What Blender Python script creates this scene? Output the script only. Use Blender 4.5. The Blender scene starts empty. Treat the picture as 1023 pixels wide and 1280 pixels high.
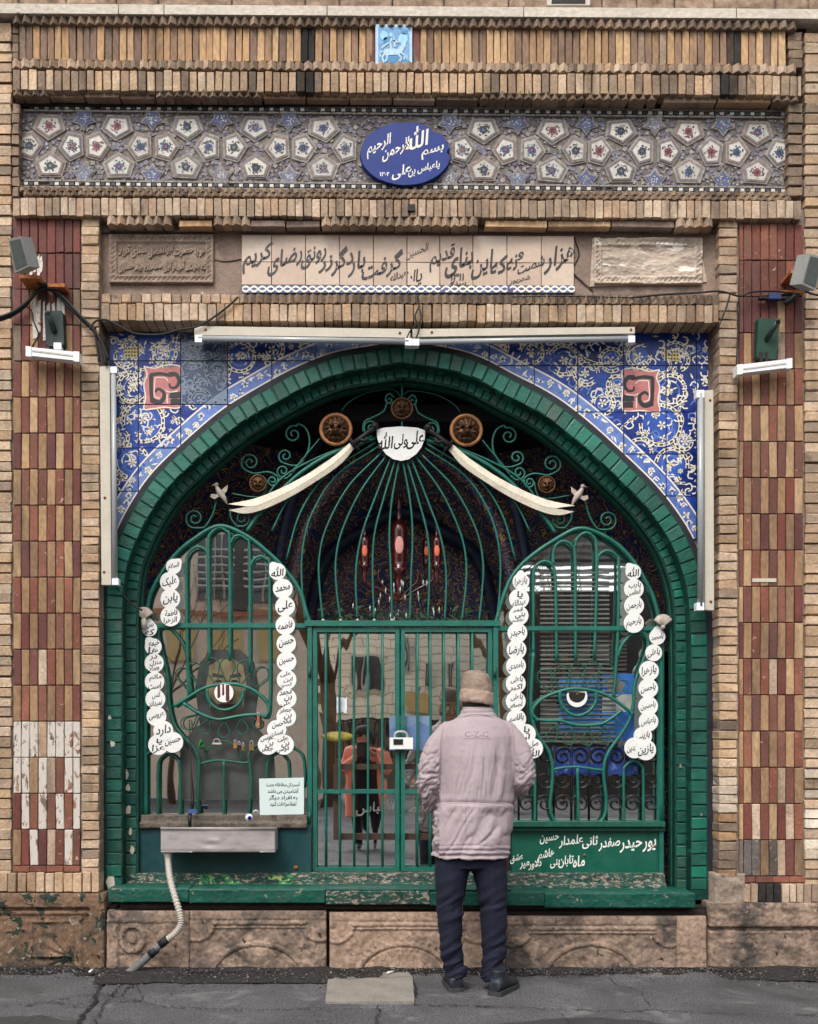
import bpy, bmesh, math, random
import numpy as np
from mathutils import Vector, Matrix, noise
R = random.Random(7)
SC = bpy.context.scene; COL = SC.collection
# ---------------------------------------------------------------- camera, sky, sun
F, PX, PY, D, H = 1350.0, 457.0, 934.0, 6.0, 1.2385
cam = bpy.data.cameras.new('camera'); cam.sensor_fit = 'HORIZONTAL'; cam.sensor_width = 36
cam.lens = F / 1023 * 36; cam.shift_x = (511.5 - PX) / 1023; cam.shift_y = (PY - 640) / 1023
cam.clip_start = .02; cam.clip_end = 500
co = bpy.data.objects.new('camera', cam); co.location = (0, -D, H); co.rotation_euler = (math.radians(90), 0, 0)
COL.objects.link(co); SC.camera = co
SUN_EL, SUN_AZ = 52, 200            # a veiled sun high behind the photographer
W = bpy.data.worlds.new('World'); SC.world = W; W.use_nodes = True
nt = W.node_tree; bg = nt.nodes['Background']
sk = nt.nodes.new('ShaderNodeTexSky'); sk.sky_type = 'NISHITA'; sk.sun_disc = False
sk.sun_elevation = math.radians(SUN_EL); sk.sun_rotation = math.radians(SUN_AZ); sk.air_density = 1.0; sk.dust_density = 4.0
hs = nt.nodes.new('ShaderNodeHueSaturation'); hs.inputs['Saturation'].default_value = .3
nt.links.new(sk.outputs[0], hs.inputs['Color']); nt.links.new(hs.outputs[0], bg.inputs['Color'])
bg.inputs['Strength'].default_value = .15
sl = bpy.data.lights.new('sun', 'SUN'); sl.energy = .8; sl.angle = math.radians(16); sl.color = (1, .95, .88)
so = bpy.data.objects.new('sun', sl); COL.objects.link(so)
_a = math.radians(SUN_AZ); _e = math.radians(SUN_EL)
so.rotation_euler = Vector((math.sin(_a) * math.cos(_e), math.cos(_a) * math.cos(_e), math.sin(_e))).to_track_quat('Z', 'Y').to_euler()
vs = SC.view_settings; vs.view_transform = 'Standard'; vs.look = 'None'; vs.exposure = .88; vs.gamma = 1; vs.use_curve_mapping = False

# ---------------------------------------------------------------- placing
def at(px, py, Y=0.0):
    k = (D + Y) / F
    return Vector(((px - PX) * k, Y, H - (py - PY) * k))
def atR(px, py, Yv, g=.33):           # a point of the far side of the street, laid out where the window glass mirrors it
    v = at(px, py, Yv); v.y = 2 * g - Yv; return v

# ---------------------------------------------------------------- materials
def srgb(*c):
    return tuple(((x / 255) / 12.92 if x / 255 <= .04045 else ((x / 255 + .055) / 1.055) ** 2.4) for x in c) + (1,)
MATS = {}
def M(name, cols, rough=.75, var=.35, vs_=9, fine=.25, fs=90, bump=.3, bs=60, dirt=None, spec=.3, metal=0, coat=0, emit=None, stretch=None, chips=None):
    """cols: one colour or a list picked per object. dirt=(colour, amount 0..1, scale, softness). chips = the same, sharp edged."""
    if name in MATS: return MATS[name]
    m = bpy.data.materials.new(name); m.use_nodes = True; MATS[name] = m
    t = m.node_tree; N = t.nodes; L = t.links; b = N['Principled BSDF']
    geo = N.new('ShaderNodeNewGeometry'); pos = geo.outputs['Position']
    if stretch:
        mp = N.new('ShaderNodeMapping'); mp.inputs['Scale'].default_value = stretch; L.new(pos, mp.inputs[0]); pos = mp.outputs[0]
    def noise_(scale, det=4, dist=0):
        n = N.new('ShaderNodeTexNoise'); n.inputs['Scale'].default_value = scale; n.inputs['Detail'].default_value = det
        n.inputs['Distortion'].default_value = dist; n.inputs['Roughness'].default_value = .62; L.new(pos, n.inputs['Vector']); return n.outputs['Fac']
    def mix(fac, a, b_, mode='MIX'):
        x = N.new('ShaderNodeMix'); x.data_type = 'RGBA'; x.blend_type = mode
        for s, v in (('Factor', fac), ('A', a), ('B', b_)):
            so_ = [i for i in x.inputs if i.name == s and i.enabled and (s != 'Factor' or i.type == 'VALUE')][0]
            if hasattr(v, 'is_linked') or hasattr(v, 'links'): L.new(v, so_)
            else: so_.default_value = v
        return [o for o in x.outputs if o.type == 'RGBA' and o.enabled][0]
    def rng(src, a, b_, c=0, d=1):
        r = N.new('ShaderNodeMapRange'); r.inputs[1].default_value = a; r.inputs[2].default_value = b_
        r.inputs[3].default_value = c; r.inputs[4].default_value = d; L.new(src, r.inputs[0]); return r.outputs[0]
    if isinstance(cols[0], (tuple, list)):
        oi = N.new('ShaderNodeObjectInfo'); rp = N.new('ShaderNodeValToRGB'); rp.color_ramp.interpolation = 'CONSTANT'
        e = rp.color_ramp.elements; e[0].position = 0; e[0].color = cols[0]; e.remove(e[1])
        for i, c in enumerate(cols[1:], 1):
            q = e.new(i / len(cols)); q.color = c
        L.new(oi.outputs['Random'], rp.inputs[0]); col = rp.outputs[0]
    else:
        rg = N.new('ShaderNodeRGB'); rg.outputs[0].default_value = cols; col = rg.outputs[0]
    if var:
        g = N.new('ShaderNodeCombineColor')
        v = rng(noise_(vs_), .3, .7, 1 - var, 1 + var * .6)
        for i in range(3): L.new(v, g.inputs[i])
        col = mix(1.0, col, g.outputs[0], 'MULTIPLY')
    if 'brick' in name:                                 # broad grime of a hundred years
        g = N.new('ShaderNodeCombineColor'); v = rng(noise_(1.7, 6, .5), .32, .68, .66, 1.2)
        for i in range(3): L.new(v, g.inputs[i])
        col = mix(1.0, col, g.outputs[0], 'MULTIPLY')
        mp2 = N.new('ShaderNodeMapping'); mp2.inputs['Scale'].default_value = (1, 1, .16); L.new(geo.outputs['Position'], mp2.inputs[0]); n2 = N.new('ShaderNodeTexNoise'); n2.inputs['Scale'].default_value = 9; n2.inputs['Detail'].default_value = 5; L.new(mp2.outputs[0], n2.inputs['Vector'])
        col = mix(rng(n2.outputs['Fac'], .56, .74, 0, .62), col, S(84,70,60))      # soot and rain streaks
    if fine:
        g = N.new('ShaderNodeCombineColor'); v = rng(noise_(fs, 6), .3, .7, 1 - fine, 1 + fine * .7)
        for i in range(3): L.new(v, g.inputs[i])
        col = mix(1.0, col, g.outputs[0], 'MULTIPLY')
    for dd, sharp in ((dirt, 0), (chips, 1)):
        if not dd: continue
        for (dc, am, sc_) in (dd if isinstance(dd, list) else [dd]):
            n = noise_(sc_, 7, .6); th = .72 - am * .45
            f = rng(n, th, th + (.012 if sharp else .2)); col = mix(f, col, dc)
    L.new(col, b.inputs['Base Color'])
    b.inputs['Roughness'].default_value = rough; b.inputs['Specular IOR Level'].default_value = spec; b.inputs['Metallic'].default_value = metal
    if coat: b.inputs['Coat Weight'].default_value = coat; b.inputs['Coat Roughness'].default_value = .12
    if rough < .6:
        L.new(rng(noise_(14), .3, .7, rough * .7, min(1, rough * 1.5)), b.inputs['Roughness'])
    if bump:
        bp = N.new('ShaderNodeBump'); bp.inputs['Strength'].default_value = bump; bp.inputs['Distance'].default_value = .006
        L.new(noise_(bs, 6), bp.inputs['Height']); L.new(bp.outputs[0], b.inputs['Normal'])
    if emit:
        b.inputs['Emission Color'].default_value = emit[0]; b.inputs['Emission Strength'].default_value = emit[1]
    return m
S = srgb
BUFF = [S(180,156,134), S(166,142,120), S(190,166,142), S(154,134,114), S(176,148,122), S(194,172,148), S(146,126,108), S(170,148,126)]
brick_buff = M('buff_brick', BUFF, .88, .28, 7, .3, 70, .7, 90, dirt=(S(84,66,52), .28, 9))
brick_side = M('ochre_brick', [S(186,158,130), S(172,142,114), S(196,170,142), S(188,158,126), S(172,146,118), S(190,166,140), S(156,132,108)], .88, .25, 7, .3, 70, .8, 80, dirt=(S(88,68,50), .2, 8))
brick_top = M('tan_brick', [S(182,146,108), S(164,130,98), S(132,108,90), S(188,154,116), S(146,118,96), S(192,160,122), S(168,134,102), S(124,102,88), S(176,142,106)], .86, .25, 6, .3, 60, .5, 80, dirt=(S(70,56,46), .22, 11), stretch=(1, 1, .4))
brick_grey = M('sooty_brown_brick', [S(140,120,102), S(128,110,94), S(150,130,110), S(118,102,88), S(144,122,102)], .9, .3, 9, .3, 70, .6, 80, dirt=(S(58,48,42), .3, 12))
brick_soot = M('soot_black_brick', [S(58,52,48), S(72,62,54), S(48,44,42)], .92, .4, 14, .4, 60, .6, 80, dirt=(S(110,96,80), .12, 20))
brick_maroon = M('maroon_brick', [S(104,56,48), S(116,62,52), S(96,54,50), S(108,66,60)], .72, .22, 6, .25, 50, .3, 90, dirt=(S(130,98,84), .14, 10), spec=.35)
brick_red = M('red_brick', [S(126,76,60), S(116,70,58), S(134,84,66), S(110,70,60), S(122,80,66)], .74, .22, 7, .25, 60, .35, 90, dirt=(S(90,60,52), .2, 9), chips=(S(172,152,136), .14, 34))
brick_yel = M('straw_brick', [S(164,132,98), S(150,118,88), S(174,144,110), S(138,110,84), S(156,124,92)], .85, .25, 8, .3, 60, .5, 80, dirt=(S(110,80,56), .25, 16), stretch=(1, 1, .5))
brick_worn = M('limewashed_worn_brick', [S(150,122,98), S(136,92,78), S(166,142,114), S(120,104,94)], .9, .3, 9, .3, 60, .9, 50, dirt=(S(96,76,64), .3, 14), chips=[(S(188,180,170), .66, 30), (S(120,100,84), .25, 40)], stretch=(1, 1, .45))
brick_char = M('charred_brick', [S(100,92,88), S(116,104,96), S(88,78,72), S(126,110,96)], .88, .3, 9, .3, 60, .7, 60, chips=(S(150,136,118), .22, 38))
brick_cream = M('cream_repaired_brick', [S(206,190,168), S(188,170,150), S(214,200,182)], .9, .2, 7, .25, 60, .7, 60, dirt=(S(120,96,76), .18, 14))
mortar = M('mortar', S(116,100,88), .95, .3, 14, .35, 60, .8, 70, dirt=(S(52,44,38), .4, 8))
mortar_l = M('pale_mortar', S(140,126,112), .95, .25, 14, .3, 60, .8, 70, dirt=(S(80,66,54), .35, 9))
dark_brown = M('dark_brown_recess', S(40,33,29), .95, .3, 9, .3, 60, .6, 60, dirt=(S(92,66,46), .3, 7))  # one dark brown for beds, gaps and the strip under the sill
green_b = M('green_painted_brick', [S(8,96,78), S(8,88,72), S(10,102,84), S(6,82,68), S(10,92,76)], .42, .22, 7, .15, 60, .45, 60, dirt=(S(6,58,50), .22, 10), spec=.5)
green_d = M('green_painted_brick_jamb', [S(8,80,66), S(6,72,60), S(10,86,70), S(8,76,66)], .5, .25, 7, .2, 60, .6, 50, dirt=(S(6,46,42), .3, 9), chips=(S(176,168,150), .012, 12), spec=.45)
green_m = M('green_painted_mortar', S(6,60,49), .6, .3, 10, .2, 60, .5, 60, dirt=(S(5,30,28), .4, 9))
green_i = M('green_enamel_iron', S(16,96,82), .42, .2, 12, .15, 70, .25, 60, dirt=(S(14,70,60), .25, 16), chips=[(S(96,80,60), .10, 60), (S(120,112,96), .05, 42)], spec=.5)
green_l = M('old_green_enamel_iron', S(14,82,66), .5, .25, 14, .25, 70, .4, 60, dirt=(S(20,42,38), .35, 18), chips=(S(96,80,62), .16, 50), spec=.4)
green_p = M('green_sheet_metal', S(5,84,66), .38, .12, 5, .06, 50, .08, 20, dirt=(S(4,70,62), .3, 4), chips=(S(28,54,46), .03, 14), spec=.5)
teal_p = M('dark_teal_sheet', S(14,58,62), .45, .25, 5, .12, 50, .15, 20, dirt=(S(8,70,56), .4, 4), chips=(S(70,66,58), .05, 18), spec=.4)
ledge_m = M('peeling_green_ledge', S(12,68,58), .65, .3, 8, .35, 50, .9, 40, dirt=(S(38,52,48), .45, 7), chips=[(S(132,122,108), .40, 42), (S(62,58,52), .36, 60), (S(150,142,128), .2, 90)], stretch=(.6, 1, 1.3))
sill_m = M('green_sill_paint', S(9,74,61), .5, .25, 7, .25, 50, .6, 40, dirt=(S(52,66,60), .25, 6), chips=[(S(122,112,98), .2, 34), (S(52,58,54), .28, 50)], stretch=(.6, 1, 1.3))
lichen_m = M('bright_green_flaked_paint', S(60,132,84), .7, .3, 20, .3, 60, .9, 50, dirt=(S(40,60,50), .5, 14), chips=[(S(168,176,110), .35, 30), (S(20,60,50), .4, 38)])
stone_m = M('weathered_limestone', S(148,126,110), .92, .35, 4, .45, 45, 1.0, 30, dirt=[(S(66,60,56), .62, 4), (S(166,144,124), .42, 9), (S(92,84,78), .45, 14)], chips=[(S(58,50,44), .2, 26), (S(176,158,140), .1, 34)])
stone_l = M('pinkish_carved_stone', S(158,134,116), .9, .28, 4, .4, 45, .9, 35, dirt=[(S(86,76,68), .42, 4), (S(168,148,130), .25, 10)], chips=(S(70,60,54), .14, 30))
stone_g = M('plinth_with_green_paint_remains', S(122,96,76), .92, .3, 5, .35, 45, 1.0, 30, dirt=[(S(58,56,50), .55, 5), (S(170,122,84), .42, 7)], chips=[(S(38,52,44), .34, 7), (S(140,132,118), .22, 22), (S(44,40,36), .25, 18)])
relief_m = M('carved_grey_plaster', S(140,122,108), .92, .3, 10, .3, 60, .7, 60, dirt=(S(92,76,64), .4, 12))
relief_w = M('whitened_carved_plaster', S(182,166,150), .92, .25, 7, .25, 60, .8, 40, dirt=(S(126,100,82), .3, 8), chips=(S(216,208,198), .2, 12), stretch=(.5, 1, 1.6))
plaster = M('grey_render', S(136,118,106), .93, .25, 5, .25, 60, .6, 40, dirt=(S(176,148,124), .3, 6), chips=(S(196,186,176), .1, 16))
cornice_m = M('pale_stone_ledge', S(196,186,172), .85, .15, 4, .25, 50, .5, 50, dirt=(S(126,104,86), .22, 7), chips=(S(96,84,74), .08, 22), stretch=(.6, 1, 1))
wall_top = M('rough_stone_above', S(150,128,108), .92, .35, 7, .4, 30, 1.2, 25, dirt=(S(80,66,56), .3, 9))
cream_t = M('cream_glazed_tile', [S(186,164,144), S(178,156,136), S(192,172,152), S(182,158,138)], .35, .1, 6, .08, 60, .08, 30, dirt=(S(172,132,106), .2, 9), chips=(S(150,120,100), .03, 30), spec=.5)
ink = M('black_glaze', S(28,26,28), .4, .1, 10, 0, 10, 0, 10, spec=.5)
paint_k = M('black_brush_paint', S(24,24,26), .6, 0, 10, 0, 10, 0, 10)
white_m = M('white_enamel', S(222,221,217), .45, .08, 8, .05, 60, .08, 30, dirt=(S(180,174,162), .22, 16), chips=(S(150,128,104), .02, 40), spec=.5)
white_t = M('cream_white_glaze', S(222,216,200), .4, .08, 10, 0, 10, .05, 30)
white_p = M('white_brushed_paint', S(232,230,222), .5, .05, 10, 0, 10, 0, 10)
blue_t = M('cobalt_tile_glaze', [S(20,46,126), S(26,56,140), S(16,40,112), S(32,66,148)], .3, .35, 10, .3, 40, .1, 25, dirt=(S(54,90,168), .3, 14), spec=.35)
blue_d = M('navy_tile_glaze', [S(34,48,92), S(42,58,100)], .25, .25, 10, .2, 40, .1, 25, dirt=(S(60,80,122), .25, 14), spec=.6)
blue_l = M('pale_blue_glaze', [S(96,122,184), S(84,110,176), S(106,132,184)], .3, .25, 14, .2, 50, .08, 25, spec=.35)
blue_s = M('sky_blue_glaze', S(46,82,164), .3, .25, 14, .2, 50, .05, 25, dirt=(S(78,118,184), .3, 20), spec=.35)
slate_t = M('slate_blue_tile_glaze', [S(44,62,92), S(50,68,98)], .25, .25, 10, .2, 40, .1, 25, dirt=(S(70,92,122), .2, 12), spec=.6)
slate_l = M('grey_blue_glaze', S(112,130,150), .3, .2, 14, .1, 50, 0, 25, spec=.6)
pink_t = M('rose_glaze', S(186,112,108), .35, .2, 20, .2, 60, .1, 25, spec=.5)
gold_t = M('straw_yellow_glaze', S(204,184,110), .35, .2, 20, .1, 60, 0, 25, spec=.5)
medal_b = M('ultramarine_tile', S(6,40,116), .35, .12, 10, .08, 50, .08, 25, dirt=(S(20,62,140), .2, 12), spec=.3)
border_k = M('black_border_band', S(38,38,48), .5, .2, 10, .2, 40, .3, 30)
bronze = M('aged_bronze', S(92,66,46), .38, .3, 40, .3, 120, .3, 90, dirt=(S(40,28,22), .35, 50), metal=.6)
copper = M('ochre_painted_rim', S(168,116,74), .45, .2, 20, .15, 60, .1, 40, metal=.2)
iron_dark = M('dark_iron', S(38,36,36), .5, .2, 20, .2, 60, .3, 60, metal=.3)
blade_m = M('ivory_painted_blade', S(214,204,184), .45, .12, 12, .15, 60, .1, 40, dirt=(S(160,144,120), .2, 14))
shell_m = M('stone_white_cast_metal', S(176,164,152), .6, .2, 40, .2, 60, .3, 60)
steel = M('brushed_steel', S(172,164,162), .5, .12, 5, .1, 80, .06, 14, metal=.55, dirt=(S(128,120,118), .25, 6), stretch=(1, 1, 3))
lamp_w = M('yellowed_white_enamel', S(188,180,164), .45, .08, 6, .06, 40, .05, 20, dirt=(S(168,156,138), .15, 8))
tube_m = M('frosted_tube_glass', S(150,153,153), .2, .04, 10, 0, 10, 0, 10, spec=.6)
fix_w = M('white_plastic', S(222,224,228), .4, .05, 8, .03, 40, 0, 10, dirt=(S(176,172,168), .12, 20))
gun = M('gunmetal_plastic', S(38,50,48), .5, .15, 10, .1, 50, .1, 40)
alu = M('grey_aluminium', S(160,162,158), .5, .12, 10, .1, 50, .05, 40, metal=.15, dirt=(S(120,118,110), .25, 14))
rust = M('rusty_bracket', S(162,100,56), .8, .3, 30, .3, 60, .5, 60)
cable_m = M('black_rubber_cable', S(30,30,32), .6, .1, 10, 0, 10, 0, 10)
hose_m = M('grey_ribbed_plastic', S(168,160,150), .5, .12, 14, .1, 60, 0, 10, dirt=(S(120,110,98), .2, 20))
pipe_m = M('grey_pvc_pipe', S(104,104,102), .6, .2, 20, .2, 60, .1, 60, dirt=(S(50,48,46), .3, 14))
asphalt = M('worn_grey_asphalt', S(92,91,93), .93, .35, 1.2, .9, 110, 1.0, 150, dirt=[(S(60,59,60), .5, 1.3), (S(122,121,120), .34, 4), (S(74,72,71), .34, 11)], chips=[(S(56,54,54), .14, 70), (S(140,138,134), .05, 90)])
crack_m = M('dark_crack_ribbon', S(34,32,31), .98, .3, 30, .3, 90, .5, 90)
damp_m = M('damp_dark_asphalt', S(62,61,62), .8, .3, 4, .4, 180, .9, 120)
grit_m = M('dark_grit', [S(46,43,42)], .97, .4, 30, .4, 120, .9, 90)
slab_m = M('pale_concrete_slab', S(132,126,118), .92, .2, 7, .3, 90, .7, 70, dirt=(S(98,92,84), .3, 9))
brass = M('brass', S(146,122,80), .35, .1, 20, 0, 10, 0, 10, metal=.8)
# ---------------------------------------------------------------- objects
def tag(o, label=None, cat=None, group=None, kind=None):
    for k, v in (('label', label), ('category', cat), ('group', group), ('kind', kind)):
        if v: o[k] = v
    return o
def empty(name, loc, label=None, cat=None, group=None, kind=None):
    o = bpy.data.objects.new(name, None); o.empty_display_size = .1; o.location = loc; COL.objects.link(o)
    return tag(o, label, cat, group, kind)
def wloc(o):
    v = Vector(o.location)
    while o.parent: o = o.parent; v += Vector(o.location)
    return v
def link(name, me, parent, loc, rot=None, scale=None):
    o = bpy.data.objects.new(name, me); COL.objects.link(o)
    if parent: o.parent = parent; loc = Vector(loc) - wloc(parent)
    o.location = loc
    if rot: o.rotation_euler = rot
    if scale: o.scale = scale
    return o
def catmull(p, n=6, closed=False):
    p = [Vector(q) for q in p]
    if len(p) < 3: return p
    out = []; N = len(p)
    for i in range(N if closed else N - 1):
        a = p[(i - 1) % N] if closed or i > 0 else p[0] * 2 - p[1]
        b, c = p[i], p[(i + 1) % N]
        d = p[(i + 2) % N] if closed or i + 2 < N else c * 2 - b
        for k in range(n):
            t = k / n
            out.append(.5 * ((2 * b) + (c - a) * t + (2 * a - 5 * b + 4 * c - d) * t * t + (3 * b - a - 3 * c + d) * t ** 3))
    if not closed: out.append(p[-1])
    return out
class MB:
    def __init__(s): s.v = []; s.f = []; s.m = []; s.sm = []
    def add(s, v, f, m=0, smooth=False):
        n = len(s.v); s.v += [Vector(q) for q in v]; s.f += [tuple(n + i for i in q) for q in f]
        s.m += [m] * len(f); s.sm += [smooth] * len(f); return s
    def box3(s, a, b, m=0):
        x0, y0, z0 = a; x1, y1, z1 = b
        return s.add([(x0,y0,z0),(x1,y0,z0),(x1,y0,z1),(x0,y0,z1),(x0,y1,z0),(x1,y1,z0),(x1,y1,z1),(x0,y1,z1)],
              [(0,1,2,3),(5,4,7,6),(4,0,3,7),(1,5,6,2),(3,2,6,7),(4,5,1,0)], m)
    def box(s, x0, y0, x1, y1, Y, dep, m=0):     # front face at depth Y spans the pixel rectangle
        a = at(x0, y1, Y); b = at(x1, y0, Y); return s.box3((a.x, Y, a.z), (b.x, Y + dep, b.z), m)
    def prism(s, pts, Y, dep, m=0, inset=0):     # pixel outline, front at Y
        P = [at(x, y, Y) for x, y in pts]; n = len(P); c = sum(P, Vector()) / n
        area = sum(P[i].x * P[(i+1) % n].z - P[(i+1) % n].x * P[i].z for i in range(n))
        if area < 0: P.reverse()
        fr = [c + (p - c) * (1 - inset) for p in P] if inset else P
        mid = [p + Vector((0, dep * .35 if inset else dep, 0)) for p in P]
        bk = [p + Vector((0, dep, 0)) for p in P]
        v = fr + mid + bk; f = [tuple(range(n))]
        for i in range(n):
            j = (i + 1) % n; f += [(i, n + i, n + j, j)]
            if inset: f += [(n + i, 2*n + i, 2*n + j, n + j)]
        f += [tuple(range((3*n - 1), 2*n - 1, -1))] if inset else [tuple(range(2*n - 1, n - 1, -1))]
        return s.add(v, f, m)
    def flat(s, pts, Y, m=0):
        P = [at(x, y, Y) for x, y in pts]; n = len(P)
        if sum(P[i].x * P[(i+1) % n].z - P[(i+1) % n].x * P[i].z for i in range(n)) < 0: P.reverse()
        return s.add(P, [tuple(range(n))], m)
    def tube(s, P, r, n=6, m=0, caps=True, flat=1.0, closed=False):
        P = [Vector(p) for p in P]; N = len(P); rr = r if hasattr(r, '__len__') else [r] * N
        v = []; prev = None
        for i, p in enumerate(P):
            t = (P[(i+1) % N] - P[i-1]) if closed else (P[min(i+1, N-1)] - P[max(i-1, 0)])
            if t.length < 1e-9: t = Vector((0, 0, 1))
            t.normalize()
            if prev is None: u = t.cross(Vector((0, 1, 0))); u = u if u.length > .1 else t.cross(Vector((1, 0, 0)))
            else: u = prev - t * prev.dot(t)
            u.normalize(); prev = u; w = t.cross(u)
            for k in range(n):
                a = 2 * math.pi * k / n + math.pi / n; v.append(p + (u * math.cos(a) + w * math.sin(a) * flat) * rr[i])
        f = []
        for i in range(N if closed else N - 1):
            for k in range(n):
                a, b = i * n + k, i * n + (k+1) % n; c, d = ((i+1) % N) * n + (k+1) % n, ((i+1) % N) * n + k
                f.append((a, b, c, d))
        if caps and not closed: f += [tuple(range(n - 1, -1, -1)), tuple((N-1) * n + k for k in range(n))]
        return s.add(v, f, m, n > 4)
    def ptube(s, pts, rpx, Y, n=6, m=0, smooth=6, closed=False, flat=1.0):   # pixel path
        q = [(p[0], p[1], 0) for p in pts]; q = catmull(q, smooth, closed) if smooth and len(q) > 2 else [Vector(p) for p in q]
        k = (D + Y) / F
        return s.tube([at(p.x, p.y, Y) for p in q], rpx * k if not hasattr(rpx, '__len__') else [x * k for x in rpx], n, m, True, flat, closed)
    def lathe(s, c, prof, axis='Y', n=20, m=0, sq=1.0):    # prof: (radius, offset along axis)
        v = []; c = Vector(c)
        for r, o in prof:
            for k in range(n):
                a = 2 * math.pi * k / n; x, z = math.cos(a) * r, math.sin(a) * r * sq
                v.append(c + (Vector((x, o, z)) if axis == 'Y' else Vector((x, z, o)) if axis == 'Z' else Vector((o, x, z))))
        f = []
        for i in range(len(prof) - 1):
            for k in range(n): f.append((i*n + k, i*n + (k+1) % n, (i+1)*n + (k+1) % n, (i+1)*n + k))
        f += [tuple(range(n)), tuple((len(prof)-1)*n + k for k in range(n))][:]
        return s.add(v, f, m, True)
    def ball(s, c, r, m=0, n=10, sc=(1, 1, 1)):
        v = []; f = []; c = Vector(c)
        for i in range(1, n):
            a = math.pi * i / n
            for k in range(n * 2 - 4):
                b = 2 * math.pi * k / (n*2 - 4); v.append(c + Vector((math.sin(a)*math.cos(b)*r*sc[0], math.sin(a)*math.sin(b)*r*sc[1], math.cos(a)*r*sc[2])))
        q = n*2 - 4
        for i in range(n - 2):
            for k in range(q): f.append((i*q + k, (i+1)*q + k, (i+1)*q + (k+1) % q, i*q + (k+1) % q))
        f += [tuple(range(q)), tuple((n-2)*q + k for k in reversed(range(q)))]
        return s.add(v, f, m, True)
    def build(s, name, mats, parent=None, recalc=False, **kw):
        if not isinstance(mats, (list, tuple)): mats = [mats]
        n = len(s.v)
        if not n: return None
        lo = Vector((min(p.x for p in s.v), min(p.y for p in s.v), min(p.z for p in s.v))); hi = Vector((max(p.x for p in s.v), max(p.y for p in s.v), max(p.z for p in s.v)))
        c = (lo + hi) / 2
        if parent is None: c.z = lo.z
        me = bpy.data.meshes.new(name); me.from_pydata([p - c for p in s.v], [], s.f)
        for m in mats: me.materials.append(m)
        me.polygons.foreach_set('material_index', s.m); me.polygons.foreach_set('use_smooth', s.sm)
        if recalc:
            b = bmesh.new(); b.from_mesh(me); bmesh.ops.recalc_face_normals(b, faces=b.faces); b.to_mesh(me); b.free()
        me.update(); o = link(name, me, parent, c); return tag(o, **kw)
# bricks: unit pieces with worn arrises, shared by size
_bm = {}
def brick_me(w, d, h, mat, seed, worn=1.0):
    key = (round(w, 3), round(d, 3), round(h, 3), mat.name, seed, worn)
    if key in _bm: return _bm[key]
    b = bmesh.new(); bmesh.ops.create_cube(b, size=1)
    for v in b.verts: v.co = Vector((v.co.x * w, v.co.y * d, v.co.z * h))
    bmesh.ops.bevel(b, geom=list(b.edges), offset=min(w, h, d) * .065, segments=1, affect='EDGES')
    rr = random.Random(hash(key[:3]) % 9999 + seed)
    j = min(w, h) * .035 * worn
    for v in b.verts: v.co += Vector((rr.uniform(-j, j), rr.uniform(-j, j), rr.uniform(-j, j)))
    me = bpy.data.meshes.new('brick'); b.to_mesh(me); b.free(); me.materials.append(mat); _bm[key] = me; return me
def brick(parent, x0, y0, x1, y1, Y, dep, mat, name='brick', jit=.004, worn=1.0, roll=0.0):
    a = at(x0, y1, Y); b = at(x1, y0, Y); w, h = b.x - a.x, b.z - a.z
    W_, H_ = max(.01, round(w / .006) * .006), max(.01, round(h / .006) * .006)
    me = brick_me(W_, dep, H_, mat, R.randrange(4), worn)
    c = Vector(((a.x + b.x) / 2, Y + dep / 2 + R.uniform(-jit, jit), (a.z + b.z) / 2))
    return link(name, me, parent, c, (R.gauss(0, .008), R.gauss(0, .008) + roll, R.gauss(0, .01)), (w / W_, 1, h / H_))
_sw = {}
def sawtooth(parent, x0, x1, y0, y1, pitch, Y, mat, slope=0, dep=.10, name='sawtooth_brick', skip=None):
    """bricks laid at 45 degrees: each shows one edge"""
    x = x0
    while x + pitch <= x1 + 1:
        xc = x + pitch / 2; dy = slope * (xc - 512)
        if not (skip and skip(xc)):
            k = (D + Y) / F; w = pitch * k * .96; h = (y1 - y0) * k; key = (round(w, 3), round(h, 3), mat.name)
            if key not in _sw:
                me = bpy.data.meshes.new('sawtooth'); q = w * .55; hh = h / 2; rr = R.uniform(-.001, .001)
                v = [(0, -q, -hh), (w/2, 0, -hh + .002), (w/2, dep, -hh), (-w/2, dep, -hh), (-w/2, 0, -hh), (0, -q, hh), (w/2, 0, hh - .001), (w/2, dep, hh), (-w/2, dep, hh), (-w/2, 0, hh)]
                me.from_pydata(v, [], [(0,1,6,5),(4,0,5,9),(1,2,7,6),(3,4,9,8),(5,6,7,8,9),(4,3,2,1,0)]); me.materials.append(mat); _sw[key] = me
            p = at(xc, (y0 + y1) / 2 + dy, Y)
            link(name, _sw[key], parent, (p.x, Y + R.uniform(-.004, .004), p.z), (R.gauss(0, .01), R.gauss(0, .02), R.gauss(0, .07)))
        x += pitch
def soldiers(parent, x0, x1, y0, y1, pitch, Y, mat, slope=0, dep=.1, gap=1.2, pick=None, name='brick', jit=.004, skip=None, topjit=.6):
    x = x0
    while x < x1 - pitch * .4:
        w = pitch * R.uniform(.93, 1.07); xc = x + w / 2; dy = slope * (xc - 512)
        if x + w > x1: w = x1 - x
        if not (skip and skip(xc)):
            brick(parent, x + gap / 2, y0 + dy + R.uniform(-topjit, topjit), x + w - gap / 2, y1 + dy + R.uniform(-topjit, topjit), Y, dep, pick(xc, (y0+y1)/2) if pick else mat, name, jit)
        x += w
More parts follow.
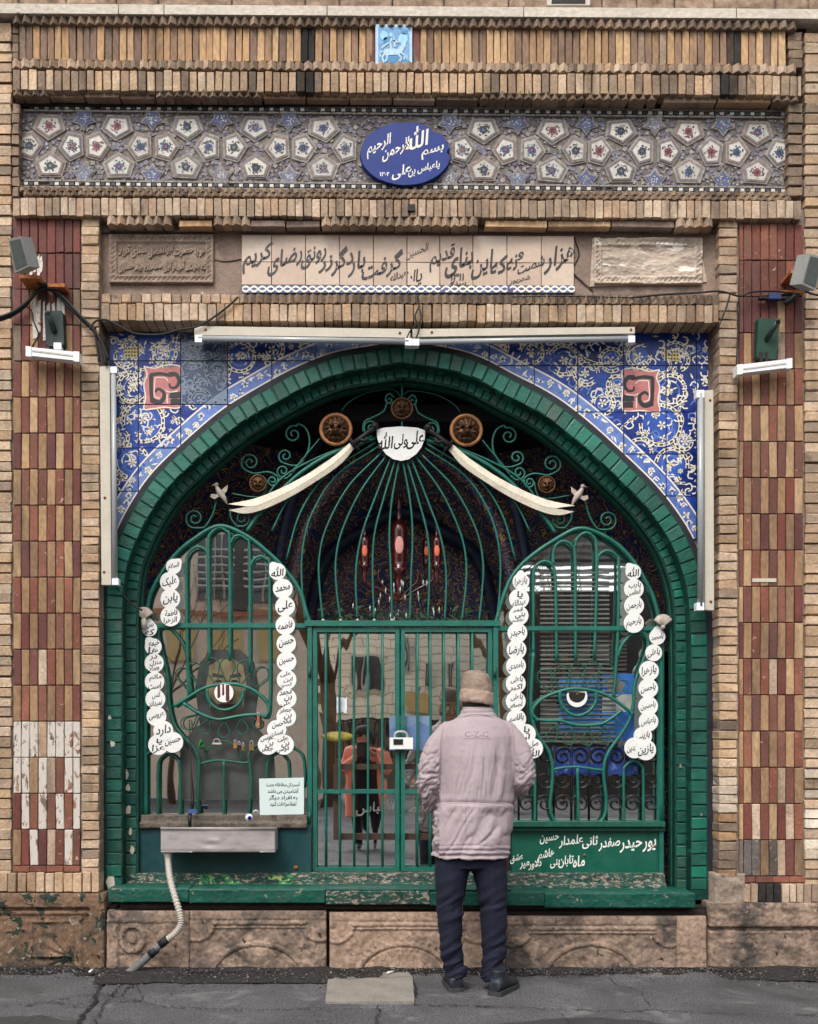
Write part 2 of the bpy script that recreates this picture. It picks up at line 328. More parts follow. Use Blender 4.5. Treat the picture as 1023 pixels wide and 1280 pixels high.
def courses(parent, x0, x1, y0, y1, pitch, Y, mat, dep=.1, gap=1.1, pick=None, jit=.005, split=0, name='brick', xj=.5):
    y = y0
    while y < y1 - pitch * .4:
        h = pitch * R.uniform(.95, 1.05)
        if y + h > y1: h = y1 - y
        xs = [x0, x1] if not split else [x0, x0 + (x1 - x0) * (.62 if int(y / pitch) % 2 else .38), x1]
        for a, b in zip(xs, xs[1:]):
            brick(parent, a + R.uniform(-xj, xj) + gap * .3, y + gap / 2, b + R.uniform(-xj, xj) - gap * .3, y + h - gap / 2, Y, dep, pick((a + b) / 2, y) if pick else mat, name, jit, 2.0)
        y += h
def slab(parent, x0, y0, x1, y1, Y, dep, mat, name, **kw):
    return MB().box(x0, y0, x1, y1, Y, dep).build(name, mat, parent, **kw)
def hfield(parent, name, x0, y0, x1, y1, step, fn, mat, Y, dep=.05, mfn=None, **kw):
    """a carved face: fn(px, py) gives metres towards the viewer"""
    nx = max(2, int((x1 - x0) / step)); ny = max(2, int((y1 - y0) / step)); b = MB(); v = []
    for j in range(ny + 1):
        for i in range(nx + 1):
            x = x0 + (x1 - x0) * i / nx; y = y0 + (y1 - y0) * j / ny; p = at(x, y, Y)
            v.append(Vector((p.x, Y - fn(x, y), p.z)))
    n0 = len(v); f = [(j*(nx+1) + i, (j+1)*(nx+1) + i, (j+1)*(nx+1) + i + 1, j*(nx+1) + i + 1) for j in range(ny) for i in range(nx)]
    rim = [i for i in range(nx + 1)] + [j*(nx+1) + nx for j in range(1, ny + 1)] + [ny*(nx+1) + i for i in range(nx - 1, -1, -1)] + [j*(nx+1) for j in range(ny - 1, 0, -1)]
    for r in rim: v.append(Vector((v[r].x, Y + dep, v[r].z)))
    m = len(rim)
    f += [(rim[k], rim[(k+1) % m], n0 + (k+1) % m, n0 + k) for k in range(m)]
    b.add(v, f, 0, True); o = b.build(name, mat, parent, **kw)
    if mfn:
        for m_ in mfn[0]: o.data.materials.append(m_)
        for j in range(ny):
            for i in range(nx):
                o.data.polygons[j*nx + i].material_index = mfn[1](x0 + (x1-x0)*(i+.5)/nx, y0 + (y1-y0)*(j+.5)/ny)
    return o
def fbm(x, y, s, z=0.0, o=4):
    return noise.fractal(Vector((x * s, y * s, z)), 1.0, 2.0, o)
# ---------------------------------------------------------------- Persian lettering from the built-in font, joined forms
_AR = {'ا':0xFE8D,'ب':0xFE8F,'ت':0xFE95,'ث':0xFE99,'ج':0xFE9D,'ح':0xFEA1,'خ':0xFEA5,'د':0xFEA9,'ذ':0xFEAB,'ر':0xFEAD,'ز':0xFEAF,'س':0xFEB1,'ش':0xFEB5,'ص':0xFEB9,'ض':0xFEBD,'ط':0xFEC1,'ظ':0xFEC5,'ع':0xFEC9,'غ':0xFECD,'ف':0xFED1,'ق':0xFED5,'ل':0xFEDD,'م':0xFEE1,'ن':0xFEE5,'ه':0xFEE9,'و':0xFEED,'پ':0xFB56,'چ':0xFB7A,'ک':0xFB8E,'گ':0xFB92,'ی':0xFBFC,'ة':0xFE93,'آ':0xFE81,'ئ':0xFE89}
_NJ = set('ادذرزوةآ')
def shape_word(w):
    if w == 'الله': return '\uFDF2'
    if all(c in '۰۱۲۳۴۵۶۷۸۹' for c in w): return w
    out = []; i = 0; prev = False
    while i < len(w):
        c = w[i]
        if c not in _AR: out.append(c); prev = False; i += 1; continue
        if c == 'ل' and i + 1 < len(w) and w[i+1] == 'ا': out.append(chr(0xFEFC if prev else 0xFEFB)); prev = False; i += 2; continue
        nxt = i + 1 < len(w) and w[i+1] in _AR
        b = _AR[c]
        if c in _NJ: out.append(chr(b + (1 if prev else 0))); prev = False
        else: out.append(chr(b + (3 if prev and nxt else 2 if nxt else 1 if prev else 0))); prev = nxt
        i += 1
    return ''.join(reversed(out))
_TX = {}
def prebuild(strings, thick=.02):
    ws = sorted({w for s in strings for w in s.split()}); tmp = []
    for w in ws:
        c = bpy.data.curves.new('w', 'FONT'); c.body = shape_word(w) if ord(w[0]) > 255 else w; c.resolution_u = 2; c.offset = thick
        o = bpy.data.objects.new('w', c); COL.objects.link(o); tmp.append((w, c, o))
    dg = bpy.context.evaluated_depsgraph_get()
    for w, c, o in tmp:
        me = o.evaluated_get(dg).to_mesh()
        _TX[w] = ([(v.co.x, v.co.y) for v in me.vertices], [tuple(p.vertices) for p in me.polygons])
        o.evaluated_get(dg).to_mesh_clear()
    for w, c, o in tmp: bpy.data.objects.remove(o); bpy.data.curves.remove(c)
def text(parent, name, s, cx, cy, w, h, Y, mat, slope=.22, lean=.12, rtl=True, mb=None, m=0, weight=1.0):
    """a line of text fitted in w x h pixels about (cx, cy); words run down to the left as brushed letters do"""
    own = mb is None; mb = mb or MB(); ws = s.split(); ws = ws[::-1] if rtl else ws; x = 0; P = []; FF = []
    for q in ws:
        v, f = _TX[q]
        x0 = min(a for a, b in v); x1 = max(a for a, b in v); n = len(P); mx = (x0 + x1) / 2
        P += [(x + a - x0, b + slope * (a - mx) + 0) for a, b in v]; FF += [tuple(n + i for i in k) for k in f]; x += x1 - x0 + .22
    P = [(a + lean * b, b) for a, b in P]
    xa, xb = min(a for a, b in P), max(a for a, b in P); ya, yb = min(b for a, b in P), max(b for a, b in P)
    sx = w / (xb - xa); sy = h / (yb - ya)
    sx, sy = min(sx, sy * 1.35), min(sy, sx * 1.6)
    pts = [at(cx + (a - (xa + xb) / 2) * sx, cy - (b - (ya + yb) / 2) * sy, Y) for a, b in P]
    mb.add(pts, FF, m)
    return mb.build(name, mat, parent) if own else None
# ================================================================= LETTERING used below
TXT = {
 'A': ['السلام', 'علیک', 'یابن', 'فاطمة الزهرا'],
 'B': ['بس که', 'خیمه ها', 'در منزل ویران', 'ماتم است', 'کس نمیداند', 'عروسی', 'یا عزا', 'حسین', 'دارد'],
 'C': ['الله', 'محمد', 'علی', 'فاطمه', 'حسن', 'حسین', 'علی ابن الحسین', 'محمد بن علی', 'جعفر بن محمد', 'موسی بن جعفر', 'علی بن موسی', 'حسن العسکری'],
 'Dd': ['یازهرا', 'یا عبدالله', 'قمر بنی هاشم', 'یاحیدر', 'یارضا', 'یامهدی', 'یاعلی اکبر', 'یاعلی اصغر', 'یاقاسم', 'یا ابا', 'صل الله'],
 'E': ['الله', 'یارب العالمین', 'یارحمن', 'یارحیم'],
 'G': ['یامحمد', 'یاعلی', 'یازهرا', 'یاحسن', 'یاحسین', 'یاعباس', 'یازینب', 'العابدین', 'یازین'],
}
MISC = ['علی ولی الله', 'بسم الله الرحمن الرحیم', 'یاعباس بن علی', '۱۳۰۴', 'هزار و شصت و نه که این بنای قدیم', 'گرفت بار دگر رونق زر رضای کریم', 'یا ابا عبدالله', 'الحسین', '۱۳۱۱ سنه شهریور',
        'پور حیدر صفدر ثانی علمدار حسین', 'ماه تابان بنی هاشم دلاور میر عشق', 'هاشم', 'آبسردکن سقاخانه جهت', 'آشامیدن می باشد', 'به افراد دیگر', 'لطفا مراعات کنید', 'هو یا حضرت ابوالفضل سقای کربلا', 'که بنوشد آب از این سقاخانه بیاد حسین', 'ابوالفضل العباس', 'C-Z-C']
prebuild([s for v in TXT.values() for s in v] + MISC)
# ================================================================= GEOMETRY OF THE ARCH (pixel outline at the wall)
_L = [(132,1112),(132,900),(132,790),(133,745),(138,706),(148.6,674.6),(168,635),(195,596),(235,557),(281,518),(324.5,491),(371,466),(416,448),(462,439),(505,432.5)]
_Rr = [(545,438.5),(592,450),(640,474),(689,500),(733.6,533.6),(778.5,574.8),(819.7,616),(852,660),(870,698),(880,735),(884,775),(885,840),(885,950),(885,1125)]
def _dens(p):
    o = []
    for v in catmull([(a, b, 0) for a, b in p], 10): o.append((v.x, v.y))
    return o
OUT = _dens(_L)[:-1] + _dens([_L[-1]] + _Rr)
_oa = np.array(OUT); _tn = np.gradient(_oa, axis=0); _tn /= np.linalg.norm(_tn, axis=1)[:, None]
_nn = np.stack([-_tn[:, 1], _tn[:, 0]], 1)          # inward
def offs(d, d2=None):
    q = _oa + _nn * d; return q
def path_walk(pts, pitch_fn):
    """points along a path at a varying pitch -> (x, y, angle, pitch)"""
    seg = np.linalg.norm(np.diff(pts, axis=0), axis=1); cum = np.concatenate([[0], np.cumsum(seg)]); s = 0; out = []
    while s < cum[-1] - 3:
        x = np.interp(s, cum, pts[:, 0]); y = np.interp(s, cum, pts[:, 1]); p = pitch_fn(x, y); m = s + p / 2
        x = np.interp(m, cum, pts[:, 0]); y = np.interp(m, cum, pts[:, 1])
        x2 = np.interp(m + 2, cum, pts[:, 0]); y2 = np.interp(m + 2, cum, pts[:, 1]); x1 = np.interp(m - 2, cum, pts[:, 0]); y1 = np.interp(m - 2, cum, pts[:, 1])
        out.append((x, y, math.atan2(-(y2 - y1), x2 - x1), p)); s += p
    return out
def sd(x, y):                                       # >0 outside the arch, in pixels
    d = _oa - np.array([x, y]); i = int(np.argmin((d ** 2).sum(1))); return float(np.dot(d[i], _nn[i])), i
def band(b, d0, d1, Y, dep, m=0, i0=0, i1=None):
    a, c = offs(d0), offs(d1); i1 = i1 or len(a) - 1
    for i in range(i0, i1):
        q = [a[i], a[i+1], c[i+1], c[i]]; P = [at(x, y, Y) for x, y in q]; Q = [p + Vector((0, dep, 0)) for p in P]
        b.add(P + Q, [(0,1,2,3) if d1 > d0 else (3,2,1,0), (0,4,5,1), (3,2,6,7)], m)
# ================================================================= SETTING
def ground():
    cr = [[(-20,1262),(60,1252),(130,1243),(215,1259),(300,1262),(410,1262),(520,1256),(600,1259),(760,1263),(1060,1270)], [(134,1222),(122,1240),(116,1256),(104,1270),(95,1290)], [(150,1232),(140,1246),(128,1258),(118,1290)],
          [(472,1258),(474,1268),(470,1290)], [(122,1240),(150,1246),(158,1236),(172,1232)], [(104,1258),(60,1254),(30,1258)], [(20,1290),(38,1276),(60,1272)], [(640,1290),(700,1278),(800,1274)]]
    seg = [[(at0.x, at0.y) for at0 in (gp(x, y) for x, y in c)] for c in cr]
    S_ = np.array([(a[0], a[1], b[0], b[1]) for c in seg for a, b in zip(c, c[1:])])
    nx, ny = 330, 110; xs = np.linspace(-2.6, 3.2, nx); ys = np.linspace(-2.0, .12, ny); v = []
    for y in ys:
        for x in xs:
            wx = x + .03 * noise.noise((x * 9, y * 9, 0)); wy = y + .03 * noise.noise((x * 9, y * 9, 5))
            dx = S_[:, 2] - S_[:, 0]; dy = S_[:, 3] - S_[:, 1]; t = np.clip(((wx - S_[:, 0]) * dx + (wy - S_[:, 1]) * dy) / (dx * dx + dy * dy + 1e-9), 0, 1)
            d = float(np.min(np.hypot(S_[:, 0] + t * dx - wx, S_[:, 1] + t * dy - wy)))
            z = .006 * noise.fractal(Vector((x * 2, y * 2, 0)), 1, 2, 3) + .0025 * noise.noise((x * 30, y * 30, 1)) + .0015 * noise.noise((x * 90, y * 90, 1))
            z -= .016 * max(0, 1 - (d / .011)) ** .6 if d < .011 else 0
            if y > -.3: z += .012 * max(0, noise.noise((x * 7, y * 12, 3)) + .2) * min(1, (y + .3) / .2)
            v.append((x, y, z))
    f = [(j*nx + i, j*nx + i + 1, (j+1)*nx + i + 1, (j+1)*nx + i) for j in range(ny - 1) for i in range(nx - 1)]
    MB().add(v, f, 0, True).build('pavement', asphalt, kind='structure')
    b = MB(); b.add([(-60,-70,-.012),(60,-70,-.012),(60,-1.98,-.012),(-60,-1.98,-.012)], [(0,1,2,3)]).add([(-60,-2.1,-.013),(-2.55,-2.1,-.013),(-2.55,.5,-.013),(-60,.5,-.013)], [(0,1,2,3)]).add([(3.15,-2.1,-.014),(60,-2.1,-.014),(60,.5,-.014),(3.15,.5,-.014)], [(0,1,2,3)])
    b.build('road', asphalt, kind='structure')
def gp(px, py):                                     # a pixel on the ground
    k = H * F / (py - PY); return Vector(((px - PX) * k / F, k - D, 0))
ground()
# grit swept against the foot of the wall
def grit():
    b = MB()
    def bed(x):                                     # how far the dirt reaches out
        return .07 + .10 * (.5 + .5 * noise.noise((x * 1.7, 0, 4))) + .05 * noise.noise((x * 7, 0, 1)) + .02 * noise.noise((x * 26, 0, 1)) + (.22 if -1.45 < x < .1 else 0) + (.16 if x > 1.9 else 0)
    for _ in range(13000):
        x = R.uniform(-2.1, 2.65); d = abs(R.gauss(0, .5)); y = -.05 - d * bed(x)
        r = R.uniform(.002, .007) * (2.2 if R.random() < .04 else 1)
        p = Vector((x, y, .004 + max(0, .018 * (1 - d))))
        q = [Vector((R.uniform(-1, 1), R.uniform(-1, 1), R.uniform(-.6, .6))).normalized() * r * R.uniform(.6, 1.2) for _ in range(4)]
        b.add([p + a for a in q], [(0,1,2),(0,2,3),(0,3,1),(1,3,2)], R.choice([0, 0, 0, 1]))
    for i in range(120):                            # the heaped dirt itself
        x0 = -2.1 + i * .04; x1 = x0 + .04
        for (a, c) in (((0, .034), (.35, .022)), ((.35, .022), (1, .0075))):
            z0, z1 = (a[1] * (.7 + .5 * noise.noise((x0 * 5, a[0], 0))), a[1] * (.7 + .5 * noise.noise((x1 * 5, a[0], 0)))); w0, w1 = (c[1] * (.8 + .3 * noise.noise((x0 * 5, c[0], 0))), c[1] * (.8 + .3 * noise.noise((x1 * 5, c[0], 0))))
            b.add([(x0, -.02 - bed(x0) * c[0], w0), (x1, -.02 - bed(x1) * c[0], w1), (x1, -.02 - bed(x1) * a[0], z1), (x0, -.02 - bed(x0) * a[0], z0)], [(0,1,2,3)], 0, True)
    b.build('grit', [grit_m, slab_m], kind='stuff')
grit()
# damp patches
def damp():
    rr = random.Random(11)
    for cx, cy, rx, ry in ((26, 1284, 80, 13), (735, 1288, 120, 14), (500, 1287, 60, 6)):
        P = [gp(cx + rx * math.cos(a * .21) * (1 + .35 * noise.noise((a * .5, cx, 0))), max(1219, cy + ry * math.sin(a * .21) * (1 + .45 * noise.noise((a * .6, cx, 3))))) for a in range(30)]
        c = sum(P, Vector()) / len(P); v = [c] + P + [c.lerp(p, .5) for p in P]
        v = [p + Vector((0, 0, .0035 + .006 * noise.fractal(Vector((p.x * 2, p.y * 2, 0)), 1, 2, 3) + (.004 if p.y > -.35 else 0))) for p in v]; n = 30
        MB().add(v, [(0, 31 + i, 31 + (i + 1) % n) for i in range(n)] + [(31 + i, 1 + i, 1 + (i + 1) % n, 31 + (i + 1) % n) for i in range(n)], 0, True).build('damp_patch', damp_m, kind='structure')
damp()
# cracks, drawn as thin dark ribbons just above the asphalt
def cracks():
    rr = random.Random(3)
    for pts, w in (([(-20,1262),(60,1252),(130,1243),(215,1259),(300,1262),(410,1262)], .006), ([(518,1256),(560,1258),(600,1259),(760,1263),(1060,1270)], .010), ([(134,1222),(122,1240),(116,1256),(104,1270),(92,1295)], .022), ([(152,1230),(140,1246),(128,1258),(116,1295)], .008), ([(472,1258),(475,1266),(471,1274),(473,1295)], .008), ([(122,1240),(150,1246),(158,1236),(172,1232)], .009), ([(104,1258),(60,1254),(30,1258)], .006), ([(20,1295),(38,1276),(60,1272),(90,1274)], .005), ([(515,1228),(521,1238),(518,1250)], .012), ([(172,1232),(176,1250),(150,1252)], .006), ([(760,1216),(770,1232),(800,1240),(812,1262)], .004), ([(700,1266),(712,1280),(708,1295)], .004)):
        P = [gp(x, y) for x, y in pts]; q = catmull(P, 14); q = [p + Vector((rr.gauss(0, .006), rr.gauss(0, .012), 0)) for p in q]; L_, Rt = [], []
        for i, p in enumerate(q):
            t_ = (q[min(i+1, len(q)-1)] - q[max(i-1, 0)]); t_.z = 0; t_.normalize(); n = Vector((-t_.y, t_.x, 0)) * w * rr.uniform(.2, 1.2) * .5; z = Vector((0, 0, .0042 + .006 * noise.fractal(Vector((p.x * 2, p.y * 2, 0)), 1, 2, 3))); L_.append(p + n + z); Rt.append(p - n + z)
        b = MB(); n = len(q); b.add(L_ + Rt, [(i, n + i, n + i + 1, i + 1) for i in range(n - 1)]); b.build('ground_crack', crack_m, kind='structure')
cracks()
tag(MB().tube([gp(484, 1221) + Vector((0,0,.02)), gp(492, 1219) + Vector((0,0,.02))], .005, 6).build('cigarette_end', white_p), 'white cigarette end beside the pale slab, close to the wall', 'litter')
tag(MB().tube([gp(112, 1222) + Vector((0,0,.03)), gp(116, 1219) + Vector((0,0,.03))], .007, 5).build('paper_pellet', white_p), 'tiny white paper pellet near the foot of the drain pipe', 'litter')
# the loose slab
def slabs():
    t = empty('paving_slab', gp(462, 1236), 'pale cracked concrete slab lying at the foot of the wall left of the man', 'slab')
    for pts, h in ([(407,1256),(410,1227),(516,1224),(518,1255)], .012), ([(412,1226),(415,1218.5),(510,1217),(515,1223)], .010):
        P = [gp(x, y) for x, y in pts]; b = MB(); n = 7
        top = [[P[0].lerp(P[3], i / 12).lerp(P[1].lerp(P[2], i / 12), j / n) + Vector((0, 0, h + .003 * noise.noise((i * .7, j * .7, h)))) for i in range(13)] for j in range(n + 1)]
        for i in (0, 12):
            for j in range(n + 1): top[j][i].x += .006 * noise.noise((j * 1.3, i, 1))
        v = [q for r in top for q in r]; f = [(j*13 + i, j*13 + i + 1, (j+1)*13 + i + 1, (j+1)*13 + i) for j in range(n) for i in range(12)]
        k = len(v); v += [Vector((q.x, q.y, -.01)) for q in top[0]]; f += [(k + i, k + i + 1, i + 1, i) for i in range(12)]
        k = len(v); v += [Vector((q[0].x, q[0].y, -.01)) for q in top]; f += [(k + j + 1, k + j, j*13, (j+1)*13) for j in range(n)]
        k = len(v); v += [Vector((q[12].x, q[12].y, -.01)) for q in top]; f += [(k + j, k + j + 1, (j+1)*13 + 12, j*13 + 12) for j in range(n)]
        b.add(v, f, 0).build('slab_piece', slab_m, t)
slabs()
# ================================================================= TOP OF THE WALL
t = empty('upper_wall', at(512, 8, .05), 'rough brown stone wall above the pale ledge at the very top', 'wall')
slab(t, -60, -160, 1090, 14, .06, .3, mortar, 'mortar_bed')
x = -40
while x < 1070:
    w = R.uniform(38, 95); hfield(t, 'stone', x + 1, -32, x + w - 1, 11 + .006 * (x - 512), 3, lambda a, c: .012 * fbm(a, c, .06) + .008, wall_top, .055, .05); 
    hfield(t, 'stone', x + 11, -80, x + w + 9, -34, 6, lambda a, c: .012 * fbm(a, c, .06) + .008, wall_top, .055, .05); x += w
b = MB(); b.box(684, -4, 738, 6, .0, .04).box(690, -8, 732, 3.4, -.004, .05, 1); b.build('vent_box', [lamp_w, iron_dark], t)
t = empty('stone_ledge', at(512, 14, -.04), 'long pale stone ledge running across the top over the brick bands', 'ledge')
xs = [-50, 148, 205, 409, 655, 921, 1080]
for a, c in zip(xs, xs[1:]):
    y0, y1 = 14 + .0068 * (a - 512), 14 + .0068 * (c - 512)
    b = MB(); b.prism([(a + .6, y0 - 6.5), (c - .6, y1 - 6.5), (c - .6, y1 + 5.5), (a + .6, y0 + 5.5)], -.04 + R.uniform(-.003, .003), .12)
    b.build('ledge_stone', cornice_m, t)
SL = .0072
stain = lambda x: 376 < x < 396 or 906 < x < 924
pk_top = lambda x, y: brick_soot if stain(x) and R.random() < .93 else (brick_grey if R.random() < .10 else brick_top)
t = empty('upper_brick_band', at(512, 80, 0), 'tall upright tan bricks with toothed rows directly under the pale stone ledge', 'brickwork')
slab(t, 13, 18, 1008, 133, .045, .3, dark_brown, 'mortar_bed')
sawtooth(t, 16, 1000, 25.5, 34, 11.4, -.012, brick_grey, SL)
soldiers(t, 24, 470, 34.5, 78, 9.05, .0, brick_top, SL, .1, 1.1, pk_top)
soldiers(t, 516, 985, 34.5, 79, 9.15, .0, brick_top, SL, .1, 1.1, pk_top)
brick(t, 462, 33, 469, 79, -.002, .1, brick_maroon); brick(t, 516.5, 33, 524, 80, -.002, .1, brick_maroon)
courses(t, 15, 23.4, 30, 78, 11.5, .01, brick_grey)
courses(t, 986, 1004, 38, 84, 11.5, .01, brick_grey)
t = empty('toothed_brick_band', at(512, 104, -.03), 'row of short upright bricks below a sawtooth course, over the mosaic frieze', 'brickwork')
sawtooth(t, 15, 1003, 79.5, 89, 11.4, -.03, brick_buff, SL)
soldiers(t, 15, 1003, 90.5, 115.5, 10.6, -.045, brick_buff, SL, .12, 1.6, lambda x, y: brick_soot if stain(x) else (brick_grey if R.random() < .3 else brick_side))
for a, c in ((17, 60), (195, 328), (600, 828), (966, 1003)): sawtooth(t, a, c, 116, 124, 11, -.02, brick_grey, SL)
for a, c, k in ((61, 194, 3), (329, 599, 5), (829, 965, 2)):
    for i in range(k):
        x0 = a + (c - a) * i / k; x1 = a + (c - a) * (i + 1) / k; dy = SL * (x0 - 512)
        brick(t, x0 + 1, 118 + dy, x1 - 1, 125 + dy, -.015 + R.uniform(0, .012), .09, R.choice([brick_top, brick_side, brick_grey]), 'flat_brick', worn=2)
# ---------------------------------------------------------------- horseman tile (a plain blue-and-white picture, its own drawing)
b = MB(); Y = -.018; b.box(469.5, 30, 515.5, 86.5, Y, .02, 0).box(473, 33.5, 512, 82.5, Y - .0015, .01, 1)
yy = Y - .003
for cx, cy, rx, ry, m in ((492,74,17,4,2),(480,44,5,6,3),(504,48,6,7,3),(484,50,5,4,2),(506,40,4,3,2)):
    b.flat([(cx + rx * math.cos(a * .45), cy + ry * math.sin(a * .45)) for a in range(14)], yy, m)
b.flat([(479,66),(481,61),(489,60),(497,61),(501,57),(504,50),(508,52),(507,58),(503,64),(499,68),(482,69)], yy - .001, 0)
for q in ([(481,66),(478,72),(480,78)],[(484,68),(484,73),(481,77)],[(498,67),(502,72),(499,77)],[(501,65),(507,69),(505,74)],[(479,63),(475,66),(476,71)],[(489,60),(488,52),(491,46)],[(494,58),(493,50),(491,45)],[(486,53),(480,57),(477,60)],[(492,50),(498,53),(500,49)]):
    for (a0, b0), (a1, b1) in zip(q, q[1:]):
        l = math.hypot(a1 - a0, b1 - b0); nx, ny = -(b1 - b0) / l * 1.1, (a1 - a0) / l * 1.1; b.flat([(a0 + nx, b0 + ny), (a1 + nx, b1 + ny), (a1 - nx, b1 - ny), (a0 - nx, b0 - ny)], yy - .0015, 0)
b.flat([(489 + 2.4 * math.cos(a * .7), 43 + 2.8 * math.sin(a * .7)) for a in range(9)], yy - .002, 3)
_sb = M('sky_blue_tile_paint', S(86,142,186), .3, .3, 60, .2, 120, 0, 10, dirt=(S(170,208,226), .35, 40), spec=.5); _wb = M('white_tile_paint', S(160,190,208), .3, .15, 60, .1, 90, 0, 10, spec=.5)
b.build('picture_tile', [_wb, _sb, M('teal_tile_paint', S(60,126,168), .3, .2, 60, 0, 9, 0, 9), M('pale_tile_paint', S(140,192,216), .3, .2, 60, 0, 9, 0, 9)], label='small blue and white glazed tile picture of a rider on horseback under the ledge', cat='tile')
tag(bpy.data.objects['picture_tile'], cat='tile'); bpy.data.objects['picture_tile']['category'] = 'tile'
# ---------------------------------------------------------------- mosaic frieze
MOS = M('frieze_mortar', S(124,114,106), .92, .3, 10, .35, 60, .8, 60, dirt=(S(78,68,64), .35, 9))
mg = M('grey_stone_frame', [S(150,144,136), S(138,132,126), S(144,136,128)], .88, .25, 20, .3, 60, .8, 60, dirt=(S(84,74,68), .25, 20))
mb_ = M('dusty_blue_mosaic', [S(88,96,126), S(104,108,130), S(80,88,120), S(116,114,124)], .5, .3, 40, .3, 90, .4, 60, dirt=(S(130,120,114), .25, 30))
mp_ = M('faded_purple_mosaic', [S(116,106,114), S(128,116,116), S(104,98,108), S(128,108,106)], .6, .3, 40, .3, 90, .4, 60, dirt=(S(136,124,116), .3, 30))
mw = M('white_mosaic_tile', [S(184,180,170), S(174,170,160), S(192,188,178)], .4, .15, 30, .1, 60, .1, 60, dirt=(S(150,140,126), .15, 20))
mr = M('faded_rose_mosaic', S(140,84,88), .5, .2, 30, .2, 60, .1, 60); mk = M('dark_green_grey_glaze', S(62,66,72), .5, .2, 30, .2, 60, .1, 60)
t = empty('mosaic_frieze', at(512, 190, .05), 'wide grey and blue mosaic frieze of five sided flower tiles behind the blue oval plaque', 'frieze')
b = MB(); b.prism([(24, 126 - 4), (996, 128 + 3), (996, 243 + 3), (24, 243 - 4)], .065, .3); b.build('mortar_bed', MOS, t)
pent = []
def poly_n(cx, cy, r, n, a0, sx=1, sy=1): return [(cx + r * math.cos(a0 + 2*math.pi*k/n) * sx, cy + r * math.sin(a0 + 2*math.pi*k/n) * sy) for k in range(n)]
def star(cx, cy, r, r2, n, a0): return [(cx + (r if k % 2 == 0 else r2) * math.cos(a0 + math.pi*k/n), cy + (r if k % 2 == 0 else r2) * math.sin(a0 + math.pi*k/n)) for k in range(2*n)]
for x0, ks in ((62, range(0, 5)), (605, range(0, 5))):
    for k in ks:
        x = x0 + 85.6 * k
        pent += [(x, 161, math.pi/2), (x, 211, -math.pi/2), (x - 26, 186, 0), (x + 28, 186, math.pi)]
pent += [(576, 192 - 2, math.pi), (436, 186, 0)] if False else []
inm = lambda x, y, g=0: ((x - 507) / (57 + g)) ** 2 + ((y - 191) / (40 + g)) ** 2 < 1
for (cx, cy, a0) in pent:
    if not (34 < cx < 984) or inm(cx, cy, 12): continue
    dy = SL * (cx - 512) * 1.3 + .0; cy += dy; a0 += R.gauss(0, .07); cx += R.gauss(0, .6)
    ir = [1.05, .88, .98, .98, .88]
    tall = abs(math.cos(a0)) > .7; ax, ay = (18, 24) if tall else (26, 18.5); P = [(cx + ax * ir[k] * math.cos(a0 + 2*math.pi*k/5), cy + ay * ir[k] * math.sin(a0 + 2*math.pi*k/5)) for k in range(5)]
    b = MB(); b.prism(P, .0555 + R.uniform(-.0015, .0015), .03, 0, .05)
    Q = [(cx + (x - cx) * .8, cy + (y - cy) * .8) for x, y in P]; b.prism(Q, .0522, .01, 1)
    Q = [(cx + (x - cx) * .7, cy + (y - cy) * .7) for x, y in P]; b.prism(Q, .0512, .01, 0)
    fo = b.build('tile_frame', [mg, mp_], t)
    b = MB(); Q = [(cx + (x - cx) * .66, cy + (y - cy) * .66) for x, y in P]; b.prism(Q, .0496, .01, 0, .05)
    fl = R.choice([(1, 2), (2, 3), (1, 3), (3, 1)])
    for q in range(34):
        a = R.uniform(0, 6.28); rr = 9.0 * math.sqrt(R.random()); r = R.uniform(.5, 1.2); b.flat(poly_n(cx + rr * math.cos(a), cy + rr * math.sin(a) * .92, r * 1.25, 5, a), .0490 - q * .00002, R.choice((3, 3, fl[0])))
    for q in range(5): b.flat(poly_n(cx + 3.0 * math.cos(q * 1.257 + a0), cy + 3.0 * math.sin(q * 1.257 + a0), 2.7, 6, 0), .0482, fl[0])
    b.flat(poly_n(cx, cy, 2.2, 6, 0), .0478, fl[1]); b.build('tile', [mw, mb_, mr, mk], fo)
for x0 in (62 + 42.8 - 85.6, 62 + 42.8, 62 + 42.8 * 3, 62 + 42.8 * 5, 62 + 42.8 * 7, 605 - 42.8, 605 + 42.8, 605 + 42.8 * 3, 605 + 42.8 * 5, 605 + 42.8 * 7, 605 + 42.8 * 9):
    if not 40 < x0 < 984: continue
    for yc in (151, 222):
        dy = SL * (x0 - 512) * 1.3
        if inm(x0, yc, 6): continue
        b = MB(); b.prism(star(x0, yc + dy, 17, 10, 5, math.pi/2 if yc < 190 else -math.pi/2), .052, .02, 0, .08); b.prism(star(x0, yc + dy, 13, 7.5, 5, math.pi/2 if yc < 190 else -math.pi/2), .049, .01, 1, .05)
        for q in range(14):
            a = R.uniform(0, 6.28); rr = R.uniform(1, 7); b.flat(poly_n(x0 + rr * math.cos(a), yc + dy + rr * math.sin(a), .9, 5, a), .0484, 2)
        b.build('star_tile', [mg, mb_, mw], t)
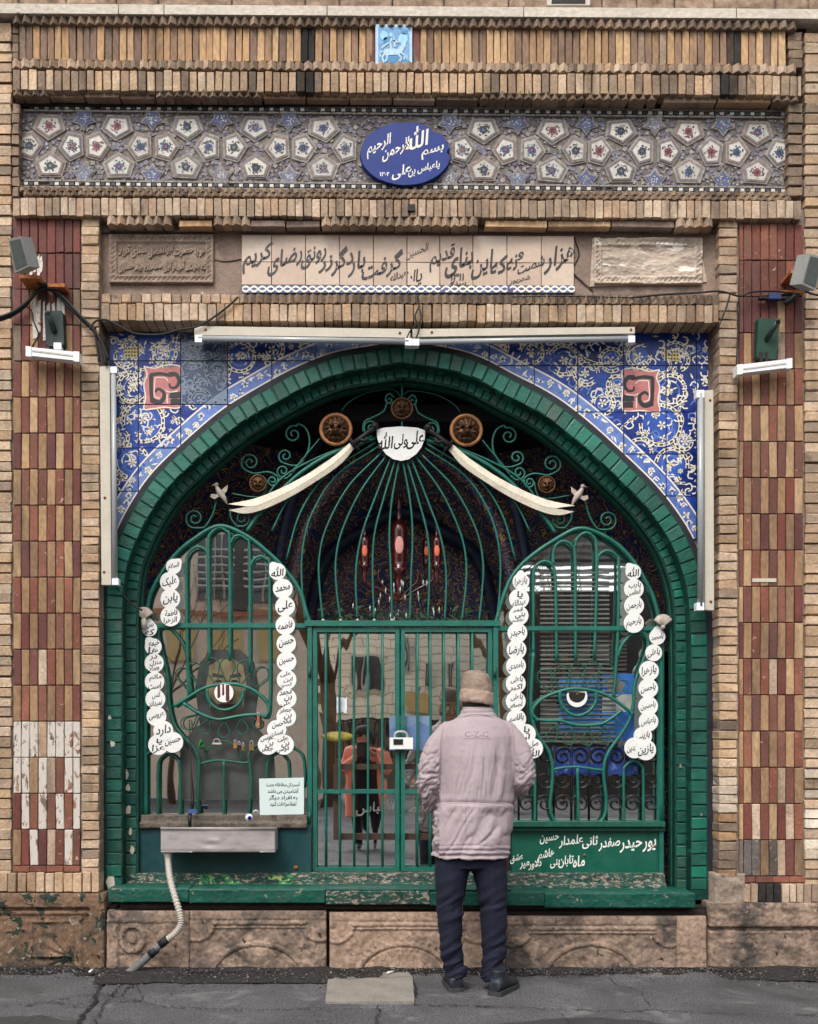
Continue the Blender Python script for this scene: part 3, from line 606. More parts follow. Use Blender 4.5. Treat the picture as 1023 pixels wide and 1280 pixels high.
# the small pieces between
ctr = [(a, c) for a, c, _ in pent]
bb = [MB(), MB(), MB()]; n_ = 0
g = [(x + R.uniform(-2.2, 2.2), y + R.uniform(-2.2, 2.2)) for x in np.arange(29, 990, 6.2) for y in np.arange(146, 230, 6.1)]
for (x, y) in g:
    if inm(x, y, 2) or any(abs(x - a) < 16 and abs(y - c) < 15 for a, c in ctr): continue
    dy = SL * (x - 512) * 1.3; k = R.choice([0, 1, 1, 2, 0]); bb[k].prism(poly_n(x, y + dy, R.uniform(2.8, 4.2), R.choice([3, 4, 4, 5]), R.uniform(0, 6)), .0605 + R.uniform(-.0015, .0015), .02, 0, .03)
    if k != 2 and R.random() < .35: bb[k].prism(poly_n(x, y + dy, .9, 4, R.uniform(0, 6)), .0585, .01, 1)
for q, m in zip(bb, (mb_, mp_, mg)): q.build('mosaic_chips', [m, mw], t, kind='stuff')
mkk = MB()
for (ya, n) in ((136, 150), (231.5, 150)):
    for i in range(n):
        x = 30 + i * 6.4; dy = SL * (x - 512) * 1.3
        if R.random() < .06: continue
        mkk.box(x, ya + dy, x + 4.9, ya + 3.6 + dy, .05, .02, i % 2)
    for i in range(60): x = 30 + i * 16; dy = SL * (x - 512) * 1.3; mkk.box(x, ya - 3 + dy, x + 15, ya - 1 + dy, .048, .02, 2); mkk.box(x, ya + 5 + dy, x + 15, ya + 7 + dy, .048, .02, 2)
mkk.build('border_chips', [mw, mk, mg], t, kind='stuff')
for a, c in ((14.5, 24.5), (985, 1004)): courses(t, a, c, 128, 246, 13.2, -.0, brick_grey, .1, 2.2)
# ---------------------------------------------------------------- oval plaque
b = MB(); o = []
for k in range(72):
    a = 2 * math.pi * k / 72; q = 1 + .02 * noise.noise((math.cos(a) * 3, math.sin(a) * 3, 2)) - (.07 if k in (62, 63, 71, 0, 53) else 0); o.append((507 + 57 * q * math.cos(a), 191.5 + 40 * q * math.sin(a)))
b.prism(o, .022, .04, 0, .015); t = b.build('oval_plaque', medal_b, label='oval ultramarine plaque with white brushed lettering in the middle of the frieze', cat='plaque')
Y = .0212
b = MB()
for s, x, y, w, h in (('بسم', 541, 190, 28, 20), ('الله', 521, 172, 30, 30), ('الرحمن', 495, 186, 34, 34), ('الرحیم', 474, 182, 30, 34)):
    if s not in _TX: continue
    text(None, '', s, x, y, w, h, Y, None, .3, .1, mb=b)
text(None, '', 'علی', 502, 215, 24, 20, Y, None, .25, .1, mb=b); text(None, '', 'بن', 515, 216, 9, 11, Y, None, .1, .1, mb=b); text(None, '', 'یاعباس', 536, 209, 28, 17, Y, None, .2, .1, mb=b)
b.build('lettering', white_t, t); text(t, 'lettering', '۱۳۰۴', 481, 217, 12, 6, Y, white_p, 0, 0)
# ---------------------------------------------------------------- band under the frieze
t = empty('middle_brick_band', at(512, 260, -.03), 'band of short upright bricks and sawtooth courses under the mosaic frieze', 'brickwork')
slab(t, 13, 243, 1007, 290, .05, .3, mortar, 'mortar_bed')
sawtooth(t, 24, 992, 238, 243, 9.8, .01, brick_grey, SL); sawtooth(t, 29, 992, 243.4, 248, 9.8, -.012, brick_grey, SL)
soldiers(t, 15, 1005, 249, 271, 10.2, -.035, brick_buff, SL * .6, .14, 1.1)
for a, c in ((134, 222), (267, 312), (402, 605), (845, 893)): sawtooth(t, a, c, 273, 283, 11.5, -.015, brick_buff, SL * .6)
for a, c, k in ((223, 266, 1), (313, 401, 2), (606, 844, 3)):
    for i in range(k):
        x0 = a + (c - a) * i / k; x1 = a + (c - a) * (i + 1) / k; brick(t, x0 + 1, 276, x1 - 1, 283.5, -.012 + R.uniform(0, .01), .1, R.choice([brick_top, brick_side, plaster]), 'flat_brick', worn=2)
tag(MB().box(510, 255, 519, 263, -.05, .03).build('wall_hook', iron_dark), 'small dark iron hook fixed under the oval plaque', 'hook')
# ---------------------------------------------------------------- inscription zone
t = empty('rendered_wall_strip', at(512, 330, .06), 'strip of cracked grey render holding the carved panels and the written tiles', 'wall')
hfield(t, 'render', 122, 284, 903, 372, 5, lambda a, c: .004 * fbm(a, c, .03) + (.006 * max(0, fbm(a, c, .09, 3)) if 718 < a < 745 else 0), plaster, .068, .2)
MB().ptube([(268,325),(282,327),(302,324)], .7, .066, 4).ptube([(718,296),(724,318),(716,338),(728,352),(742,364)], .8, .062, 4).build('crack_fill', dark_brown, t)
def relief(x0, y0, x1, y1, worn):
    def f(x, y):
        u, v = min(x - x0, x1 - x), min(y - y0, y1 - y); e = min(u, v)
        z = .012 if e < 2.5 else (.004 + .006 * (math.sin((x + y) * 1.05) > 0) if e < 7 else (.012 if e < 9 else 0))
        if worn: z = z * (.45 + .55 * (fbm(x, y, .04, 7) > -.1)) + .008 * fbm(x, y * 2.2, .035, 2) + .003 * fbm(x, y * 2, .2)
        return z + .002 * fbm(x, y, .15)
    return f
relief_l = M('raised_script_plaster', S(156,138,122), .9, .2, 10, .2, 60, .4, 60)
t = empty('carved_panel', at(203, 325, .05), 'brown carved plaster panel with two lines of raised script, left of the written tiles', 'carved panel')
hfield(t, 'relief_slab', 137, 294, 267, 354, 1.1, relief(137, 294, 267, 354, 0), relief_m, .056, .02)
for s, yy in (('هو یا حضرت ابوالفضل سقای کربلا', 313), ('که بنوشد آب از این سقاخانه بیاد حسین', 333)):
    b = MB(); text(None, '', s, 203, yy, 110, 19, .0475, None, .12, .1, mb=b); n = len(b.v); fs = list(b.f); b.v += [p + Vector((0, .006, 0)) for p in b.v]; cnt = {}
    for f in fs:
        for i in range(len(f)): cnt[frozenset((f[i], f[(i+1) % len(f)]))] = cnt.get(frozenset((f[i], f[(i+1) % len(f)])), 0) + 1
    for f in fs:
        for i in range(len(f)):
            a_, c_ = f[i], f[(i+1) % len(f)]
            if cnt[frozenset((a_, c_))] == 1: b.f.append((c_, a_, a_ + n, c_ + n)); b.m.append(0); b.sm.append(False)
    b.build('lettering', relief_l, t)
t = empty('carved_panel', at(810, 330, .05), 'worn whitish carved plaster panel with its script gone, right of the written tiles', 'carved panel')
b = MB(); b.prism([(741, 298), (874, 296), (884, 352), (738, 358)], .058, .02).build('backing', relief_w, t)
hfield(t, 'relief_slab', 743, 298, 878, 355, 1.1, relief(743, 298, 878, 355, 1), relief_w, .052, .02)
bord = M('dusty_blue_border_glaze', [S(76,94,138), S(88,104,142), S(84,92,124)], .35, .25, 12, .2, 60, .1, 30)
t = empty('inscription_tiles', at(510, 330, .055), 'row of cream glazed tiles with black brushed script and a blue wave border', 'tilework')
xs = [302, 339.5, 382, 424.5, 467, 509, 550, 591.5, 634, 677, 718]
for i, (a, c) in enumerate(zip(xs, xs[1:])):
    for r, (y0, y1) in enumerate(((293, 327), (327, 356))):
        if i in (4, 5) and False: continue
        brick(t, a + .4, y0 + .4 + .004*(a-300), c - .4, y1 - .3 + .004*(a-300), .05 + R.uniform(0, .002), .02, cream_t, 'tile', 0, .12)
    brick(t, a + .4, 356.3, c - .4, 366, .05, .02, bord, 'border_tile', 0, .12)
b = MB()
for ph in (0, math.pi):
    for i in range(208): 
        x = 303 + i * 2; f_ = lambda x: 361 + 3.2 * math.sin((x - 302) / 41.8 * 2 * math.pi * 2 + ph); b.flat([(x, f_(x) - 1.3), (x + 2, f_(x + 2) - 1.3), (x + 2, f_(x + 2) + 1.3), (x, f_(x) + 1.3)], .0488 - ph * .0001, 0)
b.build('wave_border', gold_t if False else white_t, t)
Y = .0485; b = MB()
def put(s, x, y, w, h, sl=.25): text(None, '', s, x, y, w * 1.0, h * 1.15, Y, None, sl, .15, mb=b)
for s, x, y, w, h in (('هزار', 700, 325, 40, 32), ('شصت', 664, 331, 34, 26), ('و', 651, 320, 8, 10), ('نه', 640, 328, 14, 22), ('که', 624, 330, 22, 22), ('این', 603, 330, 28, 34), ('بنای', 574, 328, 36, 34), ('قدیم', 553, 322, 32, 32),
    ('گرفت', 478, 330, 52, 34), ('بار', 446, 330, 22, 30), ('دگر', 428, 326, 28, 34), ('زر', 407, 330, 18, 20), ('رونق', 392, 322, 32, 34), ('رضای', 356, 327, 44, 32), ('کریم', 322, 322, 38, 36)): put(s, x, y, w, h)
for s, x, y, w, h in (('یا', 524, 346, 8, 18), ('ابا', 514, 347, 12, 18), ('عبدالله', 498, 345, 20, 22), ('الحسین', 522, 314, 28, 20)): put(s, x, y, w, h)
put('شهریور', 650, 350, 26, 11); put('۱۳۱۱', 572, 345, 16, 9, 0); put('سنه', 573, 354, 20, 5, 0)
b.build('lettering', ink, t)
# ---------------------------------------------------------------- lintel band
t = empty('lintel_brick_band', at(512, 390, -.03), 'lintel of short upright bricks under the written tiles, above the tube lamps', 'brickwork')
slab(t, 124, 369, 899, 400, .02, .3, mortar, 'mortar_bed')
sawtooth(t, 300, 900, 369.5, 380, 9.7, -.02, brick_grey, .003)
soldiers(t, 127, 300, 368, 379, 12.5, -.005, brick_buff, .003, .1, 1.2)
soldiers(t, 126, 899, 380.5, 402, 11.3, -.035, brick_buff, .003, .16, 1.2, lambda x, y: brick_side if R.random() < .55 else brick_buff)
# ================================================================= PIERS
def pier(side):
    L = side < 0
    t = empty('brick_pier', at(60 if L else 960, 1116, 0), 'left chequered brick pier with limewashed bricks low down, behind the black cased camera' if L else 'right chequered brick pier with charred bricks low down, behind the green box camera', 'pier')
    x0, xa, xb, x1 = (-60, 15, 101, 124) if L else (1084, 1006, 923.5, 899)
    slab(t, min(x0, x1) + 0, 262, max(x0, x1) - 0, 1117, .02, .35, mortar_l if not L else mortar_l, 'mortar_bed')
    tp = 20
    o_pick = lambda x, y: (brick_cream if (not L and 930 < y < 1090 and R.random() < .6) else brick_side if R.random() < .6 else brick_buff)
    def i_pick(x, y):
        if not L and 968 < y < 1015: return brick_cream
        if not L and 1015 < y < 1090: return brick_grey if R.random() < .7 else brick_yel
        if not L and 895 < y < 905: return brick_grey
        return brick_side if R.random() < .75 else brick_buff
    if L:
        courses(t, -60, 14.2, 27, 1093, 12.8, .0, None, .12, 1.5, o_pick); courses(t, 101.5, 124, 272, 1092, 11.4, -.003, None, .15, 1.5, i_pick)
    else:
        courses(t, 1006.5, 1084, 40, 1112, 12.8, .0, None, .12, 1.5, o_pick); courses(t, 899, 922.6, 274, 1100, 11.6, -.003, None, .15, 1.5, i_pick)
    bx = [16.4, 26.6, 37, 47.7, 58.7, 69.6, 80.3, 91, 100.6] if L else [924.3, 930, 940.4, 951.2, 962, 972.4, 982.8, 993.5, 1004.6]
    by = [271 + 45.06 * i for i in range(19)] if L else [280 + 45.3 * i for i in range(19)]
    for r in range(18):
        for c in range(8):
            y0, y1 = by[r], by[r+1]
            red = (c + r) % 2 == (0 if L else 1)
            if r < 2: m = brick_maroon if L else (brick_maroon if R.random() < .3 else brick_red)
            elif r == 2: m = brick_maroon if R.random() < .7 else brick_yel if red else brick_grey
            elif r == 3: m = brick_maroon if red else brick_grey if R.random() < .3 else brick_yel
            else: m = (brick_maroon if R.random() < .25 else brick_red) if red else brick_yel
            if L and r == 14: m = brick_worn
            if L and r == 15 and R.random() < .55: m = brick_worn
            if L and r in (16, 17) and not red and R.random() < .6: m = brick_worn
            if not L and r == 17 and c < 5 and R.random() < .8: m = brick_char
            if r > 10 and not red and R.random() < .12: m = brick_buff
            brick(t, bx[c] + .45, y0 + .5, bx[c+1] - .45, y1 - .5, .004, .06, m, 'brick', .002, .9)
    yb = by[-1]
    for i in range(4): brick(t, bx[0] + 21 * i, yb + .6, bx[0] + 21 * (i + 1) - .6, yb + 8, .004, .06, brick_red, 'brick', .001, .4)
    if L: soldiers(t, -48, 124, yb + 9.5, yb + 33, 11.4, -.012, brick_side, 0, .13, 1.2)
    else: soldiers(t, 929, 1075, yb + 10, yb + 33, 9.6, -.012, None, 0, .13, 1.2, lambda x, y: brick_soot if 935 < x < 990 and R.random() < .75 else brick_buff); hfield(t, 'worn_corner', 893, 1092, 930, 1131, 2, lambda a, c: .01 * fbm(a, c, .08) + .02, mortar_l, .01, .2)
    # return of the pier into the arch recess
    b = MB()
    if L: b.prism([(120, 272), (124.5, 272), (124.5, 1116), (120, 1116)], .012, .25)
    else: b.prism([(899, 276), (904, 276), (904, 1128), (899, 1128)], .012, .25)
    b.build('reveal_render', mortar_l, t)
pier(-1); pier(1)
# plain brick wall goes on beyond the frame
for a, c in ((-900, -60), (1084, 1900)):
    tag(slab(None, a, -160, c, 1216, .01, .4, brick_side, 'side_wall'), kind='structure')
# ================================================================= PLINTHS
def plinth_f(kind, x0, y0, x1, y1):
    def f(x, y):
        z = .010 * fbm(x, y, .03, x0) + .005 * fbm(x, y, .12, 2) + .0015 * fbm(x, y, .5, 3)
        if kind == 'arch':                          # flat moulded stone with a low arc
            cx = (x0 + x1) / 2 if x0 != 412 else 505; r = math.hypot((x - cx) / 1.25, (y - 1229)); z += .010 if 46 < r < 51 else (.004 if r < 44 else 0)
            z += .009 if (abs(y - (y0 + 15)) < 2.2 or abs(y - (y0 + 20)) < 1) and x0 + 28 < x < x1 - 25 else 0
            for sx in (x0 + 8, x1 - 8):
                q = math.hypot(x - sx, y - (y0 + 14)); z += .009 if 21 < q < 25 and y > y0 + 14 else 0
            z += .004 if y < y0 + 10 else 0
            if x0 == 412 and 1177 < y < 1204 and 455 < x < 560:
                a = math.atan2(y - 1229, (x - cx) / 1.25); z += .010 * max(0, math.sin(a * 44)) if 51 < r < 51 + 9 * (1.25 - abs(x - cx) / 60) else 0
            if x0 == 412 and r < 44: z += .004 * (((x / 9 + int(y / 7) % 2 * .5) % 1) > .2)
        if kind == 'scroll':
            cx, cy = x0 + 32, y0 + 34; r = math.hypot(x - cx, (y - cy) * .9); z += .016 if 12 < r < 17 or r < 6 else 0; z += .012 if x < x0 + 15 and y > y0 + 10 else 0
            z += .006 if y < y0 + 14 else 0
        if kind == 'rough': z += .016 * fbm(x, y, .02, 9) + .008 * abs(fbm(x, y * 2, .05, 4)); z += .012 if y < y0 + 30 else 0; z += -.02 if abs(y - (y0 + 33) - 3 * fbm(x, 0, .03)) < 2 else 0
        if kind == 'panel':
            z += .022 if (y < 1134 or x > 112) else (.012 if y < 1143 else 0); z += -.02 if 1134 < y < 1139 and x < 112 else 0
            if x < 100 and y > 1146: z += .010 if 38 < x < 92 and 1150 < y < 1198 and not (42 < x < 88 and 1153 < y < 1194) else 0; z += .006 * math.sin(math.atan2(y - 1196, x - 88) * 16) if math.hypot(x - 88, y - 1196) < 44 and x < 90 else 0
            if 91 < x < 103 and y > 1144: z += .012
        if y < y0 + 2 or y > y1 - 1: z -= .004
        e = min(x - x0, x1 - x); z -= (.010 if x0 > 405 and x0 < 415 else .004) * max(0, 1 - e / 2.5)
        return z
    return f
t = empty('stone_plinth', at(512, 1214, -.03), 'low plinth of weathered carved stone blocks under the green sill, partly behind the man', 'plinth')
slab(t, 130, 1134, 888, 1216, .03, .3, dark_brown, 'mortar_bed')
for a, c, y0, k, m in ((134, 236.6, 1139, 'scroll', stone_m), (237, 408, 1139, 'arch', stone_m), (412, 606, 1141, 'arch', stone_l), (606.4, 632.4, 1141, '', stone_l), (633, 846, 1146, 'arch', stone_m), (846.3, 884, 1146, '', stone_l)):
    hfield(t, 'stone', a, y0, c, 1219 + (8 if a > 600 else 0), 1.35, plinth_f(k, a, y0, c, 1216), m, -.035, .1)
hfield(t, 'footing', 133, 1138, 884, 1150, 3, lambda a, c: .006 * fbm(a, c, .09), dark_brown, .005, .1)
t = empty('pier_plinth', at(60, 1214, -.03), 'crumbling carved plinth with green paint remains under the left brick pier', 'plinth')
hfield(t, 'stone', -60, 1117, 131, 1219, 1.5, plinth_f('panel', -60, 1117, 131, 1219), stone_g, -.02, .2)
t = empty('pier_plinth', at(960, 1230, -.03), 'rough broken stone plinth under the right brick pier', 'plinth')
hfield(t, 'stone', 887, 1129, 1084, 1230, 1.5, plinth_f('rough', 887, 1129, 1084, 1230), stone_m, -.02, .2)
# ================================================================= WALL BEHIND THE ARCH, BRICK RINGS
def wall_sheet():
    b = MB(); c0 = (508, 800)
    def pr(x, y):
        if x < 150 and y > 700: return (112, y)
        if x > 868 and y > 710: return (912, y)
        dx, dy = x - c0[0], y - c0[1]; s = min((396 / abs(dx)) if dx else 9e9, (400 / -dy) if dy < 0 else 9e9); return (c0[0] + dx * s, c0[1] + dy * s)
    q = offs(3); n = len(q)
    for i in range(n - 1):
        A, B_ = tuple(q[i]), tuple(q[i+1]); C, D_ = pr(*B_), pr(*A)
        P = [at(*p, .13) for p in (A, B_, C, D_)]; Q = [p + Vector((0, .3, 0)) for p in P]
        b.add(P + Q, [(3,2,1,0), (0,1,5,4), (4,5,6,7)])
    return b.build('arch_wall', mortar, kind='structure')
wall_sheet()
t = empty('green_brick_arch', at(505, 1112, .1), 'broad pointed arch of green painted bricks stepping inwards round the whole grille', 'arch')
b = MB(); band(b, -.5, 21, .106, .14); band(b, 22, 41, .206, .14); b.build('mortar_bed', green_m, t)
b = MB(); band(b, -6.5, -.3, .108, .05); b.build('black_border', border_k, t)
R_ = R
def ring(d0, d1, Y, pf, dep=.12):
    for (x, y, a, p) in path_walk(offs((d0 + d1) / 2), pf):
        if y > 1106 + (10 if x > 500 else 0): continue
        low = y > 760; k = (D + Y) / F
        w, h = (p - 1.6) * k, (d1 - d0) * k * R_.uniform(.97, 1.02)
        W_, H_ = round(w / .006) * .006, round(h / .006) * .006
        me = brick_me(W_, dep, H_, green_d if low and R_.random() < .85 else green_b, R_.randrange(4), .8)
        c = at(x, y, Y); c.y = Y + dep / 2 + R_.uniform(-.004, .003)
        link('brick', me, t, c, (R_.gauss(0, .02), -a + R_.gauss(0, .012), 0), (w / W_, 1, h / H_))
ring(.8, 20.4, .10, lambda x, y: 15.3)
ring(24, 38.5, .20, lambda x, y: 15.0 if y > 745 and x < 400 else 14.2 if y > 800 else 10.8)
b = MB(); band(b, 39, 46, .262, .05); b.build('steel_edging', green_l, t)
for (xa, ya, r) in ((137, 898, 2.2), (140.5, 930, 3), (157.5, 968, 3.4), (160, 985, 3), (160.5, 1013, 4), (163, 1040, 2.5), (139, 1105, 7), (851, 958, 1.6), (877, 1018, 1.2), (165, 1062, 3)):
    MB().prism([(xa + (r * R.uniform(.6, 1.2)) * math.cos(k * .7), ya + r * R.uniform(1, 2.2) * math.sin(k * .7)) for k in range(9)], .0985 if xa < 152 or xa > 870 else .197, .01).build('bare_plaster_patch', lamp_w if r > 1.9 else plaster, t)
# ================================================================= GLAZED SPANDRELS
LIGHTS = []
def clip(poly, p0, n):
    out = []
    for i in range(len(poly)):
        a, c = poly[i], poly[(i+1) % len(poly)]; da = (a[0]-p0[0])*n[0] + (a[1]-p0[1])*n[1]; dc = (c[0]-p0[0])*n[0] + (c[1]-p0[1])*n[1]
        if da <= 0: out.append(a)
        if da * dc < 0: s = da / (da - dc); out.append((a[0] + (c[0]-a[0]) * s, a[1] + (c[1]-a[1]) * s))
    return out
def ribbon(pts, w, m, lay, out, step=2.6, dash=None, w1=None):
    q = catmull([(a, c, 0) for a, c in pts], 8) if len(pts) > 2 else [Vector((a, c, 0)) for a, c in pts]
    ps = np.array([(v.x, v.y) for v in q]); seg = np.linalg.norm(np.diff(ps, axis=0), axis=1); cum = np.concatenate([[0], np.cumsum(seg)]); n = max(2, int(cum[-1] / step))
    s = np.linspace(0, cum[-1], n + 1); X = np.interp(s, cum, ps[:, 0]); Y_ = np.interp(s, cum, ps[:, 1])
    tx, ty = np.gradient(X), np.gradient(Y_); l = np.hypot(tx, ty) + 1e-9; nx, ny = -ty / l, tx / l
    ww = np.linspace(w, w1 if w1 is not None else w, n + 1)
    for i in range(n):
        if dash and i % dash[0] >= dash[1]: continue
        out.append(([(X[i] + nx[i]*ww[i], Y_[i] + ny[i]*ww[i]), (X[i+1] + nx[i+1]*ww[i+1], Y_[i+1] + ny[i+1]*ww[i+1]), (X[i+1] - nx[i+1]*ww[i+1], Y_[i+1] - ny[i+1]*ww[i+1]), (X[i] - nx[i]*ww[i], Y_[i] - ny[i]*ww[i])], m, lay))
def circ(cx, cy, r, a0=0, a1=6.2832, n=18, k=1.0): return [(cx + r * math.cos(a0 + (a1 - a0) * i / n), cy + r * k * math.sin(a0 + (a1 - a0) * i / n)) for i in range(n + 1)]
def flower(x, y, r, out, m=1, lay=4):
    n = R.choice([4, 5, 5, 6]); a0 = R.uniform(0, 6)
    for k in range(n):
        a = a0 + k * 6.283 / n; out.append(([(x + .2*r*math.cos(a), y + .2*r*math.sin(a)), (x + .7*r*math.cos(a - .38), y + .7*r*math.sin(a - .38)), (x + r*math.cos(a), y + r*math.sin(a)), (x + .7*r*math.cos(a + .38), y + .7*r*math.sin(a + .38))], m, lay))
    out.append((poly_n(x, y, r * .3, 6, 0), 6 if r > 2.5 else 3, lay + 1))
def leaf(x, y, r, a, out, m=1, lay=4):
    out.append(([(x - r*math.cos(a), y - r*math.sin(a)), (x + .3*r*math.cos(a + 1.4), y + .3*r*math.sin(a + 1.4)), (x + r*math.cos(a), y + r*math.sin(a)), (x - .3*r*math.cos(a + 1.2), y - .3*r*math.sin(a + 1.2))], m, lay))
# material slots: 0 tile, 1 cream white, 2 pale blue, 3 ink, 4 sky blue, 5 rose, 6 straw, 7 slate line
SPM = [None, white_t, blue_l, ink, blue_s, pink_t, gold_t, slate_l]
def spandrel(side):
    mir = (lambda x: x) if side < 0 else (lambda x: 1005 - x)
    pat = []
    def beaded(pts, w=2.3):
        ribbon(pts, w, 1, 3, pat, 2.2); ribbon(pts, w * .52, 3, 4, pat, 2.2, (3, 2))
    disks = [(178.9, 527, 25), (165, 577, 20), (167, 484, 19), (206, 441, 14), (272, 462, 15), (300, 446, 18), (158, 626, 17), (157, 446, 13), (340, 436, 14), (205, 560, 15), (240, 446, 14), (250, 500, 13), (152, 662, 9), (380, 430, 10), (233, 478, 12), (150, 548, 10)]
    for x, y, r in disks:
        if R.random() < .72: pat.append((circ(x, y, r - 2.5, n=12)[:-1], 4, 1))
        a0 = R.uniform(0, 6.28); beaded(circ(x, y, r, a0, a0 + R.uniform(4.2, 5.6), 14)); flower(x + R.uniform(-2, 2), y + R.uniform(-2, 2), 6.2, pat)
        ribbon(circ(x, y, r * .6, a0 + 1, a0 + 4.6, 10), .8, 2, 2, pat)
        for q in range(5): a = R.uniform(0, 6.28); leaf(x + r * .62 * math.cos(a), y + r * .62 * math.sin(a), 3.4, a + 1.3, pat)
    for pts in ([(146,430),(158,424),(172,428),(176,440),(166,452),(178,462),(206,452),(214,430),(224,420),(226,416)], [(150,500),(156,508),(151,520),(154,532)], [(148,600),(160,600),(172,604),(186,600),(196,588)], [(214,418),(236,448),(262,452),(284,436),(310,424),(340,420),(372,416)], [(150,640),(158,648),(156,664)], [(216,520),(230,536),(214,548)], [(226,450),(246,452),(270,447),(286,438)]): beaded(pts, 1.6)
    for _ in range(1100):                            # free tendrils, leaves and blossoms
        x, y = R.uniform(118, 500), R.uniform(416, 700); d, _i = sd(x, y)
        if d < 27: continue
        a = R.uniform(0, 6.28)
        if R.random() < .5: ribbon([(x, y), (x + 5*math.cos(a), y + 5*math.sin(a)), (x + 10*math.cos(a + .8), y + 10*math.sin(a + .8)), (x + 9*math.cos(a + 1.5), y + 9*math.sin(a + 1.5))], .85, R.choice([1, 1, 2]), 2, pat)
        elif R.random() < .45: flower(x, y, R.uniform(2.8, 5.4), pat)
        else: leaf(x, y, R.uniform(2.2, 4.8), a, pat, R.choice([1, 1, 1, 1, 6, 3]))
    # dark knots on the beaded stems
    for _ in range(110):
        x, y, r = R.choice(disks); a = R.uniform(0, 6.28); x += r * math.cos(a); y += r * math.sin(a)
        pat.append((poly_n(x, y, R.uniform(1.4, 3), R.choice([4, 5, 6]), a, 1.3, .8), 3, 5)); leaf(x + 1, y - 1, R.uniform(2.5, 4.2), a, pat, 1, 6); leaf(x - 1, y + 1, R.uniform(2, 3.6), a + 2, pat, 1, 6)
    # cartouche in the top corner
    for (dx, dy, w, h) in ((0, 0, 15, 9),):
        cx, cy = 165, 440; pat += [([(cx - 9, cy - 7), (cx + 9, cy - 7), (cx + 9, cy + 7), (cx - 9, cy + 7)], 6, 5)]
        for u in range(-2, 3):
            for v in range(-1, 2): pat.append((poly_n(cx + u * 3.6, cy + v * 4.4, 1.6, 4, .4 * u), 3, 6))
    # rose square with the black hooked figure
    rc = lambda q: [(a if side < 0 else a, c) for a, c in q]
    for q in ([(180,457),(188,461),(196,458),(190,468),(183,470)], [(182,462),(226,457),(227,466),(184,468)], [(181,464),(190,466),(189,508),(180,508)], [(188,467),(226,464),(226,480),(188,482)], [(188,481),(226,478),(226,496),(189,498)], [(180,497),(222,494),(224,509),(181,513)], [(220,460),(227,462),(226,508),(219,508)]): pat.append((q, 5, 7))
    ribbon([(180,458),(194,460),(210,456),(227,459),(225,474),(227,490),(225,509),(205,509),(190,511),(180,511),(182,496),(180,480),(184,468),(180,458)], .8, 1, 9, pat)
    for pts, w, w1 in (([(190,503),(189,485),(189,468)], 2.2, 2.6), ([(188,468.5),(200,467),(212,469)], 2.4, 2), ([(211,468),(220,468),(224,476),(220,484),(213,484),(212,479)], 3.2, 1.2), ([(190,500),(198,503),(204,499),(205,491),(198,486),(194,490)], 3.4, 1.4), ([(212,493),(219,494),(226,493)], 4.2, 4), ([(213,502),(219,502),(226,502)], 3.6, 3.6)):
        ribbon(pts, w, 3, 10, pat, 2, None, w1)
    for pts in ([(194,472),(193,494),(200,498)], [(194,472),(206,472),(210,476)], [(207,488),(212,490),(222,489)], [(209,493),(209,506)]): ribbon(pts, .6, 1, 11, pat)
    pat = [([(mir(x), y + (4 if side > 0 else 0)) for x, y in q], m, l) for q, m, l in pat]
    # the tile grid
    xs = [137, 173, 226, 284.5, 340, 395, 450, 508] if side < 0 else [508, 560, 612, 668, 722.5, 780, 833, 871, 886]
    ys = [416, 451, 505.5, 560, 614, 668, 722] if side < 0 else [416, 457, 515, 567.5, 620, 674, 726]
    t = empty('tile_spandrel', at(sum(xs[:2]) / 2, 700, .12), ('left' if side < 0 else 'right') + (' corner of cobalt tiles above the arch, a slate grey patch by its rose square' if side < 0 else ' corner of cobalt tiles above the arch, with a rose square and no grey patch'), 'tilework')
    tiles = []
    for a, c in zip(xs, xs[1:]):
        for y0, y1 in zip(ys, ys[1:]):
            P = [(a + .5, y0 + .5), (c - .5, y0 + .5), (c - .5, y1 - .5), (a + .5, y1 - .5)]
            for it in range(2):
                if not P: break
                cx = sum(p[0] for p in P) / len(P); cy = sum(p[1] for p in P) / len(P); d, i = sd(cx, cy)
                if abs(d) < 60: P = clip(P, _oa[i] - _nn[i] * 5, _nn[i])
                elif d < 0: P = []
            if len(P) < 3: continue
            ar = abs(sum(P[k][0]*P[(k+1) % len(P)][1] - P[(k+1) % len(P)][0]*P[k][1] for k in range(len(P)))) / 2
            if ar < 30: continue
            old = side < 0 and 226 <= a < 280 and y0 < 505
            b = MB(); yj = R.uniform(-.0012, .0012); b.prism(P, .12 + yj, .02); tiles.append((a, c, y0, y1, b, slate_t if old else (blue_d if R.random() < .12 else blue_t), yj, old))
    def place(q, m, l):
        jit = R.random() * .9; lo = min(p[0] for p in q); hi = max(p[0] for p in q); bo = min(p[1] for p in q); tp = max(p[1] for p in q)
        for a, c, y0, y1, b, mt, yj, old in tiles:
            if hi > a and lo < c and tp > y0 and bo < y1:
                m_ = m
                if old: m_ = 7 if m in (1, 2, 5, 6) else (3 if m == 3 else None)
                if m_ is None: continue
                q2 = q
                for p0, n in (((a + .7, 0), (-1, 0)), ((c - .7, 0), (1, 0)), ((0, y0 + .7), (0, -1)), ((0, y1 - .7), (0, 1))):
                    q2 = clip(q2, p0, n)
                    if len(q2) < 3: break
                if len(q2) >= 3: b.flat(q2, .1195 + yj - (l + jit) * .00025, m_)
    for q, m, l in pat:
        cx = sum(p[0] for p in q) / len(q); cy = sum(p[1] for p in q) / len(q)
        if sd(cx, cy)[0] > 27: place(q, m, l)
    # the pale band that follows the arch
    i0, i1 = (0, len(_L) * 10) if side < 0 else (len(_L) * 10 - 12, len(_oa) - 1)
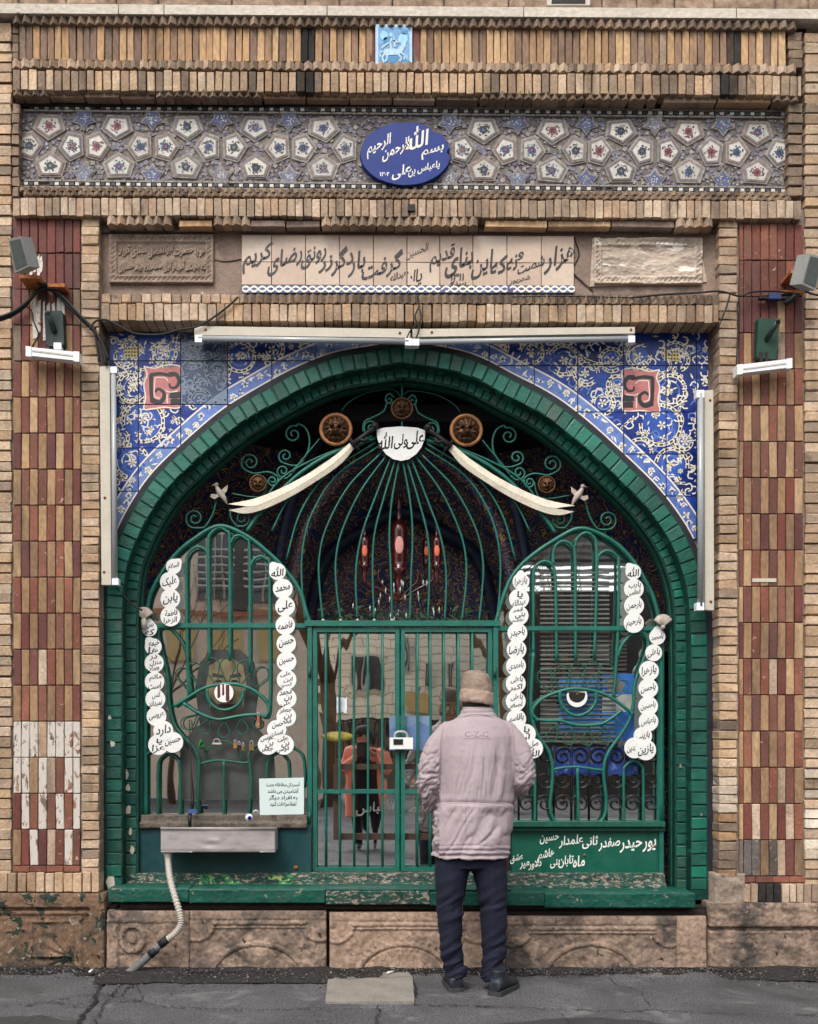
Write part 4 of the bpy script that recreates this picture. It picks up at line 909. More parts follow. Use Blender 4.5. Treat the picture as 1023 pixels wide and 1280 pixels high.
    for i in range(len(_oa) - 1):
        if (_oa[i][0] < 508) != (side < 0) or _oa[i][1] > 712: continue
        for d0, d1, m, l in ((-7, -25, 2, 1), (-6.5, -8.3, 1, 3), (-23.6, -25.6, 1, 3)):
            A, B_ = _oa[i] + _nn[i]*d0, _oa[i+1] + _nn[i+1]*d0; C, E_ = _oa[i+1] + _nn[i+1]*d1, _oa[i] + _nn[i]*d1
            for u in range(3 if d0 - d1 > 9 else 1):
                nU = 3 if d0 - d1 > 9 else 1
                for s in range(2):
                    f = lambda p, q, w: (p[0] + (q[0]-p[0])*w, p[1] + (q[1]-p[1])*w)
                    a1, a2 = f(A, B_, s/2), f(A, B_, (s+1)/2); c1, c2 = f(E_, C, s/2), f(E_, C, (s+1)/2)
                    place([f(a1, c1, u/nU), f(a2, c2, u/nU), f(a2, c2, (u+1)/nU), f(a1, c1, (u+1)/nU)], m, l)
        if i % 2 == 0:
            dd = -16 + 4.5 * math.sin(i * .55); x, y = _oa[i] + _nn[i] * dd; z = []
            (flower if i % 4 else lambda x, y, r, o: leaf(x, y, r, i, o))(x, y, R.uniform(4, 6), z); leaf(x + R.uniform(-5, 5), y + R.uniform(-5, 5), 3.6, R.uniform(0, 6), z); leaf(x + R.uniform(-6, 6), y + R.uniform(-4, 4), 2.6, R.uniform(0, 6), z, 4, 2)
            if R.random() < .4: z.append((poly_n(x, y, 1.6, 5, 0), 3, 6))
            if R.random() < .5: ribbon([(x - 4, y), (x, y - 4), (x + 4, y)], .7, 1, 2, z)
            for q, m, l in z: place(q, m, l)
    for a, c, y0, y1, b, mt, yj, old in tiles: b.build('tile', [mt] + SPM[1:], t)
spandrel(-1); spandrel(1)
# ================================================================= IRON GRILLE
GY = .285; mx = lambda x: 1003 - x
def bar(t, pts, r, Y=GY, m=green_i, name='bar', sm=6, n=6, flat=1.0):
    c_ = len(catmull([(p[0], p[1], 0) for p in pts], sm)) if len(pts) > 2 else 2; s0 = R.uniform(0, 99); r = [r * .9 * (1 + .16 * noise.noise((i * .5, s0, 0))) for i in range(c_)]
    return MB().ptube(pts, r, Y, n, 0, sm, False, flat).build(name, m, t)
def flatbar(t, x0, y0, x1, y1, Y=GY, dep=.025, m=green_i, name='frame_bar'):
    return MB().box(x0, y0, x1, y1, Y - dep / 2, dep).build(name, m, t)
def loop(cx, cy, r, bx, by, sq=1.0):                # teardrop eyelash: from the lid out round the tip and back
    a = math.atan2(cy - by, cx - bx); p = [(bx, by)]
    for k in range(-5, 6):
        q = a + k * .42; p.append((cx + r * math.cos(q), cy + r * math.sin(q) * sq))
    return p + [(bx + 2, by)]
# ---- left window grille
t = empty('window_grille', at(283, 1030, GY), 'left green iron window grille shaped as a hand, padlocks hanging under its eye', 'grille')
Larch = [(182,1030),(182,900),(183,790),(186,751),(197,725),(217,696),(241,675),(273,657.6),(305,668),(334.6,690),(358,714),(375.6,740),(383,766),(388,780)]
bar(t, Larch, 3.1, name='arched_frame', n=8); flatbar(t, 172, 770, 180, 1032, GY + .01, .03, green_l); flatbar(t, 183, 779, 386, 784.5)
bar(t, [(236,873),(234.5,830),(233.7,780),(233,710),(236,692),(245,684),(255,686),(260.5,694),(261,700)], 2.3)
bar(t, [(262,826),(261,760),(260.7,680),(264,667),(274,659.5),(283,664),(287,675),(287.5,760),(287.5,826)], 2.3)
bar(t, [(288,680),(293,671),(301,669.5),(308,674),(312,684),(312.5,760),(312.5,840)], 2.3)
bar(t, [(313,708),(318,699),(326,695.5),(333,699),(337,708),(337.5,780),(338,860),(336,893),(330,897)], 2.3)
bar(t, [(239,868),(236,840),(232,812),(222,795),(211,785),(203,783.5),(198,787),(199,800),(206,830),(210,850),(211,875),(217,904),(229,921),(240,932),(246.6,943),(249,956),(248,985),(246,1026)], 2.5, m=green_l)
for p in ([(217,883),(235,872),(252,862),(267,857),(290,855),(311,860),(325,869),(334,879),(336,889),(331,897)], [(229,879),(246,890),(262,897),(276,899.5),(300,895),(323,893.5),(331,897)]): bar(t, p, 2.6, GY - .008, name='eyelid')
bar(t, [(259,861),(260,873),(266,882),(275,887),(286,887),(296,882),(303,873),(304,862)], 2.5, GY - .008, name='iris_ring')
for c in ((228,843,8.5,239,868), (243,836,8,250,861), (265,832,9.5,270,857), (285,832,9.5,283,855), (306,835,9.5,300,856), (327,842,9,316,861), (234,904,8,248,892), (256,911,7,262,898), (280,915,7,280,900), (303,911,7,300,897), (322,905,6,318,895)):
    bar(t, loop(*c), .95, GY - .004, green_l, 'eyelash', 4, 5)
for p in ([(311,1020),(314,985),(313,960),(311,944),(318,935),(330,925)], [(251,955),(265,951.5),(280,951),(305,954),(312,952)], [(280,951),(280,1000),(280,1026)], [(197.5,1026),(197.5,965),(200,950),(211,943),(221,949),(225,962),(225.6,1026)], [(333.6,1026),(333.6,965),(337,949),(348,941.5),(358,948),(361.5,962),(361.8,1026)], [(182,945),(190,938),(200,936)], [(366,934),(378,944),(381,962),(381,985)]): bar(t, p, 2.1, m=green_l)
bar(t, [(256,948),(262,935),(278,926),(294,933),(304,950)], 1, m=green_l)
MB().box(376, 1022, 384, 1032, GY - .02, .02).build('latch', iron_dark, t)
# ---- right window grille
t = empty('window_grille', at(735, 1035, GY), 'right green iron window grille shaped as a hand with a blue and white eye', 'grille')
Rarch = [(618,782),(622,772),(626,757),(638,725),(658.6,700),(694,675),(727,660.5),(764,675),(790.6,700),(808,728),(818.5,751),(825,785),(827,850),(827,1032)]
bar(t, Rarch, 3.1, name='arched_frame', n=8); flatbar(t, 822.5, 776, 830.5, 1034, GY + .01, .03); flatbar(t, 622, 782.5, 824, 788)
bar(t, [(667,820),(667,760),(667,720),(670,708),(680,701.5),(690,706),(694,718),(695.5,760),(696,829)], 2.3)
bar(t, [(692,706),(692,690),(697,680),(706,676.5),(715,682),(719,694),(719.5,760),(719.8,826)], 2.3)
bar(t, [(719,684),(722,673),(732,666),(742,671),(746,684),(746,740),(743,826)], 2.3)
bar(t, [(746.5,704),(750,693),(760,688.5),(770,694),(774,706),(773,780),(770,840),(767,872)], 2.3)
bar(t, [(667,816),(665,850),(664,885),(668,908),(676,925),(685,937),(691,958),(690,985),(688,1006),(691,1022),(700,1030),(712,1033)], 2.6)
bar(t, [(772,822),(778,806),(788,795),(798,790),(807,793),(811,801),(809,814),(803,830),(797,845),(793,860),(792,880),(788,898),(778,916),(765,934),(757,950),(755,970),(758,998),(756,1020),(746,1031),(735,1033)], 2.6)
for p in ([(672,900),(666,893),(668,884),(678,874),(695,866),(717,861),(741,863.5),(764,872),(787,889),(791,893)], [(670,899.5),(685,901),(700,901),(714,905),(729,907),(752,905),(766,897),(778,888)]): bar(t, p, 2.6, GY - .008, name='eyelid')
bar(t, [(700,865),(701,877),(707,888),(717,894),(727,894),(738,888),(745,877),(745,866)], 2.6, GY - .008, name='iris_ring')
for c in ((681,846,9,690,870), (703,842,9.5,700,864), (722,838,9,712,861), (741,836,9,728,861), (759,838,9,745,864), (778,858,8,766,873), (690,920,7,698,903), (712,924,7,718,907), (735,925,7,735,908), (757,920,7,752,906), (774,912,6,768,898)):
    bar(t, loop(*c), .95, GY - .004, green_l, 'eyelash', 4, 5)
for p in ([(692,962),(706,959.5),(724,959),(745,962),(757,963)], [(722,960),(723,1000),(723,1034)], [(780.5,1034),(780,970),(782,958),(792,951.5),(802,957),(804.5,970),(804.5,1034)], [(669,1034),(669,960),(668,950),(662,944)]): bar(t, p, 2.1)
# ---- double gate
t = empty('double_gate', at(503, 1094, GY), 'double green iron gate of thin upright bars, shut by a white padlock', 'gate')
flatbar(t, 384.5, 780, 390, 1093, GY, .04); flatbar(t, 617, 780, 623, 1093, GY, .04); flatbar(t, 381, 775.5, 626, 782.5, GY - .004, .05)
for a, c, xs in ((391.5, 499.5, (407.5,425,443,460,478.5)), (501.5, 615.5, (522,538,555,573,590.5))):
    lf = empty('gate_leaf', at(a, 1090, GY)); lf.parent = t; lf.location = at(a, 1090, GY) - Vector(t.location)
    for r in ((a, 785, a + 5, 1089), (c - 5, 785, c, 1089), (a + 5, 785, c - 5, 790), (a + 5, 1084, c - 5, 1089), (a + 5, 987.5, c - 5, 992)): MB().box(*r, GY - .012, .022).build('leaf_frame', green_i, lf)
    for x in xs: MB().ptube([(x, 790), (x + R.uniform(-.6, .6), 930), (x, 1084)], 1.7, GY, 6, 0, 3).build('bar', green_i, lf)
for y in (840, 1022): 
    for x in (387, 619): MB().lathe(at(x, y, GY - .03), [(0,-.03),(.008,-.03),(.008,.03),(0,.03)], 'Z', 8).build('hinge', green_l, t)
# ---- fan above the gate
t = empty('fan_grille', at(503, 770, GY), 'fan of curved green bars and scrolls spreading from the white half moon plaque', 'grille')
fan = [[(499.7,573),(490,626),(487,670),(489,720),(490.5,777)], [(495,573),(479,626),(468,670),(466,718),(468,777)], [(489,572),(470,620),(452,670),(445,718),(447,777)], [(483,570),(451,614),(428,663),(420,700),(421,737),(426,777)], [(477,566),(436,608),(408,660),(399,700),(400,737),(404,777)], [(472,559),(420,595),(389,645),(378,692),(378,737),(382,777)], [(470,553),(410,592),(376,640),(358,700)], [(468,548),(400,583),(362,622),(340,664)], [(466,545),(395,573),(350,600),(322,640)]]
for p in fan: bar(t, p, 1.55, name='bar', n=5); bar(t, [(mx(x), y + 1) for x, y in p], 1.55, name='bar', n=5)
for s in (0, 1):
    q = (lambda p: [(mx(x), y + 2) for x, y in p]) if s else (lambda p: p)
    bar(t, q([(470,548),(430,561),(400,575),(370,596),(340,625),(322,645),(309,664)]), 3.0, name='brace', n=8)
    def spiral(cx, cy, r, a0, turns, d): 
        n = int(turns * 14); return [(cx + r * (1 - .82 * i / n) * math.cos(a0 + d * turns * 6.283 * i / n), cy + r * (1 - .82 * i / n) * math.sin(a0 + d * turns * 6.283 * i / n)) for i in range(n + 1)]
    sc = [[(365,590),(376,577),(385,565),(387,548),(382,535),(373,530)] + spiral(367,543,11,-1.2,1.5,-1), [(383,568),(376,580),(366,582),(358,580)] + spiral(357,570,9,2.2,1.4,1),
          [(348,597),(342,592),(333,590),(318,592),(308,588)] + spiral(313,578,11.5,2.6,1.6,1), [(348,597),(347,604)] + spiral(341,601,7,.4,1.4,1), [(365,592),(358,598),(350,596)] + spiral(354,589,8,1.9,1.3,1),
          [(271,625),(266,643),(257,658),(250,660)] + spiral(243.5,648,12.5,1.3,1.7,1), [(288,636),(289,648),(297,658)] + spiral(303,648,10.5,2,1.5,-1),
          [(490,505),(484,504),(480,514),(466,522),(456,527),(454,538)] + spiral(464,534,9,2.6,1.4,1), [(493,497),(487,492),(482,497)] + spiral(487,500,5,-2.6,1.1,-1)]
    for p in sc: bar(t, q(p), 1.5, GY + .004, name='scroll', sm=3, n=5)
    bar(t, q([(400,548),(382,570),(365,592)]), 1.1, name='rod'); bar(t, q([(502,497),(494,488),(480,487),(456,492),(436,503),(427,514)]), .9, GY + .01, green_l, 'rod'); bar(t, q([(335,600),(330,618),(315,621),(290,617)]), .9, name='rod')
    b = MB()
    for (x, y) in q([(404,777),(426,777),(447,777),(468,777),(490,777)]): b.lathe(at(x, y - 2, GY), [(.002,.012),(.010,0),(.012,-.006),(0,-.008)], 'Z', 8)
    b.build('bar_foot', shell_m, t, kind=None)
bar(t, [(502.7,470),(502.7,500)], 1.6); bar(t, [(502.7,524),(502.7,536)], 1.6)
# ---- plaque, lions, swords, birds, shells
pl = [(471,537),(480,534.5),(501,533),(522,534.5),(532,538),(531,549),(527,559),(520,568),(511,574),(502,576),(492,574),(483,568),(476,559),(472,549)]
t = MB().prism(pl, GY - .035, .006).build('half_moon_plaque', white_m, label='white half moon metal plaque with black lettering at the hub of the fan of bars', cat='plaque')
b = MB()
for s, x, y, w, h in (('علی', 519, 550, 22, 26), ('ولی', 501, 552, 17, 28), ('الله', 482, 551, 20, 22)): text(None, '', s, x, y, w, h, GY - .0355, None, .1, .15, mb=b)
b.build('lettering', paint_k, t)
def lion(x, y, r, ring_m, label):
    t = empty('lion_head', at(x, y, GY - .03), label, 'lion head', 'bronze lion heads on the grille'); k = (D + GY) / F; c = at(x, y, GY - .012)
    MB().lathe(c, [(0,.004),(r*k*.98,.004),(r*k,-.004),(r*k*.94,-.014),(r*k*.80,-.012),(r*k*.76,-.002),(0,-.002)], 'Y', 28).build('rim', ring_m, t)
    def f(px, py):
        u, v = (px - x) / (r * .8), (py - y) / (r * .8); d = math.hypot(u, v)
        if d > 1: return 0
        z = .9 * math.sqrt(max(0, 1 - d * d)) * .55; a = math.atan2(v, u)
        if d > .5: z += .13 * math.sin(a * 13 + 5 * d) + .05 * math.sin(a * 29 + 9 * d)
        z += .34 * math.exp(-((u / .17) ** 2 + ((v - .22) / .30) ** 2)) + .24 * math.exp(-((u / .36) ** 2 + ((v - .34) / .16) ** 2)) - .30 * math.exp(-((u / .3) ** 2 + ((v - .58) / .06) ** 2)) + .2 * math.exp(-((u / .22) ** 2 + ((v - .72) / .08) ** 2))
        for s in (-1, 1):
            z -= .30 * math.exp(-(((u - s * .28) / .10) ** 2 + ((v + .06) / .07) ** 2)); z += .22 * math.exp(-(((u - s * .28) / .2) ** 2 + ((v + .22) / .07) ** 2)) + .2 * math.exp(-(((u - s * .55) / .1) ** 2 + ((v + .48) / .1) ** 2))
        return z * r * .8 * k
    b = MB(); v = []; fs = []; nr, na = 16, 44
    for i in range(nr + 1):
        for j in range(na):
            q = r * .8 * i / nr; a = j * 6.2832 / na; px, py = x + q * math.cos(a), y + q * math.sin(a); p = at(px, py, GY - .014); v.append(Vector((p.x, p.y - f(px, py), p.z)))
    for i in range(nr):
        for j in range(na): fs.append((i*na + j, i*na + (j+1) % na, (i+1)*na + (j+1) % na, (i+1)*na + j))
    b.add(v, fs, 0, True).build('face', bronze, t)
lion(420, 537, 21, copper, 'large bronze lion head in an ochre ring above the left sword hilt'); lion(583, 538, 21, copper, 'large bronze lion head in an ochre ring above the right sword hilt')
lion(502.7, 511, 14.5, bronze, 'dark bronze lion head at the crown, just above the half moon plaque')
lion(323, 604.5, 11.5, bronze, 'small bronze lion head over the left sword blade'); lion(683.5, 606, 11.5, bronze, 'small bronze lion head over the right sword blade')
for s in (-1, 1):
    q = (lambda p: [(mx(x) + 1, y + 2) for x, y in p]) if s > 0 else (lambda p: p)
    t = empty('curved_sword', at(360 if s < 0 else 643, 610, GY - .05), ('left' if s < 0 else 'right') + ' white curved sword with split tip and dark hilt over the fan bars', 'sword', 'pair of white split swords')
    up = [(438,553),(416.6,571),(387,591),(353.6,609),(320,622.6),(285,630)]; mid = [(441,556),(421,576),(391,597),(359,615),(326,630),(309,633)]; lo = [(444,559),(426,580),(396,601),(365,620),(331,636),(306,642),(286,637.6)]
    up = [(p.x, p.y) for p in catmull([(a, c, 0) for a, c in up], 4)]; mid = [(p.x, p.y) for p in catmull([(a, c, 0) for a, c in mid], 4)]; lo = [(p.x, p.y) for p in catmull([(a, c, 0) for a, c in lo], 4)]
    b = MB()
    def strip(A, Bq, Y0, Y1):
        n = 20
        for i in range(n):
            g = lambda P, w: (P[min(int(w*(len(P)-1)), len(P)-2)], w*(len(P)-1) - min(int(w*(len(P)-1)), len(P)-2), P[min(int(w*(len(P)-1)), len(P)-2)+1])
            def h(P, w): a, f_, c = g(P, w); return (a[0] + (c[0]-a[0])*f_, a[1] + (c[1]-a[1])*f_)
            a0, a1, c0, c1 = h(A, i/n), h(A, (i+1)/n), h(Bq, i/n), h(Bq, (i+1)/n)
            pa, pb, pc, pd = [at(*z[0], Y) for z, Y in zip((q([a0]), q([a1]), q([c1]), q([c0])), (Y0, Y0, Y1, Y1))]
            b.add([pa, pb, pc, pd] + [p + Vector((0, .008, 0)) for p in (pa, pb, pc, pd)], [(0,1,2,3), (7,6,5,4), (0,4,5,1), (3,2,6,7)])
    strip(up, mid, GY - .045, GY - .052); strip(mid, lo, GY - .0515, GY - .044); b.build('blade', blade_m, t)
    b = MB(); b.ptube(q([(440,557),(452,547),(461,540),(470,533)]), [4.2, 3.4, 3.0, 3.4], GY - .05, 8, 0, 0); b.ptube(q([(437,548),(444,556),(449,563)]), 2.0, GY - .052, 6, 0, 0); b.ball(at(*q([(469,532.5)])[0], GY - .05), .024, 0, 8); b.ptube(q([(447,548),(455,551),(461,549)]), 2.4, GY - .055, 6, 0, 0); b.build('hilt', iron_dark, t)
    t = empty('bird_figure', at(272 if s < 0 else 729, 630, GY - .03), 'small white cast bird perched on the scroll beyond the ' + ('left' if s < 0 else 'right') + ' sword tip', 'bird figure')
    b = MB(); dx = 0 if s < 0 else -5; qq = lambda x, y: q([(x, y)])[0] if s < 0 else (q([(x, y)])[0][0] - 5, q([(x, y)])[0][1])
    P3 = lambda x, y, Y=GY - .03: at(*qq(x, y), Y)
    b.tube([P3(284,630), P3(280,622), P3(276,617), P3(272,611), P3(270,606)], [.006,.014,.020,.014,.006], 8); b.ball(P3(270.5,606), .013, 0, 8); b.tube([P3(268,606), P3(264.5,607)], [.005,.001], 6)
    for w in ([(274,614),(270,618),(264,617),(263,621),(268,624),(275,620)], [(276,613),(281,609),(285,606),(284,613),(280,618)]): b.prism([qq(*p) for p in w], GY - .034, .008)
    b.build('bird_body', shell_m, t)
for s, (x, y) in ((-1, (180, 767)), (1, (829, 776))):
    b = MB(); 
    for k in range(7):
        a = -math.pi/2 + (k - 3) * .30; b.ptube([(x, y + 7), (x + 13 * math.cos(a), y + 7 + 15 * math.sin(a))], [.9, 2.6], GY - .05, 6, 0, 0)
    b.ball(at(x, y + 8, GY - .05), .014, 0, 8)
    if s < 0: b.ptube([(x, y + 8), (x, y + 20)], [3.6, 2.6], GY - .05, 8, 0, 0)
    b.build('shell_ornament', shell_m, label=('fluted pale metal shell above the left outer string of white discs' if s < 0 else 'fluted pale metal shell above the right outer string of white discs'), cat='ornament')
# ---- white discs
DY = GY - .03
cols = {
 'A': ('short string of four white lettered discs in the upper left of the left window', [(217,708,9.5,'tr'),(212,727,12),(213,748.5,12.3),(213,770.5,12.5)], None),
 'B': ('outer left string of white lettered discs bending down the edge of the left window', [(187,786,9.5,'t'),(191.6,808.5,10.5,'tl'),(192.8,829,12),(193.3,852,12.2),(194.3,874,12.4),(195.6,895.5,12.3),(198,931,12.8),(216,928,13),(204.2,913.5,12.4)], None),
 'C': ('long string of white lettered discs down the right side of the left window', [(347,714.5,10.5,'tl'),(353.6,735.8,12.3),(356.5,758,12.3),(356.8,781.5,12.2),(358,804.6,12.2),(358.3,827,12.3),(358.4,849.7,12.3),(358.4,873,12.3),(358,896,12.3),(335,931,12.6),(355,931,12.6),(346,912,12)], None),
 'Dd': ('long string of white lettered discs in the right window, partly behind the man', [(651.5,727,10.5,'t'),(649.2,748.4,12.5),(648.7,769.5,12.3),(647,791,12.4),(646,812,12.3),(645.4,832.6,12.4),(645,854.5,12.4),(645,876.5,12.4),(645.8,899,12.3),(657.6,917.5,12.5),(666.5,935.5,12.6)], None),
 'E': ('short string of four white lettered discs in the upper right of the right window', [(792,715,9.8,'tl'),(792.7,736,12.4),(793,757,12.4),(792.7,778.6,12.6)], None),
 'G': ('outer right string of white lettered discs curving along the green right jamb', [(822,796,10,'t'),(817.6,816,10.5),(811.7,838.7,12.4),(810.7,860.5,12.3),(810.6,882.6,12.3),(811,902,12.3),(804,920,11.5),(793.8,935,13),(807.5,937.5,13)], None)}
for key, (lab, ds, _) in cols.items():
    x, y = ds[0][:2]; t = empty('disc_string', at(x, ds[-1][1], DY), lab, 'disc string')
    words = TXT[key]
    for i, d in enumerate(ds):
        cx, cy, r = d[:3]; yd = DY - .0014 * i; tip = {'t': -1.57, 'tr': -.75, 'tl': -2.2}.get(d[3] if len(d) > 3 else None); P = []
        for k in range(30):
            a = k * 6.2832 / 30; rr = r
            if tip is not None: dd = abs((a - tip + math.pi) % 6.2832 - math.pi); rr = r * (1 + .42 * max(0, 1 - dd / .6))
            P.append((cx + rr * math.cos(a), cy + rr * math.sin(a)))
        o = MB().prism(P, yd, .003).build('disc', white_m, t)
        if i < len(words):
            w = words[i].split(); b = MB(); n = len(w)
            if n == 1: text(None, '', words[i], cx, cy, r * 1.5, r * 1.25, yd - .0006, None, .15, .1, mb=b)
            elif n == 2: text(None, '', w[0], cx + r * .1, cy - r * .38, r * min(1.25, .3 + .28 * len(w[0])), r * .8, yd - .0006, None, .12, .1, mb=b); text(None, '', w[1], cx, cy + r * .42, r * 1.35, r * .85, yd - .0006, None, .12, .1, mb=b)
            else: 
                for q in range(n): text(None, '', w[q], cx + (r * .15 if q % 2 else -r * .1), cy - r * .55 + q * r * 1.1 / (n - 1), r * min(1.25, .3 + .25 * len(w[q])), r * .62, yd - .0006, None, .12, .1, mb=b)
            b.build('lettering', paint_k, o)
# eye whites
t = MB().prism([(280 + 12 * math.cos(a * .25), 866 + 12 * math.sin(a * .25)) for a in range(25)], GY - .018, .004).build('eye_disc', white_m, label='white disc streaked dark red, the pupil of the left hand grille eye', cat='disc')
b = MB()
for x, w, y0, y1 in ((273.5, 3.4, 856, 873), (279, 2.2, 855, 870), (284.5, 4.2, 856, 877)): b.flat([(x - w/2, y0), (x + w/2, y0), (x + w/2 + .5, y1 - 2), (x, y1), (x - w/2, y1 - 1)], GY - .0186)
b.build('red_streaks', M('dried_dark_red_paint', S(84,36,32), .6, .2, 30, 0, 9, 0, 9), t)
t = MB().prism([(721.7 + 13 * math.cos(a * .25), 871 + 13 * math.sin(a * .25)) for a in range(26) if math.sin(a * .25) > -.55], GY - .018, .004).build('eye_disc', white_m, label='white crescent eye with a black pupil in the right hand grille', cat='disc')
b = MB(); b.flat([(721.7 + 10.3 * math.cos(a * .25), 868.4 + 10 * math.sin(a * .25)) for a in range(26) if math.sin(a * .25) > -.5], GY - .0186, 0); b.flat(poly_n(722, 867, 1.5, 8, 0), GY - .0192, 1); b.build('pupil', [iron_dark, brass], t)
# ================================================================= GLASS
gl = bpy.data.materials.new('window_glass'); gl.use_nodes = True; g_ = gl.node_tree; g_.nodes.clear()
o_ = g_.nodes.new('ShaderNodeOutputMaterial'); mi = g_.nodes.new('ShaderNodeMixShader'); tr = g_.nodes.new('ShaderNodeBsdfTransparent'); gy = g_.nodes.new('ShaderNodeBsdfGlossy'); gy.inputs['Roughness'].default_value = .012
tr.inputs['Color'].default_value = (.95, .97, .95, 1); gy.inputs['Color'].default_value = (.95, .97, .95, 1); mi.inputs[0].default_value = .84
nz = g_.nodes.new('ShaderNodeTexNoise'); nz.inputs['Scale'].default_value = 2.2; bpn = g_.nodes.new('ShaderNodeBump'); bpn.inputs['Strength'].default_value = .03; bpn.inputs['Distance'].default_value = .05
g_.links.new(nz.outputs[0], bpn.inputs['Height']); g_.links.new(bpn.outputs[0], gy.inputs['Normal'])
g_.links.new(tr.outputs[0], mi.inputs[1]); g_.links.new(gy.outputs[0], mi.inputs[2]); g_.links.new(mi.outputs[0], o_.inputs[0])
GL = .33
def pane(t, pts, Y=GL): return MB().prism(pts, Y, .005).build('pane', gl, t)
wood = M('brown_window_wood', S(112,76,52), .6, .2, 10, .2, 60, .2, 40, stretch=(4, 1, 1)); wood_d = M('dark_wood', S(62,46,38), .6, .25, 10, .2, 60, .2, 40)
t = empty('shop_window', at(283, 1032, GL), 'left brown wooden window glazed behind the hand grille, a portrait print inside', 'window')
pane(t, [(x, y) for x, y in Larch if y < 1031][:1] + [(182, 787)] + [(x, y) for x, y in Larch[3:-1]] + [(384, 783), (384, 1030)])
for r in ((184, 786, 188, 1030), (378, 786, 383, 1030), (184, 780, 383, 785)): MB().box(*r, GL + .008, .03).build('window_frame', wood, t)
t = empty('shop_window', at(728, 1035, GL), 'right window glazed behind the hand grille with blinds and blue posters inside', 'window')
pane(t, [(623, 1032), (623, 783)] + Rarch[2:-2] + [(828, 1032)])
for r in ((623, 786, 628, 1032), (822, 786, 826, 1032)): MB().box(*r, GL + .008, .03).build('window_frame', wood_d, t)
t = empty('glazed_door', at(503, 1092, GL), 'glazed double door directly behind the gate bars, mirroring the street', 'door')
pane(t, [(391, 786), (499, 786), (499, 1090), (391, 1090)]); pane(t, [(502, 786), (615, 786), (615, 1090), (502, 1090)])
MB().box(497.5, 786, 503.5, 1090, GL + .006, .03).build('meeting_stile', green_l, t)
# ================================================================= INSIDE
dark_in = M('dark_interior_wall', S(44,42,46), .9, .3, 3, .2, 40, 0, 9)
gold = bpy.data.materials.new('painted_vault'); gold.use_nodes = True; n_ = gold.node_tree; bs_ = n_.nodes['Principled BSDF']
ge = n_.nodes.new('ShaderNodeNewGeometry'); 
def nn_(k, **kw):
    q = n_.nodes.new(k)
    for a, c in kw.items(): q.inputs[a].default_value = c
    return q
nz1 = nn_('ShaderNodeTexNoise', Scale=6.0, Detail=2.0, Distortion=2.2); m1 = n_.nodes.new('ShaderNodeMath'); m1.operation = 'MULTIPLY'; m1.inputs[1].default_value = 9; m2 = n_.nodes.new('ShaderNodeMath'); m2.operation = 'FRACT'
rp = n_.nodes.new('ShaderNodeValToRGB'); e = rp.color_ramp.elements; e[0].position = 0; e[0].color = S(56,70,132); e[1].position = .60; e[1].color = S(36,40,70)
for p_, c_ in ((.64, S(176,130,72)), (.82, S(226,180,112)), (.87, S(56,40,34))): q = e.new(p_); q.color = c_
n_.links.new(ge.outputs['Position'], nz1.inputs['Vector']); n_.links.new(nz1.outputs[0], m1.inputs[0]); n_.links.new(m1.outputs[0], m2.inputs[0]); n_.links.new(m2.outputs[0], rp.inputs[0]); n_.links.new(rp.outputs[0], bs_.inputs['Base Color']); bs_.inputs['Roughness'].default_value = .35
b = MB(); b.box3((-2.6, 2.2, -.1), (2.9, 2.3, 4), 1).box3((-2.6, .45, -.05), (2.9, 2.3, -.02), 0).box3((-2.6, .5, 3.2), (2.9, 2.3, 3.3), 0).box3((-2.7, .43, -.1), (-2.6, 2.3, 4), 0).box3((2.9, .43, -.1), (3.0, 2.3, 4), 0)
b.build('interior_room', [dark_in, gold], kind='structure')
t = empty('painted_vault_ribs', at(503, 780, .9), 'dark painted pointed ribs of the vault inside, seen between the fan bars', 'vault')
rib_m = M('rib_paint', S(30,40,66), .45, .3, 14, .2, 50, 0, 9, dirt=(S(110,84,48), .35, 18))
for (hw, top, Y, w) in ((150, 560, .75, 16), (118, 640, 1.1, 15), (96, 700, 1.45, 14), (172, 490, .6, 12)):
    Y += .25; P = [(503 - hw, 800), (503 - hw * .96, 760), (503 - hw * .8, (top + 800) / 2 - 22), (503 - hw * .45, top + 26), (503, top)]; P = P + [(1006 - x, y) for x, y in P[-2::-1]]
    MB().ptube(P, w * .62, Y, 6, 0, 6, False, .5).build('rib', gold if hw in (150, 96) else rib_m, t)
b = MB(); v = []; nr, na = 22, 48
for i in range(nr + 1):
    for j in range(na + 1):
        r = 1 - i / nr; a = math.pi + math.pi * j / na; x, y = 503 + 372 * r * math.cos(a), 815 + 372 * r * math.sin(a) * (1 - .05 * abs(math.cos(a))); v.append(at(x, y, .46 + 1.5 * math.sqrt(max(0, 1 - r * r)) * .75 + (.04 if i % 6 == 0 else 0)))
b.add(v, [(i*(na+1) + j, i*(na+1) + j + 1, (i+1)*(na+1) + j + 1, (i+1)*(na+1) + j) for i in range(nr) for j in range(na)], 0, True); b.build('half_dome', gold, t)
